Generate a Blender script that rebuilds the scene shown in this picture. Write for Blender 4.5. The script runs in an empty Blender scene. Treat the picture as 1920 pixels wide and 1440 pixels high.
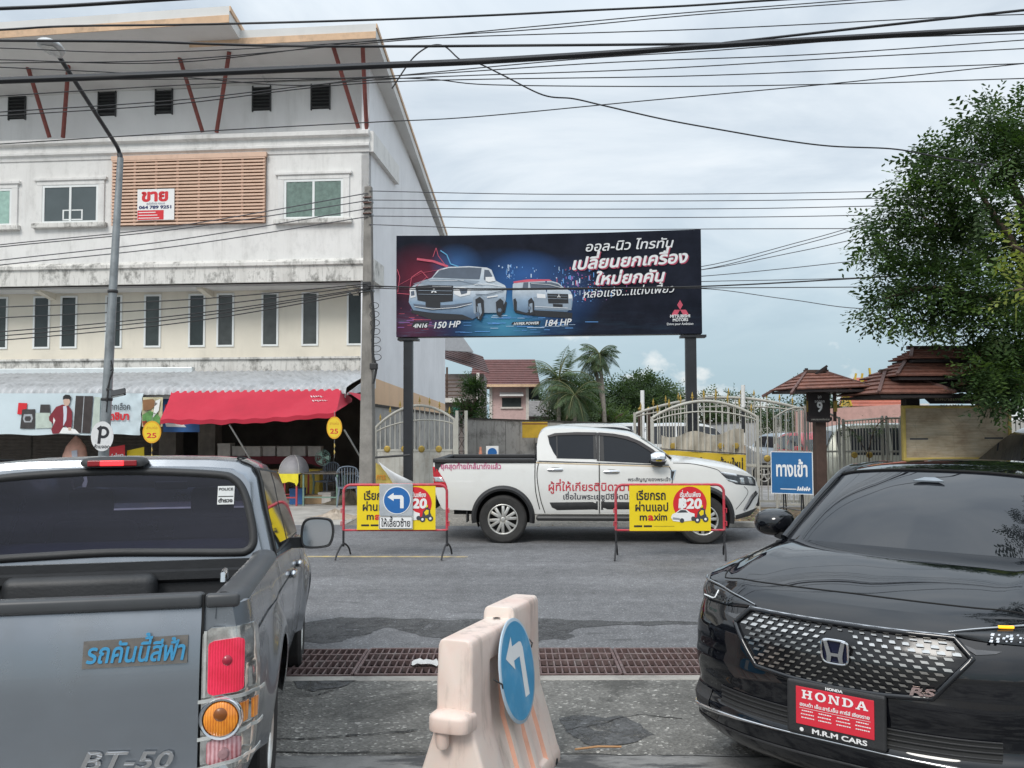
import bpy, bmesh, math, random
from mathutils import Vector, Matrix
from mathutils.geometry import tessellate_polygon
sc = bpy.context.scene
COL = sc.collection
R = math.radians
# ------------------------------------------------------------------ camera
F, CH = 1620.0, 1.9                      # focal length in photo pixels (1920 wide), eye height
PITCH, ROLL = math.atan(70/1620.0), R(.2)
cam = bpy.data.cameras.new('camera'); camo = bpy.data.objects.new('camera', cam); COL.objects.link(camo)
cam.sensor_width = 36; cam.lens = 36*F/1920; cam.clip_start = .05; cam.clip_end = 3000
camo.matrix_world = Matrix.Translation((0,0,CH)) @ Matrix.Rotation(R(90)+PITCH,4,'X') @ Matrix.Rotation(-ROLL,4,'Z')
sc.camera = camo
# ------------------------------------------------------------------ light
SUN_EL, SUN_AZ = R(44), R(205)           # azimuth from +Y clockwise: behind the camera, a little left
sun = bpy.data.lights.new('sun','SUN'); suno = bpy.data.objects.new('sun', sun); COL.objects.link(suno)
sun.energy = 1.5; sun.angle = R(20); sun.color = (1,.965,.91)
sd = Vector((math.sin(SUN_AZ)*math.cos(SUN_EL), math.cos(SUN_AZ)*math.cos(SUN_EL), math.sin(SUN_EL)))
suno.rotation_euler = sd.to_track_quat('Z','Y').to_euler(); suno.location = sd*50
world = bpy.data.worlds.new('World'); sc.world = world; world.use_nodes = True
def build_world():
    nt = world.node_tree; N = nt.nodes; L = nt.links
    bg = N['Background']; bg.inputs[1].default_value = .1
    sky = N.new('ShaderNodeTexSky'); sky.sky_type = 'NISHITA'; sky.sun_disc = False
    sky.sun_elevation = SUN_EL; sky.sun_rotation = SUN_AZ; sky.air_density = 1.2; sky.dust_density = 2; sky.ozone_density = 1.5
    tc = N.new('ShaderNodeTexCoord'); sep = N.new('ShaderNodeSeparateXYZ'); L.new(tc.outputs['Generated'], sep.inputs[0])
    def mth(op, a, b=None, clamp=False):
        m = N.new('ShaderNodeMath'); m.operation = op; m.use_clamp = clamp
        for i, x in enumerate((a, b)):
            if x is None: continue
            if isinstance(x, (int, float)): m.inputs[i].default_value = x
            else: L.new(x, m.inputs[i])
        return m.outputs[0]
    z = mth('MAXIMUM', sep.outputs[2], 0.0); zz = mth('ADD', z, .16)
    comb = N.new('ShaderNodeCombineXYZ'); L.new(mth('DIVIDE', sep.outputs[0], zz), comb.inputs[0]); L.new(mth('DIVIDE', sep.outputs[1], zz), comb.inputs[1])
    def noise(scale, det, rough, src, dist=0.0):
        n = N.new('ShaderNodeTexNoise'); n.inputs['Scale'].default_value = scale; n.inputs['Detail'].default_value = det
        n.inputs['Roughness'].default_value = rough; n.inputs['Distortion'].default_value = dist; L.new(src, n.inputs['Vector']); return n.outputs[0]
    def ramp(src, stops):
        r = N.new('ShaderNodeValToRGB'); L.new(src, r.inputs[0]); e = r.color_ramp.elements
        while len(e) < len(stops): e.new(.5)
        for i, (p, c) in enumerate(stops): e[i].position = p; e[i].color = (c[0], c[1], c[2], 1)
        return r.outputs[0]
    def mix(f, a, b, mode='MIX'):
        m = N.new('ShaderNodeMix'); m.data_type = 'RGBA'; m.blend_type = mode
        if isinstance(f, (int, float)): m.inputs[0].default_value = f
        else: L.new(f, m.inputs[0])
        for s, x in ((6, a), (7, b)):
            if isinstance(x, tuple): m.inputs[s].default_value = (*x, 1)
            else: L.new(x, m.inputs[s])
        return m.outputs[2]
    n1 = noise(1.3, 8, .58, comb.outputs[0], .7); n2 = noise(.45, 3, .5, comb.outputs[0])
    cl = ramp(mth('ADD', mth('MULTIPLY', n1, .6), mth('MULTIPLY', n2, .4)), [(.36, (4.5,5.2,5.95)), (.45, (5.8,6.5,7.15)), (.53, (7.0,7.6,8.1)), (.64, (8.4,8.7,8.9))])
    # low on the horizon: a clearer pale blue with a few heaped white clouds
    lowc = N.new('ShaderNodeCombineXYZ'); L.new(sep.outputs[0], lowc.inputs[0]); L.new(sep.outputs[1], lowc.inputs[1]); L.new(mth('MULTIPLY', z, 1.6), lowc.inputs[2])
    n3 = noise(9, 6, .55, lowc.outputs[0])
    low = mix(ramp(mth('SUBTRACT', n3, mth('MULTIPLY', z, 2.2)), [(.42, (0,0,0)), (.50, (1,1,1))]), (3.7,5.0,5.8), (7.4,7.7,7.8))
    col = mix(ramp(z, [(.05, (0,0,0)), (.26, (1,1,1))]), low, cl)
    col = mix(.12, col, sky.outputs[0])
    # an overcast sky is brightest overhead
    up = ramp(z, [(.42, (1,1,1)), (.95, (2.0,2.0,1.98))])
    rz = N.new('ShaderNodeVectorMath'); rz.operation = 'MULTIPLY'; L.new(col, rz.inputs[0])
    mr = N.new('ShaderNodeMapRange'); mr.inputs['From Min'].default_value = .40; mr.inputs['From Max'].default_value = 1.0; mr.inputs['To Min'].default_value = 1; mr.inputs['To Max'].default_value = 2.3
    L.new(z, mr.inputs[0]); L.new(mr.outputs[0], rz.inputs[1])
    # below the horizon: ground light
    fin = mix(ramp(sep.outputs[2], [(.49, (0,0,0)), (.5, (1,1,1))]) if False else mth('GREATER_THAN', sep.outputs[2], -.005), (1.6,1.6,1.6), rz.outputs[0])
    L.new(fin, bg.inputs[0])
build_world()
vs = sc.view_settings; vs.view_transform = 'Standard'; vs.look = 'None'; vs.exposure = 0.3; vs.gamma = 1.0; vs.use_curve_mapping = False
sc.cycles.max_bounces = 6; sc.cycles.transparent_max_bounces = 24; sc.cycles.glossy_bounces = 4; sc.cycles.use_denoising = True
sc.cycles.sample_clamp_indirect = 6
# ------------------------------------------------------------------ pixel rays: where a thing seen in the photo stands in the street
ct, st = math.cos(PITCH), math.sin(PITCH)
def ray(u, v):
    a, b = (u-960)/F, (720-v)/F
    c, s = math.cos(-ROLL), math.sin(-ROLL)
    a, b = a*c-b*s, a*s+b*c
    return Vector((a, ct-b*st, st+b*ct))
def at(u, v, Y):
    d = ray(u, v); t = Y/d.y; return Vector((d.x*t, Y, CH+d.z*t))
def gnd(u, v, z=0.0):
    d = ray(u, v); t = (z-CH)/d.z; return Vector((d.x*t, d.y*t, z))
class Frame:
    """a local frame standing in the street: x along it, y into the depth, z up"""
    def __init__(s, loc, yaw=0.0, pitch=0.0):
        s.loc = Vector(loc); s.yaw = yaw; s.pitch = pitch
        s.M = Matrix.Translation(s.loc) @ Matrix.Rotation(yaw,4,'Z') @ Matrix.Rotation(pitch,4,'X'); s.I = s.M.inverted()
    def px(s, u, v, y=0.0, axis=1):
        o = s.I @ Vector((0,0,CH)); d = s.I.to_3x3() @ ray(u, v)
        t = (y-o[axis])/d[axis]; return o+d*t
    def apply(s, o): o.location = s.loc; o.rotation_euler = (s.pitch, 0, s.yaw)
# ------------------------------------------------------------------ materials
MATS = {}
def _new(name):
    m = bpy.data.materials.new(name); m.use_nodes = True; MATS[name] = m
    nt = m.node_tree; return m, nt.nodes, nt.links, nt.nodes['Principled BSDF']
def _ramp(N, L, src, stops):
    r = N.new('ShaderNodeValToRGB'); L.new(src, r.inputs[0]); e = r.color_ramp.elements
    while len(e) < len(stops): e.new(.5)
    for i, (p, c) in enumerate(stops):
        c = (c,c,c) if isinstance(c, (int,float)) else c
        e[i].position = p; e[i].color = (*c, 1)
    return r.outputs[0]
def _noise(N, L, co, scale, det=5, rough=.6, stretch=None, dist=0.0):
    if stretch:
        mp = N.new('ShaderNodeMapping'); mp.inputs['Scale'].default_value = stretch; L.new(co, mp.inputs[0]); co = mp.outputs[0]
    n = N.new('ShaderNodeTexNoise'); n.inputs['Scale'].default_value = scale; n.inputs['Detail'].default_value = det; n.inputs['Roughness'].default_value = rough
    n.inputs['Distortion'].default_value = dist; L.new(co, n.inputs['Vector']); return n.outputs[0]
def _mix(N, L, f, a, b, mode='MIX'):
    m = N.new('ShaderNodeMix'); m.data_type = 'RGBA'; m.blend_type = mode
    if isinstance(f, (int, float)): m.inputs[0].default_value = f
    else: L.new(f, m.inputs[0])
    for s, x in ((6, a), (7, b)):
        if isinstance(x, tuple): m.inputs[s].default_value = (*x[:3], 1)
        else: L.new(x, m.inputs[s])
    return m.outputs[2]
def mat(name, col, rough=.6, metal=0.0, var=.12, vscale=6.0, bump=0.0, bscale=40.0, dirt=0.0, dcol=(.06,.055,.05), dscale=2.5, dstretch=None, coat=0.0, spec=.5, emit=None, estr=1.0, sheen=0.0, rvar=0.0, ds=(.5,.68)):
    if name in MATS: return MATS[name]
    m, N, L, P = _new(name)
    tc = N.new('ShaderNodeTexCoord'); co = tc.outputs['Object']
    out = None
    if var > 0:
        n = _noise(N, L, co, vscale)
        lo = tuple(max(0, c*(1-var)) for c in col); hi = tuple(min(1, c*(1+var)) for c in col)
        out = _ramp(N, L, n, [(.3, lo), (.7, hi)])
    if dirt > 0:
        n = _noise(N, L, co, dscale, 8, .68, dstretch)
        f = _ramp(N, L, n, [(ds[0], 0.0), (ds[1], dirt)])
        out = _mix(N, L, f, out if out else tuple(col), dcol)
    if out: L.new(out, P.inputs['Base Color'])
    else: P.inputs['Base Color'].default_value = (*col, 1)
    P.inputs['Roughness'].default_value = rough; P.inputs['Metallic'].default_value = metal
    if rvar > 0:
        n = _noise(N, L, co, vscale*1.7, 6); L.new(_ramp(N, L, n, [(.3, max(0,rough-rvar)), (.7, min(1,rough+rvar))]), P.inputs['Roughness'])
    P.inputs['Specular IOR Level'].default_value = spec
    if coat: P.inputs['Coat Weight'].default_value = coat; P.inputs['Coat Roughness'].default_value = .03
    if sheen: P.inputs['Sheen Weight'].default_value = sheen
    if bump > 0:
        b = N.new('ShaderNodeBump'); b.inputs['Strength'].default_value = bump; b.inputs['Distance'].default_value = .02
        L.new(_noise(N, L, co, bscale, 6, .6), b.inputs['Height']); L.new(b.outputs[0], P.inputs['Normal'])
    if emit: P.inputs['Emission Color'].default_value = (*emit, 1); P.inputs['Emission Strength'].default_value = estr
    return m
def glass(name, tint=(.03,.035,.045), trans=.0, rough=.03, spec=.5):
    """tinted glazing: a dark mirror-smooth sheet, letting a share of light through when trans > 0"""
    if name in MATS: return MATS[name]
    m, N, L, P = _new(name)
    P.inputs['Base Color'].default_value = (*tint, 1); P.inputs['Roughness'].default_value = rough; P.inputs['Specular IOR Level'].default_value = spec
    if trans > 0:
        t = N.new('ShaderNodeBsdfTransparent'); t.inputs[0].default_value = (trans, trans, trans*1.08, 1)
        g = N.new('ShaderNodeBsdfGlossy'); g.inputs['Roughness'].default_value = rough
        fr = N.new('ShaderNodeFresnel'); fr.inputs[0].default_value = 1.5
        mx = N.new('ShaderNodeMixShader'); L.new(fr.outputs[0], mx.inputs[0]); L.new(t.outputs[0], mx.inputs[1]); L.new(g.outputs[0], mx.inputs[2])
        L.new(mx.outputs[0], N['Material Output'].inputs[0])
    return m
# ------------------------------------------------------------------ mesh builder
class MB:
    def __init__(s): s.v = []; s.f = []; s.m = []; s.mats = []; s.cur = 0; s.M = None
    def mat(s, m):
        if m not in s.mats: s.mats.append(m)
        s.cur = s.mats.index(m); return s
    def add(s, vs, fs):
        o = len(s.v)
        for p in vs:
            p = Vector(p); s.v.append(s.M @ p if s.M else p)
        for f in fs: s.f.append([o+i for i in f]); s.m.append(s.cur)
        return s
    def box(s, c, d, rz=0.0, rot=None, taper=1.0):
        x, y, z = (q/2 for q in d); M = Matrix.Translation(c) @ (rot.to_4x4() if rot else Matrix.Rotation(rz,4,'Z'))
        vs = [M @ Vector((a*x*(taper if e > 0 else 1), b*y*(taper if e > 0 else 1), e*z)) for e in (-1,1) for a, b in ((-1,-1),(1,-1),(1,1),(-1,1))]
        return s.add(vs, [(3,2,1,0),(4,5,6,7),(0,1,5,4),(1,2,6,5),(2,3,7,6),(3,0,4,7)])
    def b2(s, p, q):
        p, q = Vector(p), Vector(q); return s.box((p+q)/2, [abs(a) for a in (q-p)])
    def bar(s, p, q, w, h=None, up=(0,0,1)):
        """a square bar from p to q"""
        p, q = Vector(p), Vector(q); d = (q-p); l = d.length; d.normalize(); u = Vector(up)
        if abs(d.dot(u)) > .99: u = Vector((0,1,0))
        sx = d.cross(u).normalized(); uy = sx.cross(d); h = h or w
        rot = Matrix((sx, d, uy)).transposed(); return s.box((p+q)/2, (w, l, h), rot=rot)
    def tube(s, path, r, n=8, cap=True):
        path = [Vector(p) for p in path]; k = len(path); rs = r if isinstance(r, (list,tuple)) else [r]*k
        t0 = (path[1]-path[0]).normalized(); u = Vector((0,0,1)) if abs(t0.z) < .9 else Vector((1,0,0))
        vs = []
        for i, p in enumerate(path):
            t = (path[min(i+1,k-1)]-path[max(i-1,0)]).normalized(); a = t.cross(u)
            if a.length < 1e-5: a = t.orthogonal()
            a.normalize(); b = a.cross(t); u = b
            vs += [p+(a*math.cos(2*math.pi*j/n)+b*math.sin(2*math.pi*j/n))*rs[i] for j in range(n)]
        fs = [(i*n+j, i*n+(j+1)%n, (i+1)*n+(j+1)%n, (i+1)*n+j) for i in range(k-1) for j in range(n)]
        if cap: fs += [tuple(range(n))[::-1], tuple((k-1)*n+j for j in range(n))]
        return s.add(vs, fs)
    def prism(s, pts, vec):
        """a flat outline pushed along vec"""
        pts = [Vector(p) for p in pts]; n = len(pts); vec = Vector(vec)
        tri = tessellate_polygon([pts]); 
        s.add(pts+[p+vec for p in pts], [tuple(t) for t in tri]+[tuple(i+n for i in reversed(t)) for t in tri]+[(i,(i+1)%n,n+(i+1)%n,n+i) for i in range(n)]); return s
    def sheet(s, pts):
        pts = [Vector(p) for p in pts]
        if len(pts) == 4: return s.add(pts, [(0,1,2,3)])
        return s.add(pts, [tuple(t) for t in tessellate_polygon([pts])])
    def grid(s, rows, wrap=False, flip=False):
        n = len(rows[0]); vs = [p for r in rows for p in r]; fs = []
        for i in range(len(rows)-1):
            for j in range(n if wrap else n-1):
                q = (i*n+j, i*n+(j+1)%n, (i+1)*n+(j+1)%n, (i+1)*n+j); fs.append(q[::-1] if flip else q)
        return s.add(vs, fs)
    def lathe(s, prof, n=24, c=(0,0,0), axis='Z'):
        rows = []
        for r, h in prof:
            row = []
            for j in range(n):
                a = 2*math.pi*j/n
                p = (r*math.cos(a), r*math.sin(a), h) if axis == 'Z' else (r*math.cos(a), h, r*math.sin(a)) if axis == 'Y' else (h, r*math.cos(a), r*math.sin(a))
                row.append(Vector(p)+Vector(c))
            rows.append(row)
        return s.grid(rows, wrap=True)
    def disc(s, c, r, n=32, axis='Y', ry=None):
        ry = ry or r; pts = []
        for j in range(n):
            a = 2*math.pi*j/n; x, y = r*math.cos(a), ry*math.sin(a)
            pts.append(Vector(c)+Vector((x,0,y) if axis == 'Y' else (x,y,0) if axis == 'Z' else (0,x,y)))
        return s.add(pts, [tuple(range(n))])
    def build(s, name, m=None, parent=None, smooth=None, bevel=0.0, sub=0, solid=0.0, bseg=2, fix=True, weld=False):
        me = bpy.data.meshes.new(name); me.from_pydata([tuple(p) for p in s.v], [], s.f)
        if m is not None:
            for q in (m if isinstance(m, (list,tuple)) else [m]): me.materials.append(q)
        for q in s.mats: me.materials.append(q)
        if s.mats and m is None: me.polygons.foreach_set('material_index', s.m)
        o = bpy.data.objects.new(name, me); COL.objects.link(o)
        bm = bmesh.new(); bm.from_mesh(me)
        if weld: bmesh.ops.remove_doubles(bm, verts=bm.verts, dist=1e-4)
        if fix: bmesh.ops.recalc_face_normals(bm, faces=bm.faces)
        bm.to_mesh(me); bm.free()
        mods = False
        if solid: q = o.modifiers.new('s','SOLIDIFY'); q.thickness = solid; q.offset = -1; mods = True
        if sub: q = o.modifiers.new('u','SUBSURF'); q.levels = q.render_levels = sub; mods = True
        if bevel: q = o.modifiers.new('b','BEVEL'); q.width = bevel; q.segments = bseg; q.limit_method = 'ANGLE'; q.angle_limit = R(35); mods = True
        if mods: bake(o)
        if smooth: shade(o, smooth)
        if parent: o.parent = parent
        return o
def bake(o):
    dg = bpy.context.evaluated_depsgraph_get(); me = bpy.data.meshes.new_from_object(o.evaluated_get(dg)); o.modifiers.clear(); old = o.data; o.data = me; bpy.data.meshes.remove(old)
def shade(o, ang=35):
    me = o.data; me.polygons.foreach_set('use_smooth', [True]*len(me.polygons)); me.set_sharp_from_angle(angle=R(ang))
def cut(o, *cutters):
    """boolean difference, cutters are thrown away"""
    for c in cutters:
        q = o.modifiers.new('c','BOOLEAN'); q.operation = 'DIFFERENCE'; q.solver = 'EXACT'; q.object = c
        c_parent = c.parent; bake(o)
        COL.objects.unlink(c); bpy.data.objects.remove(c)
    return o
def tag(o, label=None, cat=None, group=None, kind=None):
    if label: o['label'] = label
    if cat: o['category'] = cat
    if group: o['group'] = group
    if kind: o['kind'] = kind
    return o
def thing(name, label, cat, loc=(0,0,0), rz=0.0, group=None, fr=None):
    o = bpy.data.objects.new(name, None); COL.objects.link(o); o.empty_display_size = .2
    if fr: fr.apply(o)
    else: o.location = loc; o.rotation_euler = (0,0,rz)
    return tag(o, label, cat, group)
def copy_tree(o, parent=None):
    c = o.copy(); COL.objects.link(c)
    if parent: c.parent = parent
    for ch in o.children: copy_tree(ch, c)
    return c
def catmull(pts, n=6, closed=False):
    pts = [Vector(p) for p in pts]; out = []; k = len(pts)
    rng = range(k if closed else k-1)
    for i in rng:
        p0 = pts[(i-1)%k if closed else max(i-1,0)]; p1 = pts[i]; p2 = pts[(i+1)%k]; p3 = pts[(i+2)%k if closed else min(i+2,k-1)]
        for j in range(n):
            t = j/n; out.append(.5*((2*p1)+(p2-p0)*t+(2*p0-5*p1+4*p2-p3)*t*t+(3*p1-p0-3*p2+p3)*t**3))
    if not closed: out.append(pts[-1])
    return out
# ------------------------------------------------------------------ lettering (outlines of the built-in font, Thai marks stacked by hand)
_G = {}
def _loops(ch, bold):
    c = bpy.data.curves.new('g','FONT'); c.body = ch; c.size = 1; c.resolution_u = 2
    o = bpy.data.objects.new('g', c); COL.objects.link(o)
    dg = bpy.context.evaluated_depsgraph_get(); cu = o.evaluated_get(dg).to_curve(dg, apply_modifiers=False)
    loops = []
    for sp in cu.splines:
        pts = []; bp = sp.bezier_points
        if len(bp):
            for i in range(len(bp)):
                a, b = bp[i], bp[(i+1)%len(bp)]
                p0, p1, p2, p3 = a.co, a.handle_right, b.handle_left, b.co
                straight = (p1-p0).cross(p3-p0).length < 1e-6 and (p2-p0).cross(p3-p0).length < 1e-6
                for k in range(1 if straight else 3):
                    t = k/3; pts.append((p0*(1-t)**3+p1*3*t*(1-t)**2+p2*3*t*t*(1-t)+p3*t**3).to_2d())
        else: pts = [p.co.to_2d() for p in sp.points]
        if len(pts) > 2: loops.append(pts)
    bpy.data.objects.remove(o); bpy.data.curves.remove(c)
    return loops
def _area(p): return sum(p[i].x*p[(i+1)%len(p)].y-p[(i+1)%len(p)].x*p[i].y for i in range(len(p)))/2
def _inside(q, p):
    r = False; j = len(p)-1
    for i in range(len(p)):
        if (p[i].y > q.y) != (p[j].y > q.y) and q.x < (p[j].x-p[i].x)*(q.y-p[i].y)/(p[j].y-p[i].y+1e-12)+p[i].x: r = not r
        j = i
    return r
def glyph(ch, bold):
    k = (ch, round(bold,3))
    if k in _G: return _G[k]
    lo = _loops(ch, 0); 
    bar = min(p.x for p in _loops('|', 0)[0]); adv = min(p.x for l in _loops(ch+'|', 0)[-1:] for p in l)-bar
    tris = []; sg = None
    if lo:
        big = max(lo, key=lambda l: abs(_area(l))); sg = 1 if _area(big) > 0 else -1
        outer = [l for l in lo if _area(l)*sg > 0]; holes = [l for l in lo if _area(l)*sg <= 0]
        for i, ou in enumerate(outer):
            hs = [h for h in holes if _inside(h[0], ou)]
            polys = [[Vector((p.x,p.y,0)) for p in l] for l in [ou]+hs]; flat = [p for l in polys for p in l]
            for t in tessellate_polygon(polys): tris.append(([flat[q] for q in t], i))
            if bold:                                   # a heavier weight: the outline is stroked
                for l in polys:
                    for e in range(len(l)):
                        p, q = l[e], l[(e+1)%len(l)]; d = q-p
                        if d.length < 1e-6: continue
                        d.normalize(); nv = Vector((-d.y,d.x,0))*bold; d = d*bold*.45; c = [p-nv-d, q-nv+d, q+nv+d, p+nv-d]; lv = i+.25+.25*(e%3); tris.append(([c[0],c[1],c[2]], lv)); tris.append(([c[0],c[2],c[3]], lv))
    _G[k] = (tris, adv); return _G[k]
UP, TONE, LOW = 'ิีึืัํ็', '่้๊๋์', 'ุู'
def text_tris(s, bold=0.0, track=0.0, slant=0.0):
    x = 0.0; out = []; prev = ''
    for i, ch in enumerate(s):
        if ch == ' ': x += .26; prev = ch; continue
        tris, adv = glyph(ch, bold); dy = 0.0; dx = 0.0
        if ch in TONE:
            if prev in UP: dy = .2
            nx = s[i+1] if i+1 < len(s) else ''
            if nx == 'ำ': dy = .17
        for t, k in tris: out.append(([Vector((p.x+x+dx+slant*(p.y+dy), p.y+dy, 0)) for p in t], k))
        x += adv+(track if adv > .02 else 0); prev = ch
    return out, x
def lettering(mb, s, m, org, ux, uy, width=None, height=None, bold=0.0, align='L', lift=.002, slant=0.0, track=0.0, fn=None, sx=1.0):
    """adds words to a builder: org = left end of the base line, ux/uy = unit vectors right and up; width fits the line to a length in metres"""
    tris, w = text_tris(s, bold, track, slant); ux, uy = Vector(ux).normalized(), Vector(uy).normalized(); nn = ux.cross(uy)
    kx = (width/w) if width else (height or .1)*sx; ky = (height if height else kx)
    o = Vector(org)-(ux*(w*kx/2) if align == 'C' else ux*(w*kx) if align == 'R' else Vector((0,0,0)))
    mb.mat(m)
    for t, k in tris:
        pts = [o+ux*(p.x*kx)+uy*(p.y*ky)+nn*(lift+k*.0004) for p in t]
        if fn: pts = [fn(p) for p in pts]
        mb.add(pts, [(0,1,2)])
    return mb
# ================================================================== the ground, the road and the drain
rnd = random.Random(7)
APR = .17
def apron_z(y): return 0.0 if y >= 6.5 else APR*min(1.0, (6.5-y)/3.6)
def asphalt(name, c, stone, sscale, lo, hi, damp=0.0, streak=False, bs=.35):
    m, N, L, P = _new(name); tc = N.new('ShaderNodeTexCoord'); co = tc.outputs['Object']
    n1 = _noise(N, L, co, .55, 7, .62); n2 = _noise(N, L, co, 60, 3, .7); n3 = _noise(N, L, co, 6, 6, .65)
    a = _ramp(N, L, n1, [(.32, tuple(q*lo for q in c)), (.66, tuple(q*hi for q in c))])
    a = _mix(N, L, .55, a, _ramp(N, L, n3, [(.3, .62), (.7, 1.28)]), 'MULTIPLY')
    v = N.new('ShaderNodeTexVoronoi'); v.inputs['Scale'].default_value = sscale; L.new(co, v.inputs['Vector'])
    sp = _ramp(N, L, v.outputs['Color'], [(.0, .55), (.55, .85), (.8, 1.15), (.93, stone), (1.0, stone*1.5)])
    a = _mix(N, L, .8, a, sp, 'MULTIPLY')
    a = _mix(N, L, .35, a, _ramp(N, L, n2, [(.3, .6), (.7, 1.4)]), 'MULTIPLY')
    if streak:                                # tyre-polished lanes along the road
        w = _noise(N, L, co, 1.0, 4, .5, (.05, 1.5, 1)); a = _mix(N, L, .5, a, _ramp(N, L, w, [(.35, .70), (.65, 1.18)]), 'MULTIPLY')
        w2 = _noise(N, L, co, 2.2, 5, .6, (.35, 2.6, 1)); a = _mix(N, L, _ramp(N, L, w2, [(.63, 0.0), (.70, .55)]), a, (.05,.05,.05))
    if damp:
        d = _noise(N, L, co, .9, 7, .7, None, .8); f = _ramp(N, L, d, [(.53, 0.0), (.6, damp)]); a = _mix(N, L, f, a, tuple(q*.33 for q in c))
    L.new(a, P.inputs['Base Color']); P.inputs['Roughness'].default_value = .82; P.inputs['Specular IOR Level'].default_value = .35
    b = N.new('ShaderNodeBump'); b.inputs['Strength'].default_value = bs; b.inputs['Distance'].default_value = .008
    L.new(v.outputs['Distance'], b.inputs['Height']); L.new(b.outputs[0], P.inputs['Normal'])
    return m
M_road = asphalt('road asphalt', (.17,.17,.175), 1.9, 85, .84, 1.12, streak=True)
M_apron = asphalt('apron asphalt', (.178,.171,.156), 2.9, 55, .6, 1.35, damp=.75, bs=.9)
M_patch = asphalt('damp asphalt', (.080,.080,.081), 2.2, 85, .75, 1.2)
def mottle(m, scale, lo, hi):
    """lets the surface below show through in ragged spots"""
    N, L = m.node_tree.nodes, m.node_tree.links; tc = N.new('ShaderNodeTexCoord'); tr = N.new('ShaderNodeBsdfTransparent'); mx = N.new('ShaderNodeMixShader'); L.new(_ramp(N, L, _noise(N, L, tc.outputs['Object'], scale, 8, .7, None, .6), [(lo, 0.0), (hi, 1.0)]), mx.inputs[0]); L.new(tr.outputs[0], mx.inputs[1]); L.new(N['Principled BSDF'].outputs[0], mx.inputs[2]); L.new(mx.outputs[0], N['Material Output'].inputs[0])
mottle(M_patch, 4.5, .33, .50)
M_ground = asphalt('packed earth', (.23,.21,.18), 1.6, 40, .75, 1.2, bs=.6)
M_conc = mat('forecourt concrete', (.36,.34,.31), .85, var=.25, vscale=2.2, bump=.3, bscale=60, dirt=.6, dcol=(.14,.13,.12), dscale=1.3)
M_kerb = mat('kerb concrete', (.33,.31,.28), .85, var=.2, bump=.35, bscale=50, dirt=.7, dcol=(.1,.09,.08))
def sheet_obj(name, pts, m, kind='structure'):
    o = MB().sheet(pts).build(name, m); return tag(o, kind=kind)
g = MB()
xs = (-1500, -40, -12, -6, -3, 0, 3, 6, 12, 40, 1500); ys = (-90, 2.9, 4.1, 5.3, 6.52)
g.grid([[(x, y, apron_z(y)-.004) for x in xs] for y in ys]); g.grid([[(x, y, -.004) for x in xs] for y in (7.29, 18, 40, 120, 1800)])
tag(g.build('ground', M_ground), kind='structure')
a = MB(); rows = []
for i in range(31):
    y = -12+18.52*i/30; rows.append([(x, y, apron_z(y)+.004*math.sin(x*1.7+y*2.3)*(1 if abs(y) < 6.3 else 0)+.002) for x in [q*.5-15 for q in range(61)]])
tag(a.grid(rows).build('forecourt_apron', M_apron, smooth=40), kind='structure')
# the road runs a little skewed to the drain
def street_y(x, y0): return y0-math.tan(R(4.7))*x
sheet_obj('road', [(-70,7.29,0.001),(70,7.29,0.001),(70,street_y(70,15.75),0.001),(-70,street_y(-70,15.75),0.001)], M_road)
pt = [(560,1168),(600,1163),(640,1157),(672,1159),(700,1157),(742,1160),(790,1159),(835,1163),(905,1160),(960,1162),(1010,1159),(1040,1160),(1075,1163),(1130,1163),(1180,1166),(1240,1164),(1330,1166),(1330,1171),(1260,1170),(1215,1173),(1170,1171),(1120,1174),(1085,1178),(1066,1186),(1078,1193),(1058,1199),(1020,1198),(1000,1206),(940,1203),(900,1209),(850,1206),(822,1196),(790,1192),(760,1184),(728,1176),(705,1181),(690,1190),(655,1196),(640,1203),(610,1206),(560,1202)]
def rough(pts, j, k=3):
    out = []
    for i, p in enumerate(pts):
        q = pts[(i+1)%len(pts)]
        for t in range(k): f = t/k; out.append(Vector(p)*(1-f)+Vector(q)*f+Vector((rnd.uniform(-j,j), rnd.uniform(-j,j), 0)))
    return out
sheet_obj('road_patch', rough([gnd(u, v, .004) for u, v in pt], .012), M_patch)
M_line = mat('worn yellow paint', (.50,.38,.16), .75, var=.25, vscale=14, dirt=.85, dcol=(.2,.19,.18), dscale=7, ds=(.42,.6))
p0, p1 = gnd(-220,1043,.004), gnd(877,1045,.004)
sheet_obj('road_line', [p0, p1, p1+Vector((0,.11,0)), p0+Vector((0,.11,0))], M_line)
# cracks and joints of the apron
M_crack = mat('crack filler', (.018,.017,.016), .9)
def crack(pts, w):
    pts = [gnd(u, v, 0.0) for u, v in pts]; P = []
    for i in range(len(pts)-1):
        for t in range(8): f = t/8; q = pts[i].lerp(pts[i+1], f); P.append(q+Vector((rnd.uniform(-.01,.01), rnd.uniform(-.014,.014), 0)))
    b = MB()
    for i in range(len(P)-1):
        w0 = w*rnd.uniform(.35,1.3); d = (P[i+1]-P[i]); n = Vector((-d.y, d.x, 0)).normalized()*w0
        q = []
        for s_, p in ((-1,P[i]),(1,P[i]),(1,P[i+1]),(-1,P[i+1])):
            r = p+n*s_; r = Vector((r.x, r.y, apron_z(r.y)+.0075)); q.append(r)
        b.add(q, [(0,1,2,3)])
    return b
_g0 = gnd
def agnd(u, v):
    p = _g0(u, v, 0)
    for _ in range(12): p = _g0(u, v, apron_z(p.y))
    return p
def gnd(u, v, z=0.0): return agnd(u, v) if v > 1265 else _g0(u, v, z)
cb = crack([(500,1385),(560,1388),(640,1382),(700,1378),(815,1368)], .008)
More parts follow.
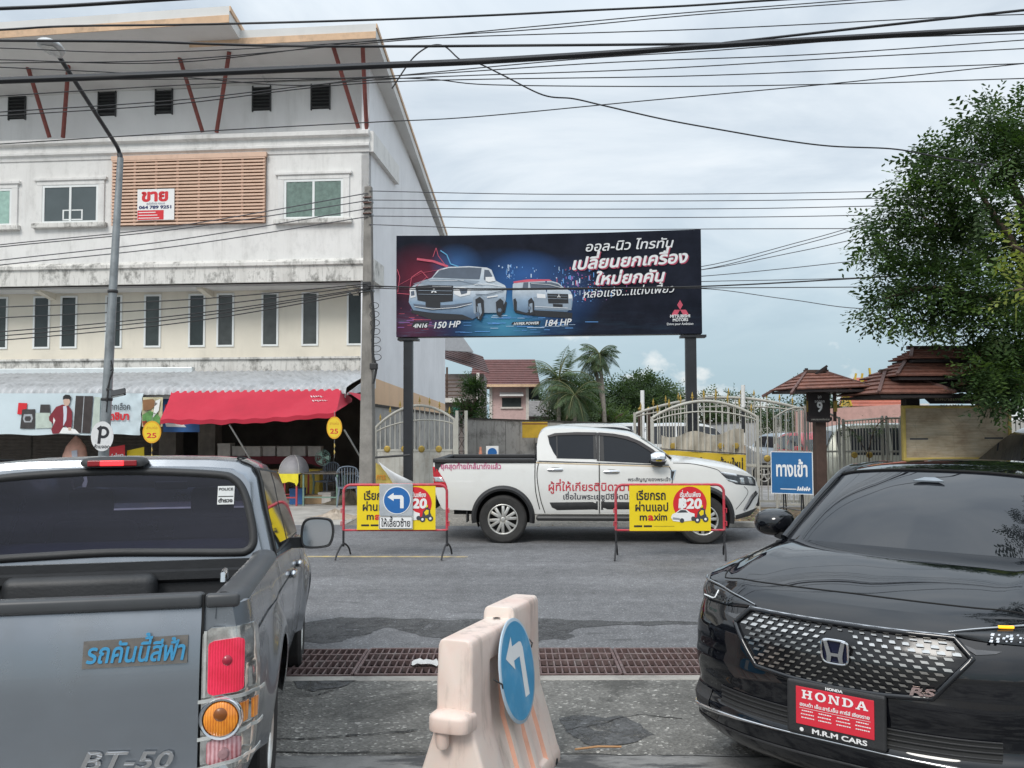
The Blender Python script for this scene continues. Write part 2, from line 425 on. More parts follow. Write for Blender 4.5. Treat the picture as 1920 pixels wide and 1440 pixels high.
for pts, w in (([(545,1300),(590,1306),(640,1290)], .006), ([(300,1412),(520,1413),(800,1414),(1060,1416),(1300,1420),(1920,1432)], .007), ([(1060,1372),(1120,1360),(1200,1340),(1290,1352)], .005), ([(560,1275),(640,1278),(820,1271)], .006), ([(1000,1268),(1160,1270),(1320,1269)], .006)):
    c2 = crack(pts, w); cb.add(c2.v, c2.f)
tag(cb.build('apron_cracks', M_crack), kind='structure')
M_wet = asphalt('wet tar patch', (.085,.085,.085), 1.8, 55, .7, 1.3); mottle(M_wet, 6, .36, .52)
b = MB()
for pp in ([(1050,1348),(1085,1340),(1130,1348),(1165,1342),(1200,1360),(1225,1378),(1190,1392),(1150,1402),(1105,1400),(1085,1385),(1060,1376)], [(540,1272),(600,1268),(668,1276),(640,1290),(585,1297),(560,1290)]):
    pts = [agnd(u, v) for u, v in pp]; pts = rough(pts, .012); b.sheet([Vector((p.x,p.y,apron_z(p.y)+.0062)) for p in pts])
tag(b.build('apron_patch', M_wet), kind='structure')
# the strip in front of the joint is smooth concrete, stained wet
M_slab = mat('near slab', (.2,.195,.185), .7, var=.3, vscale=3, bump=.25, bscale=70, dirt=.9, dcol=(.035,.035,.036), dscale=2.2, dstretch=(1,2.5,1), ds=(.46,.56))
yj = agnd(960,1416).y
a = MB(); rows = [[(x*.5-12, y, apron_z(y)+.0065) for x in range(49)] for y in [ -3+(yj-.02+3)*i/12 for i in range(13)]]
tag(a.grid(rows).build('slab_strip', M_slab), kind='structure')
# drain: a dark pit with steel gratings
M_pit = mat('drain pit', (.05,.045,.04), .95)
b = MB()
x0, x1 = -30, 30
for q in ([(x0,6.52,-.004),(x1,6.52,-.004),(x1,6.52,-.55),(x0,6.52,-.55)], [(x0,7.29,-.55),(x1,7.29,-.55),(x1,7.29,-.004),(x0,7.29,-.004)], [(x0,6.52,-.55),(x1,6.52,-.55),(x1,7.29,-.55),(x0,7.29,-.55)]): b.sheet(q)
tag(b.build('drain_channel', M_pit), kind='structure')
b = MB().b2((x0,6.40,-.02),(x1,6.515,.012)); tag(b.build('drain_edge', M_kerb, bevel=.008), kind='structure')
M_rust = mat('rusty grating steel', (.15,.10,.095), .7, .3, var=.3, vscale=14, dirt=.75, dcol=(.24,.21,.20), dscale=8)
def make_grate():
    t = thing('drain_grate', 'rusty steel drain grating laid across the road mouth', 'drain grate', (0,6.905,0), 0, 'drain gratings laid end to end')
    f = MB(); W = .49
    for y in (-.365, .365): f.box((0,y,-.012),(2*W,.022,.05))
    for x in (-W, W): f.box((x,0,-.012),(.022,.708,.05))
    f.build('frame', M_rust, t, bevel=.003)
    f = MB()
    for y in (-.19, 0, .19): f.box((0,y,-.006),(2*W-.03,.026,.042))
    f.build('long_bar', M_rust, t, bevel=.003)
    f = MB()
    for i in range(17):
        x = -W+.055+i*(2*W-.11)/16
        for y0_, y1_ in ((-.354,-.204),(-.176,-.014),(.014,.176),(.204,.354)): f.box((x,(y0_+y1_)/2,-.012),(.011,y1_-y0_,.045))
    f.build('cross_bars', M_rust, t)
    return t
g0 = make_grate()
for i in range(-3, 4):
    c = g0 if i == -3 else copy_tree(g0); c.location = (i*1.01+.32, 6.905, .004+rnd.uniform(-.004,.004))
# litter on the apron
M_paper = mat('dirty paper', (.55,.54,.52), .8, var=.2)
p = gnd(800,1243,.02); b = MB(); rows = []
for i in range(7): rows.append([(p.x+(i-3)*.03*(1+.2*math.sin(j)), 6.75+(j-2)*.035+.01*math.sin(i*2), .035+.02*rnd.random()) for j in range(5)])
tag(b.grid(rows).build('paper_scrap', M_paper, solid=.002), 'crumpled white paper scrap lying on the drain grating', 'litter')
p0, p1 = agnd(1078,1412), agnd(1165,1407)
tag(MB().tube([p0+Vector((0,0,.02)), p0.lerp(p1,.5)+Vector((0,.01,.025)), p1+Vector((0,0,.02))], .006, 6).build('steel_rod', mat('bare copper rod', (.45,.25,.12), .5, .6), smooth=40), 'thin bare rod lying on the apron beside the barrier', 'rod')
# across the road: kerb line, forecourt of the shops, verge with leaf litter
def street_pt(x, y0, z=0.0): return (x, street_y(x, y0), z)
def kerb_seg(x0, x1):
    b = MB(); n = 14
    for i in range(n):
        xa, xb = x0+(x1-x0)*i/n, x0+(x1-x0)*(i+1)/n-.012
        if (i*7)%11 == 3: continue
        b.add([street_pt(xa,15.75), street_pt(xb,15.75), street_pt(xb,15.9), street_pt(xa,15.9), street_pt(xa,15.76,.1), street_pt(xb,15.76,.1), street_pt(xb,15.9,.1), street_pt(xa,15.9,.1)], [(3,2,1,0),(4,5,6,7),(0,1,5,4),(1,2,6,5),(2,3,7,6),(3,0,4,7)])
    return b
tag(kerb_seg(3.0, 24).build('kerb', M_kerb, bevel=.012), kind='structure')
sheet_obj('shop_forecourt', [street_pt(-45,15.75,.003), street_pt(-3.1,15.75,.003), street_pt(-2.9,24,.003), street_pt(-45,24,.003)], M_conc)
# ================================================================== the shop building
BF = Frame((-3.75,22.5,0), R(-4.7))
def stucco(name, c, stain=.55, mold=.0, low=None):
    m, N, L, P = _new(name); tc = N.new('ShaderNodeTexCoord'); co = tc.outputs['Object']
    a = _ramp(N, L, _noise(N, L, co, .7, 6, .6), [(.3, tuple(q*.92 for q in c)), (.7, tuple(min(1,q*1.05) for q in c))])
    s = _noise(N, L, co, 1.0, 8, .65, (2.6, 2.6, .32)); s2 = _noise(N, L, co, .9, 4, .6)
    f = N.new('ShaderNodeMath'); f.operation = 'MULTIPLY'; L.new(_ramp(N, L, s, [(.50, 0.0), (.74, 1.0)]), f.inputs[0]); L.new(_ramp(N, L, s2, [(.4, .1), (.65, 1.0)]), f.inputs[1])
    g = N.new('ShaderNodeMath'); g.operation = 'MULTIPLY'; L.new(f.outputs[0], g.inputs[0]); g.inputs[1].default_value = stain
    a = _mix(N, L, g.outputs[0], a, (.26,.245,.22))
    if mold:
        s3 = _noise(N, L, co, 2.4, 9, .72, (1.2, 1.2, .8)); a = _mix(N, L, _ramp(N, L, s3, [(.50, 0.0), (.64, mold)]), a, (.07,.068,.06))
        s4 = _noise(N, L, co, 5, 7, .7, (3, 3, .25)); a = _mix(N, L, _ramp(N, L, s4, [(.54, 0.0), (.7, mold*.7)]), a, (.10,.095,.085))
    L.new(a, P.inputs['Base Color']); P.inputs['Roughness'].default_value = .88; P.inputs['Specular IOR Level'].default_value = .2
    b = N.new('ShaderNodeBump'); b.inputs['Strength'].default_value = .18; b.inputs['Distance'].default_value = .01; L.new(_noise(N, L, co, 55, 5), b.inputs['Height']); L.new(b.outputs[0], P.inputs['Normal'])
    return m
M_white = stucco('white stucco', (.76,.755,.75), .3)
M_white2 = stucco('weathered white stucco', (.74,.73,.71), .5, .14)
M_mould = stucco('mouldy ledge concrete', (.68,.665,.63), .8, .75)
M_cream = stucco('cream stucco', (.73,.68,.58), .25)
M_side = stucco('side wall paint', (.76,.76,.775), .22)
M_peach = stucco('peach paint', (.72,.50,.33), .35)
M_soffit = stucco('soffit boards', (.66,.655,.64), .2)
M_fascia = mat('peach fascia board', (.62,.42,.27), .7, var=.1, vscale=3, dirt=.35, dscale=2)
M_roofm = mat('grey roof sheet', (.66,.67,.68), .55, var=.1, dirt=.3)
M_red = mat('oxide red steel', (.20,.055,.045), .6, var=.25, vscale=5)
M_alu = mat('white window frame', (.74,.76,.75), .45, var=.04)
M_dglass = mat('dark shop glass', (.028,.036,.036), .1, var=.3, vscale=1.2)
M_gglass = mat('green grey pane', (.20,.25,.23), .06, var=.1, vscale=.8)
M_curtain = mat('pale green curtain', (.50,.66,.60), .8, var=.12)
M_black = mat('black void', (.012,.012,.013), .8)
bt = thing('shop_building', 'long white and cream shop building with stained balconies and raked roofs', 'building', fr=BF)
X0 = -26.0
q = lambda u, v, y=0.0: BF.px(u, v, y)
zc = {}
yB, yC = .95, .55
z_cor = q(674,246).z; z_cor2 = q(674,285).z; z_win_t = 0
z_ltop = q(670,489).z; z_lbot = q(670,527).z
z_B0 = q(678,672,yB).z; z_Btop = z_lbot+.02
z_led0 = q(678,697,yB-.12).z
D = 12.6
# walls
w = MB()
w.mat(M_white2).b2((X0,0,z_lbot+.0),(0,.22,z_cor-.02))                   # third floor face
w.mat(M_cream).b2((X0,yB,z_B0),(-.02,yB+.2,z_lbot-.005))                      # second floor, set back
w.mat(M_soffit).b2((X0,.225,z_lbot-.05),(-.03,yB-.003,z_lbot+.06))             # underside of the projecting floor
wall_o = w.build('wall', None, bt)
s = MB()
def sx(u, v): return BF.px(u, v, 0.0, 0)         # a point of the side wall plane x=0
pf, pb = sx(700,708), sx(833,757)
BF_rf, BF_rb = sx(703,120).z, sx(812,440).z
zq = (pb.z-pf.z)/(pb.y-pf.y); zf0, zfD = pf.z-pf.y*zq, pf.z+(D-pf.y)*zq
s.mat(M_peach).add([(0,0,-.05),(0,D,-.05),(0,D,zfD),(0,0,zf0),(-.2,0,-.05),(-.2,D,-.05),(-.2,D,zfD),(-.2,0,zf0)], [(0,1,2,3),(7,6,5,4),(0,3,7,4),(1,5,6,2)])
s.mat(M_side).add([(0.0,.0,zf0),(0,D,zfD),(0,D,BF_rb),(0,0,BF_rf),(-.2,0,zf0),(-.2,D,zfD),(-.2,D,BF_rb),(-.2,0,BF_rf)], [(0,1,2,3),(7,6,5,4),(3,2,6,7),(1,5,6,2),(0,3,7,4)])
s.build('side_wall', None, bt)
tag(bpy.data.objects['side_wall'], 'white side wall with a peach band along its foot')
MB().mat(M_side).b2((X0,D-.2,0),(-.2,D,BF_rb-.4)).build('rear_wall', None, bt)
# cornice and ledges, with plain mouldings
def moulding(name, prof, x0, x1, m, ret=None):
    b = MB(); rows = [[(x,y,z) for (y,z) in prof] for x in (x0, x1)]
    n = 40; rows = [[(x0+(x1-x0)*i/n, y, z) for y, z in prof] for i in range(n+1)]
    b.grid(rows, wrap=True); b.add([(x1,y,z) for y,z in prof], [tuple(range(len(prof)))])
    if ret:
        b.b2((x1-.05, .0, prof[0][1]+.004),(x1+.10, ret, max(z for y,z in prof)-.004))
    return b.build(name, m, bt)
zc, zd = z_cor, z_cor2
moulding('cornice', [(.6,zd),(-.03,zd),(-.05,zd+.10),(-.12,zd+.14),(-.12,zd+.2),(-.04,zd+.24),(-.04,zc-.16),(-.16,zc-.12),(-.16,zc-.02),(-.13,zc),(.6,zc)], X0, 0.02, M_white2, 3.2)
moulding('floor_band', [(.2,z_lbot-.0),(-.10,z_lbot),(-.10,z_ltop-.12),(-.16,z_ltop-.1),(-.16,z_ltop-.02),(-.06,z_ltop+.06),(.2,z_ltop+.06)], X0, 0.03, M_mould, 1.2)
moulding('lower_ledge', [(yB+.1,z_led0),(yB-.14,z_led0),(yB-.14,z_B0-.03),(yB-.2,z_B0),(yB-.2,z_B0+.05),(yB+.1,z_B0+.05)], X0, -.02, M_mould)
for u in (100, 395, 668):
    p = q(u,540,yB); b = MB(); b.prism([(p.x-.08,.24,z_lbot-.04),(p.x-.08,yB-.004,z_lbot-.04),(p.x-.08,yB-.004,z_lbot-.24),(p.x-.08,.24,z_lbot-.1)], (.16,0,0)); b.build('bracket', M_cream, bt)
# narrow windows of the second floor
zt, zb = q(580,551,yB).z, q(580,645,yB).z
for ua, ub in ((-62,-37),(-20,12),(66,91),(117,142),(201,226),(274,299),(357,382),(410,436),(494,519),(569,594),(654,679)):
    xa, xb = q(ua,600,yB).x, q(ub,600,yB).x
    b = MB().mat(M_alu)
    for r in ((xa-.05,zb-.05,xb+.05,zb),(xa-.05,zt,xb+.05,zt+.05),(xa-.05,zb,xa,zt),(xb,zb,xb+.05,zt)): b.b2((r[0],yB-.03,r[1]),(r[2],yB+.05,r[3]))
    wn = b.build('window', None, bt); MB().b2((xa,yB-.004,zb),(xb,yB+.01,zt)).build('pane', (M_dglass, mat('dark shop glass tinted', (.045,.055,.052), .07, var=.35, vscale=2), mat('dark shop glass dusty', (.06,.066,.064), .22, var=.3, vscale=2.5))[int(ua*7)%3], wn)
# big sliding windows of the third floor
def slider(u0, v0, u1, v1, kind):
    a, c = q(u0,v1), q(u1,v0); xa, xb, z0, z1 = a.x, c.x, a.z, c.z
    b = MB().mat(M_white2); e = .17
    for r in ((xa-e,z1,xb+e,z1+e),(xa-e,z0,xa,z1),(xb,z0,xb+e,z1)): b.b2((r[0],-.05,r[1]),(r[2],.02,r[3]))
    for r in ((xa-e-.07,z1+e-.05,xb+e+.07,z1+e+.03),): b.b2((r[0],-.09,r[1]),(r[2],.02,r[3]))
    wn = b.build('window', None, bt, bevel=.012)
    MB().b2((xa-e-.08,-.14,z0-.13),(xb+e+.08,.02,z0-.003)).build('sill', M_mould, wn, bevel=.015)
    b = MB().mat(M_alu); f = .06; xm = (xa+xb)/2
    for r in ((xa,z0,xb,z0+f),(xa,z1-f,xb,z1),(xa,z0+f,xa+f,z1-f),(xb-f,z0+f,xb,z1-f),(xm-f/2,z0+f,xm+f/2,z1-f)): b.b2((r[0],-.035,r[1]),(r[2],.004,r[3]))
    b.build('frame', None, wn)
    MB().b2((xa+f,-.014,z0+f),(xm-f/2,.006,z1-f)).build('pane', M_gglass if kind else M_pane2, wn); MB().b2((xm+f/2,-.014,z0+f),(xb-f,.006,z1-f)).build('pane', M_gglass if kind else M_pane2, wn)
    return wn, (xa,xb,z0,z1)
M_pane2 = glass('clear window pane', trans=.75)
def curtain(xa, xb, z0, z1, wn, m):
    n = 60; MB().grid([[(xa+(xb-xa)*i/n, -.0095+.0025*math.sin(i*1.9)+.001*math.sin(i*.7), z) for i in range(n+1)] for z in (z0, z1)]).build('curtain', m, wn, smooth=60)
M_curt2 = mat('grey green curtain', (.13,.195,.17), .55, var=.25, vscale=9); M_curt3 = mat('mint curtain', (.30,.46,.40), .55, var=.15, vscale=9)
for args in ((80,346,186,420,0),(533,335,644,412,1),(-86,354,24,426,2)):
    wn, (xa,xb,z0,z1) = slider(*args[:4], 1)
    kind = args[4]
    if kind == 0:
        for ch in wn.children:
            if ch.name.startswith('pane'): ch.data.materials[0] = mat('grey blue pane', (.085,.105,.11), .06, var=.15, vscale=.9)
        b = MB()
        for r in ((.36,.02,.72,.055),(.36,.28,.72,.31),(.36,.06,.385,.28),(.695,.06,.72,.28)): b.b2((xa+(xb-xa)*r[0],-.018,z0+.06+r[1]),(xa+(xb-xa)*r[2],-.0145,z0+.06+r[3]))
        b.build('inner_frame', M_alu, wn)
    else:
        for ch in wn.children:
            if ch.name.startswith('pane'):
                m_ = M_curt2 if kind == 1 else M_curt3; ch.data.materials[0] = m_
        n = 36; xs_ = [xa+.07+(xb-xa-.14)*i/n for i in range(n+1)]; b = MB()
        b.grid([[(x, -.022+.008*math.sin(i*1.3+z*2), z) for i, x in enumerate(xs_)] for z in (z0+.065, (z0+z1)/2, z1-.065)]); b.build('curtain', M_curt2 if kind == 1 else M_curt3, wn, smooth=60)
# louvred vents of the attic
M_slat = mat('dark louvre', (.03,.032,.033), .5)
for (a_, b_, c_, d_) in ((18,180,48,224),(186,172,217,218),(293,169,323,214),(475,163,507,208),(585,159,618,205)):
    p0, p1 = q(a_,d_,yC), q(c_,b_,yC); b = MB().mat(M_black).b2((p0.x,yC-.012,p0.z),(p1.x,yC+.05,p1.z)); v_ = b.build('vent', None, bt)
    b = MB().mat(M_slat); n = 7
    for i in range(n):
        z = p0.z+(i+.5)*(p1.z-p0.z)/n; b.box(((p0.x+p1.x)/2, yC-.035, z), (p1.x-p0.x, .05, .03), rot=Matrix.Rotation(R(-30),3,'X'))
    b.b2((p0.x-.03,yC-.05,p0.z-.03),(p0.x,yC,p1.z+.03)).b2((p1.x,yC-.05,p0.z-.03),(p1.x+.03,yC,p1.z+.03)); b.build('louvre', None, v_)
# raked roofs
yE = -1.25
def roof(name, fl, fr_, rl, rr, th=.34):
    """front left, front right, rear left, rear right of the upper face"""
    fl, fr_, rl, rr = map(Vector, (fl, fr_, rl, rr)); dz = Vector((0,0,-th)); b = MB()
    b.mat(M_roofm).add([fl, fr_, rr, rl], [(0,1,2,3)]); b.mat(M_soffit).add([fl+dz, fr_+dz, rr+dz, rl+dz], [(3,2,1,0)])
    b.mat(M_soffit).add([fr_, rr, rr+dz, fr_+dz], [(0,1,2,3)]); b.add([fl, rl, rl+dz, fl+dz], [(3,2,1,0)]); b.add([rl,rr,rr+dz,rl+dz],[(0,1,2,3)])
    b.add([fl, fr_, fr_+dz, fl+dz], [(3,2,1,0)])
    o = b.build(name, None, bt)
    f = MB(); u = Vector((0,-.025,0)); f.add([fl+u+dz*.58, fr_+u+dz*.58, fr_+u+dz*1.05, fl+u+dz*1.05, fl+dz*.58, fr_+dz*.58, fr_+dz*1.05, fl+dz*1.05], [(0,1,2,3),(7,6,5,4),(0,4,5,1),(1,5,6,2),(2,6,7,3),(3,7,4,0)]); f.build('fascia', M_fascia, o)
    g_ = MB(); u = Vector((.03,0,0)); g_.add([fr_+dz*.3, rr+dz*.3, rr, fr_, fr_+dz*.3+u, rr+dz*.3+u, rr+u, fr_+u], [(0,1,2,3),(7,6,5,4),(0,4,5,1),(1,5,6,2),(2,6,7,3),(3,7,4,0)]); g_.build('barge_board', M_fascia, o)
    return o
fr1 = q(705,44,yE); fl1 = q(356,62,yE)
rr1 = BF.px(838,438, D+.6); 
sl = (rr1.z-fr1.z)/(D+.6-yE)
xr = fr1.x
rr1 = Vector((rr1.x, D+.6, rr1.z))
roof('roof', fl1, fr1, (fl1.x, D+.6, rr1.z), rr1, .36)
yE2 = -1.9
fr2 = q(430,11,yE2); fl2 = q(-60,54,yE2+.2); fl2x = Vector((X0, yE2+.2, fl2.z-.02*(fl2.x-X0)))
roof('roof', fl2x, fr2, (X0, D, fl2x.z-3.3), (fr2.x+.25, D, fr2.z-3.6), .4)
za = fr1.z-.40+(yC-yE)*sl; zb_ = fr2.z-.44-3.6*(yC-yE2)/(D-yE2)
aw = MB().mat(M_white).b2((fl1.x+.02,yC,z_cor-.3),(-.06,yC+.2,za)); aw.b2((X0,yC,z_cor-.3),(fl1.x+.02,yC+.2,zb_))
aw.build('attic_wall', None, bt)
# struts in pairs
for (a_, b_, c_, d_) in ((35,70,93,258),(133,62,118,258),(320,54,380,248),(430,97,406,248),(625,88,672,240),(680,88,688,252)):
    p1 = q(c_,d_,.1); p0 = q(a_,b_,-.95); MB().tube([p1, p0], .055, 8).build('strut', M_red, bt, smooth=40)
# timber lattice over the middle bay
M_lat = mat('peach timber slats', (.70,.48,.36), .7, var=.14, vscale=4, dirt=.25, dscale=4)
a_, c_ = q(213,425), q(500,289); lt = MB(); nx, nz = 7, 21
for i in range(nz):
    z = a_.z+.03+(c_.z-a_.z-.06)*i/(nz-1); lt.b2((a_.x,-.135,z-.025),(c_.x,-.105,z+.025))
for i in range(nx+1):
    x = a_.x+.03+(c_.x-a_.x-.06)*i/nx; lt.b2((x-.03,-.102,a_.z),(x+.03,-.06,c_.z))
lt.b2((a_.x-.02,-.145,c_.z-.1),(c_.x+.04,-.05,c_.z+.02))
lat = lt.build('lattice_screen', M_lat, bt); MB().b2((a_.x,-.03,a_.z),(c_.x,-.004,c_.z)).build('shade_board', mat('brown backing', (.20,.105,.06), .8, var=.2), lat)
# canopy of grey roof tiles over the shop fronts
zC1 = q(345,700,yB-.3).z; yEv = -2.1; zEv = q(345,738,yEv).z; xCr = q(650,730,yEv).x
M_tile = mat('grey ribbed tile', (.46,.47,.48), .6, var=.14, vscale=3, dirt=.5, dcol=(.17,.17,.17), dscale=2.5)
rib = [0,0,.004,.030,.046,.030]; st_ = .185/6; nseg = int((xCr-X0)/st_)+1; rows = []
path = [(yB-.35,zC1),(yB-1.2,zC1+(zEv+.14-zC1)*.3),(yEv+.45,zC1+(zEv+.14-zC1)*.82),(yEv+.10,zEv+.145),(yEv+.02,zEv+.125),(yEv-.04,zEv+.08),(yEv-.065,zEv+.02),(yEv-.07,zEv-.03)]
for k, (y, z) in enumerate(path):
    y2, z2 = path[min(k+1,len(path)-1)]; y1, z1 = path[max(k-1,0)]; d_ = Vector((0,y2-y1,z2-z1)).normalized(); nn_ = Vector((0,d_.z,-d_.y)); nn_ = nn_ if nn_.z > -.2 and (nn_.z > .3 or nn_.y < 0) else -nn_
    rows.append([Vector((xCr-i*st_, y, z))+nn_*rib[i%6]*1.25 for i in range(nseg)])
cn = MB().grid(rows).build('canopy_roof', M_tile, bt, smooth=50, solid=.012)
MB().b2((X0,yB-.5,zC1-.02),(q(360,700,yB-.5).x,yB-.3,zC1+.16)).build('gutter', mat('pale metal gutter', (.62,.66,.67), .4, .3, var=.06), bt, bevel=.02)
MB().prism([(xCr,yEv,zEv-.02),(xCr,yB-.3,zC1-.02),(xCr,yB-.3,zC1-.45),(xCr,yEv,zEv-.06)], (.03,0,0)).build('canopy_gable', M_roofm, bt)
MB().b2((X0,yEv+.05,zEv-.12),(xCr-.05,yEv+.11,zEv-.02)).build('canopy_beam', M_soffit, bt)
# ground floor: an open dark shop with a back wall, floor and columns
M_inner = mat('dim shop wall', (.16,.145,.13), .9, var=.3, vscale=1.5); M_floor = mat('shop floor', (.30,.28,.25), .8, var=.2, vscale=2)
xa = q(400,850,.5).x; xb = -.25
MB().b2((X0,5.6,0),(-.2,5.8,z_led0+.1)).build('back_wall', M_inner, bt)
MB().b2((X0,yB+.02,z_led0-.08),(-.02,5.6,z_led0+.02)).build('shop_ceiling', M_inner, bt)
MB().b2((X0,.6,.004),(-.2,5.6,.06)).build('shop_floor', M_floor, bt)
M_col = mat('grimy column', (.19,.17,.15), .9, var=.2, vscale=3, dirt=.4, dscale=2)
for u in (-120, 320, 393): x = q(u,850,1.0).x; MB().b2((x-.24,.8,.06),(x+.24,1.25,z_led0)).build('column', M_col, bt)
# roller shutters left of the open shop
M_shut = mat('brown roller shutter', (.10,.085,.075), .6, .2, var=.2)
def shutter(ua, ub):
    xa, xb = q(ua,850,1.2).x, q(ub,850,1.2).x; rows = [[(x, 1.2-.02*(k%2), .06+k*.05) for x in (xa, xb)] for k in range(int((z_led0-.1)/.05))]
    MB().grid(rows).build('roller_shutter', M_shut, bt)
shutter(-110, 58); shutter(62, 310); 
# ================================================================== vehicle parts shared by every car
M_tyre = mat('tyre rubber', (.028,.027,.026), .8, var=.25, vscale=9, bump=.3, bscale=90)
M_alloy = mat('alloy rim', (.60,.59,.56), .36, .75, var=.12, vscale=9, dirt=.3, dcol=(.16,.14,.12), dscale=6)
M_blackpl = mat('black trim plastic', (.022,.022,.023), .55, var=.2, vscale=9, bump=.15, bscale=120)
M_gap = mat('panel gap', (.008,.008,.008), .9)
M_chrome = mat('chrome', (.72,.72,.73), .12, 1.0, var=0)
M_carglass = glass('tinted car glass', (.012,.014,.018), 0, .03, .4)
M_lens = mat('clear lens', (.55,.57,.58), .08, .7, var=.3, vscale=30)
M_redlens = mat('red lens', (.42,.012,.02), .12, var=.2, vscale=30)
M_orange = mat('amber lens', (.75,.20,.01), .12, var=.25, vscale=40)
M_under = mat('underbody', (.018,.018,.018), .9)
def wheel(parent, loc, r, w, rim=.62, spokes=6, twin=True, face=-1, mr=None):
    """axle along local y; face = side the rim looks to"""
    t = MB(); s = r; hw = w/2
    prof = [(r*rim,-hw*.86),(r*.74,-hw),(r*.90,-hw*.98),(r*.975,-hw*.8),(r,-hw*.45),(r,hw*.45),(r*.975,hw*.8),(r*.90,hw*.98),(r*.74,hw),(r*rim,hw*.86)]
    wo = bpy.data.objects.new('wheel', None); COL.objects.link(wo); wo.parent = parent; wo.location = loc; wo.empty_display_size = .1
    t.lathe(prof, 48, axis='Y'); t.build('tyre', M_tyre, wo, smooth=30)
    b = MB(); y0 = face*hw*.55; R0 = r*rim
    b.lathe([(R0*1.0,face*hw*.88),(R0*.95,face*hw*.92),(R0*.90,face*hw*.8),(R0*.88,-face*hw*.7)], 40, axis='Y')
    for k in range(spokes):
        for d in ((-.13,.13) if twin else (0,)):
            a = 2*math.pi*k/spokes+.3; a2 = a+d*1.7; a1 = a+d*.8
            p = Vector((math.cos(a1)*R0*.2, y0+face*.022, math.sin(a1)*R0*.2)); q_ = Vector((math.cos(a2)*R0*.93, y0+face*.008, math.sin(a2)*R0*.93))
            b.bar(p, q_, R0*(.19 if twin else .24), .035, up=(0,1,0))
    b.lathe([(R0*.001,y0+face*.05),(R0*.13,y0+face*.05),(R0*.17,y0+face*.035),(R0*.26,y0+face*.02),(R0*.27,y0-face*.02)], 24, axis='Y')
    b.build('rim', mr or M_alloy, wo, smooth=30, bevel=.004)
    MB().lathe([(R0*.001,y0-face*.05),(R0*.9,y0-face*.05)], 24, axis='Y').build('hub_shadow', M_under, wo)
    return wo
def lerp1(tab, x):
    if x <= tab[0][0]: return tab[0][1]
    for (a, b), (c, d) in zip(tab, tab[1:]):
        if x <= c: return b+(d-b)*(x-a)/(c-a) if c > a else d
    return tab[-1][1]
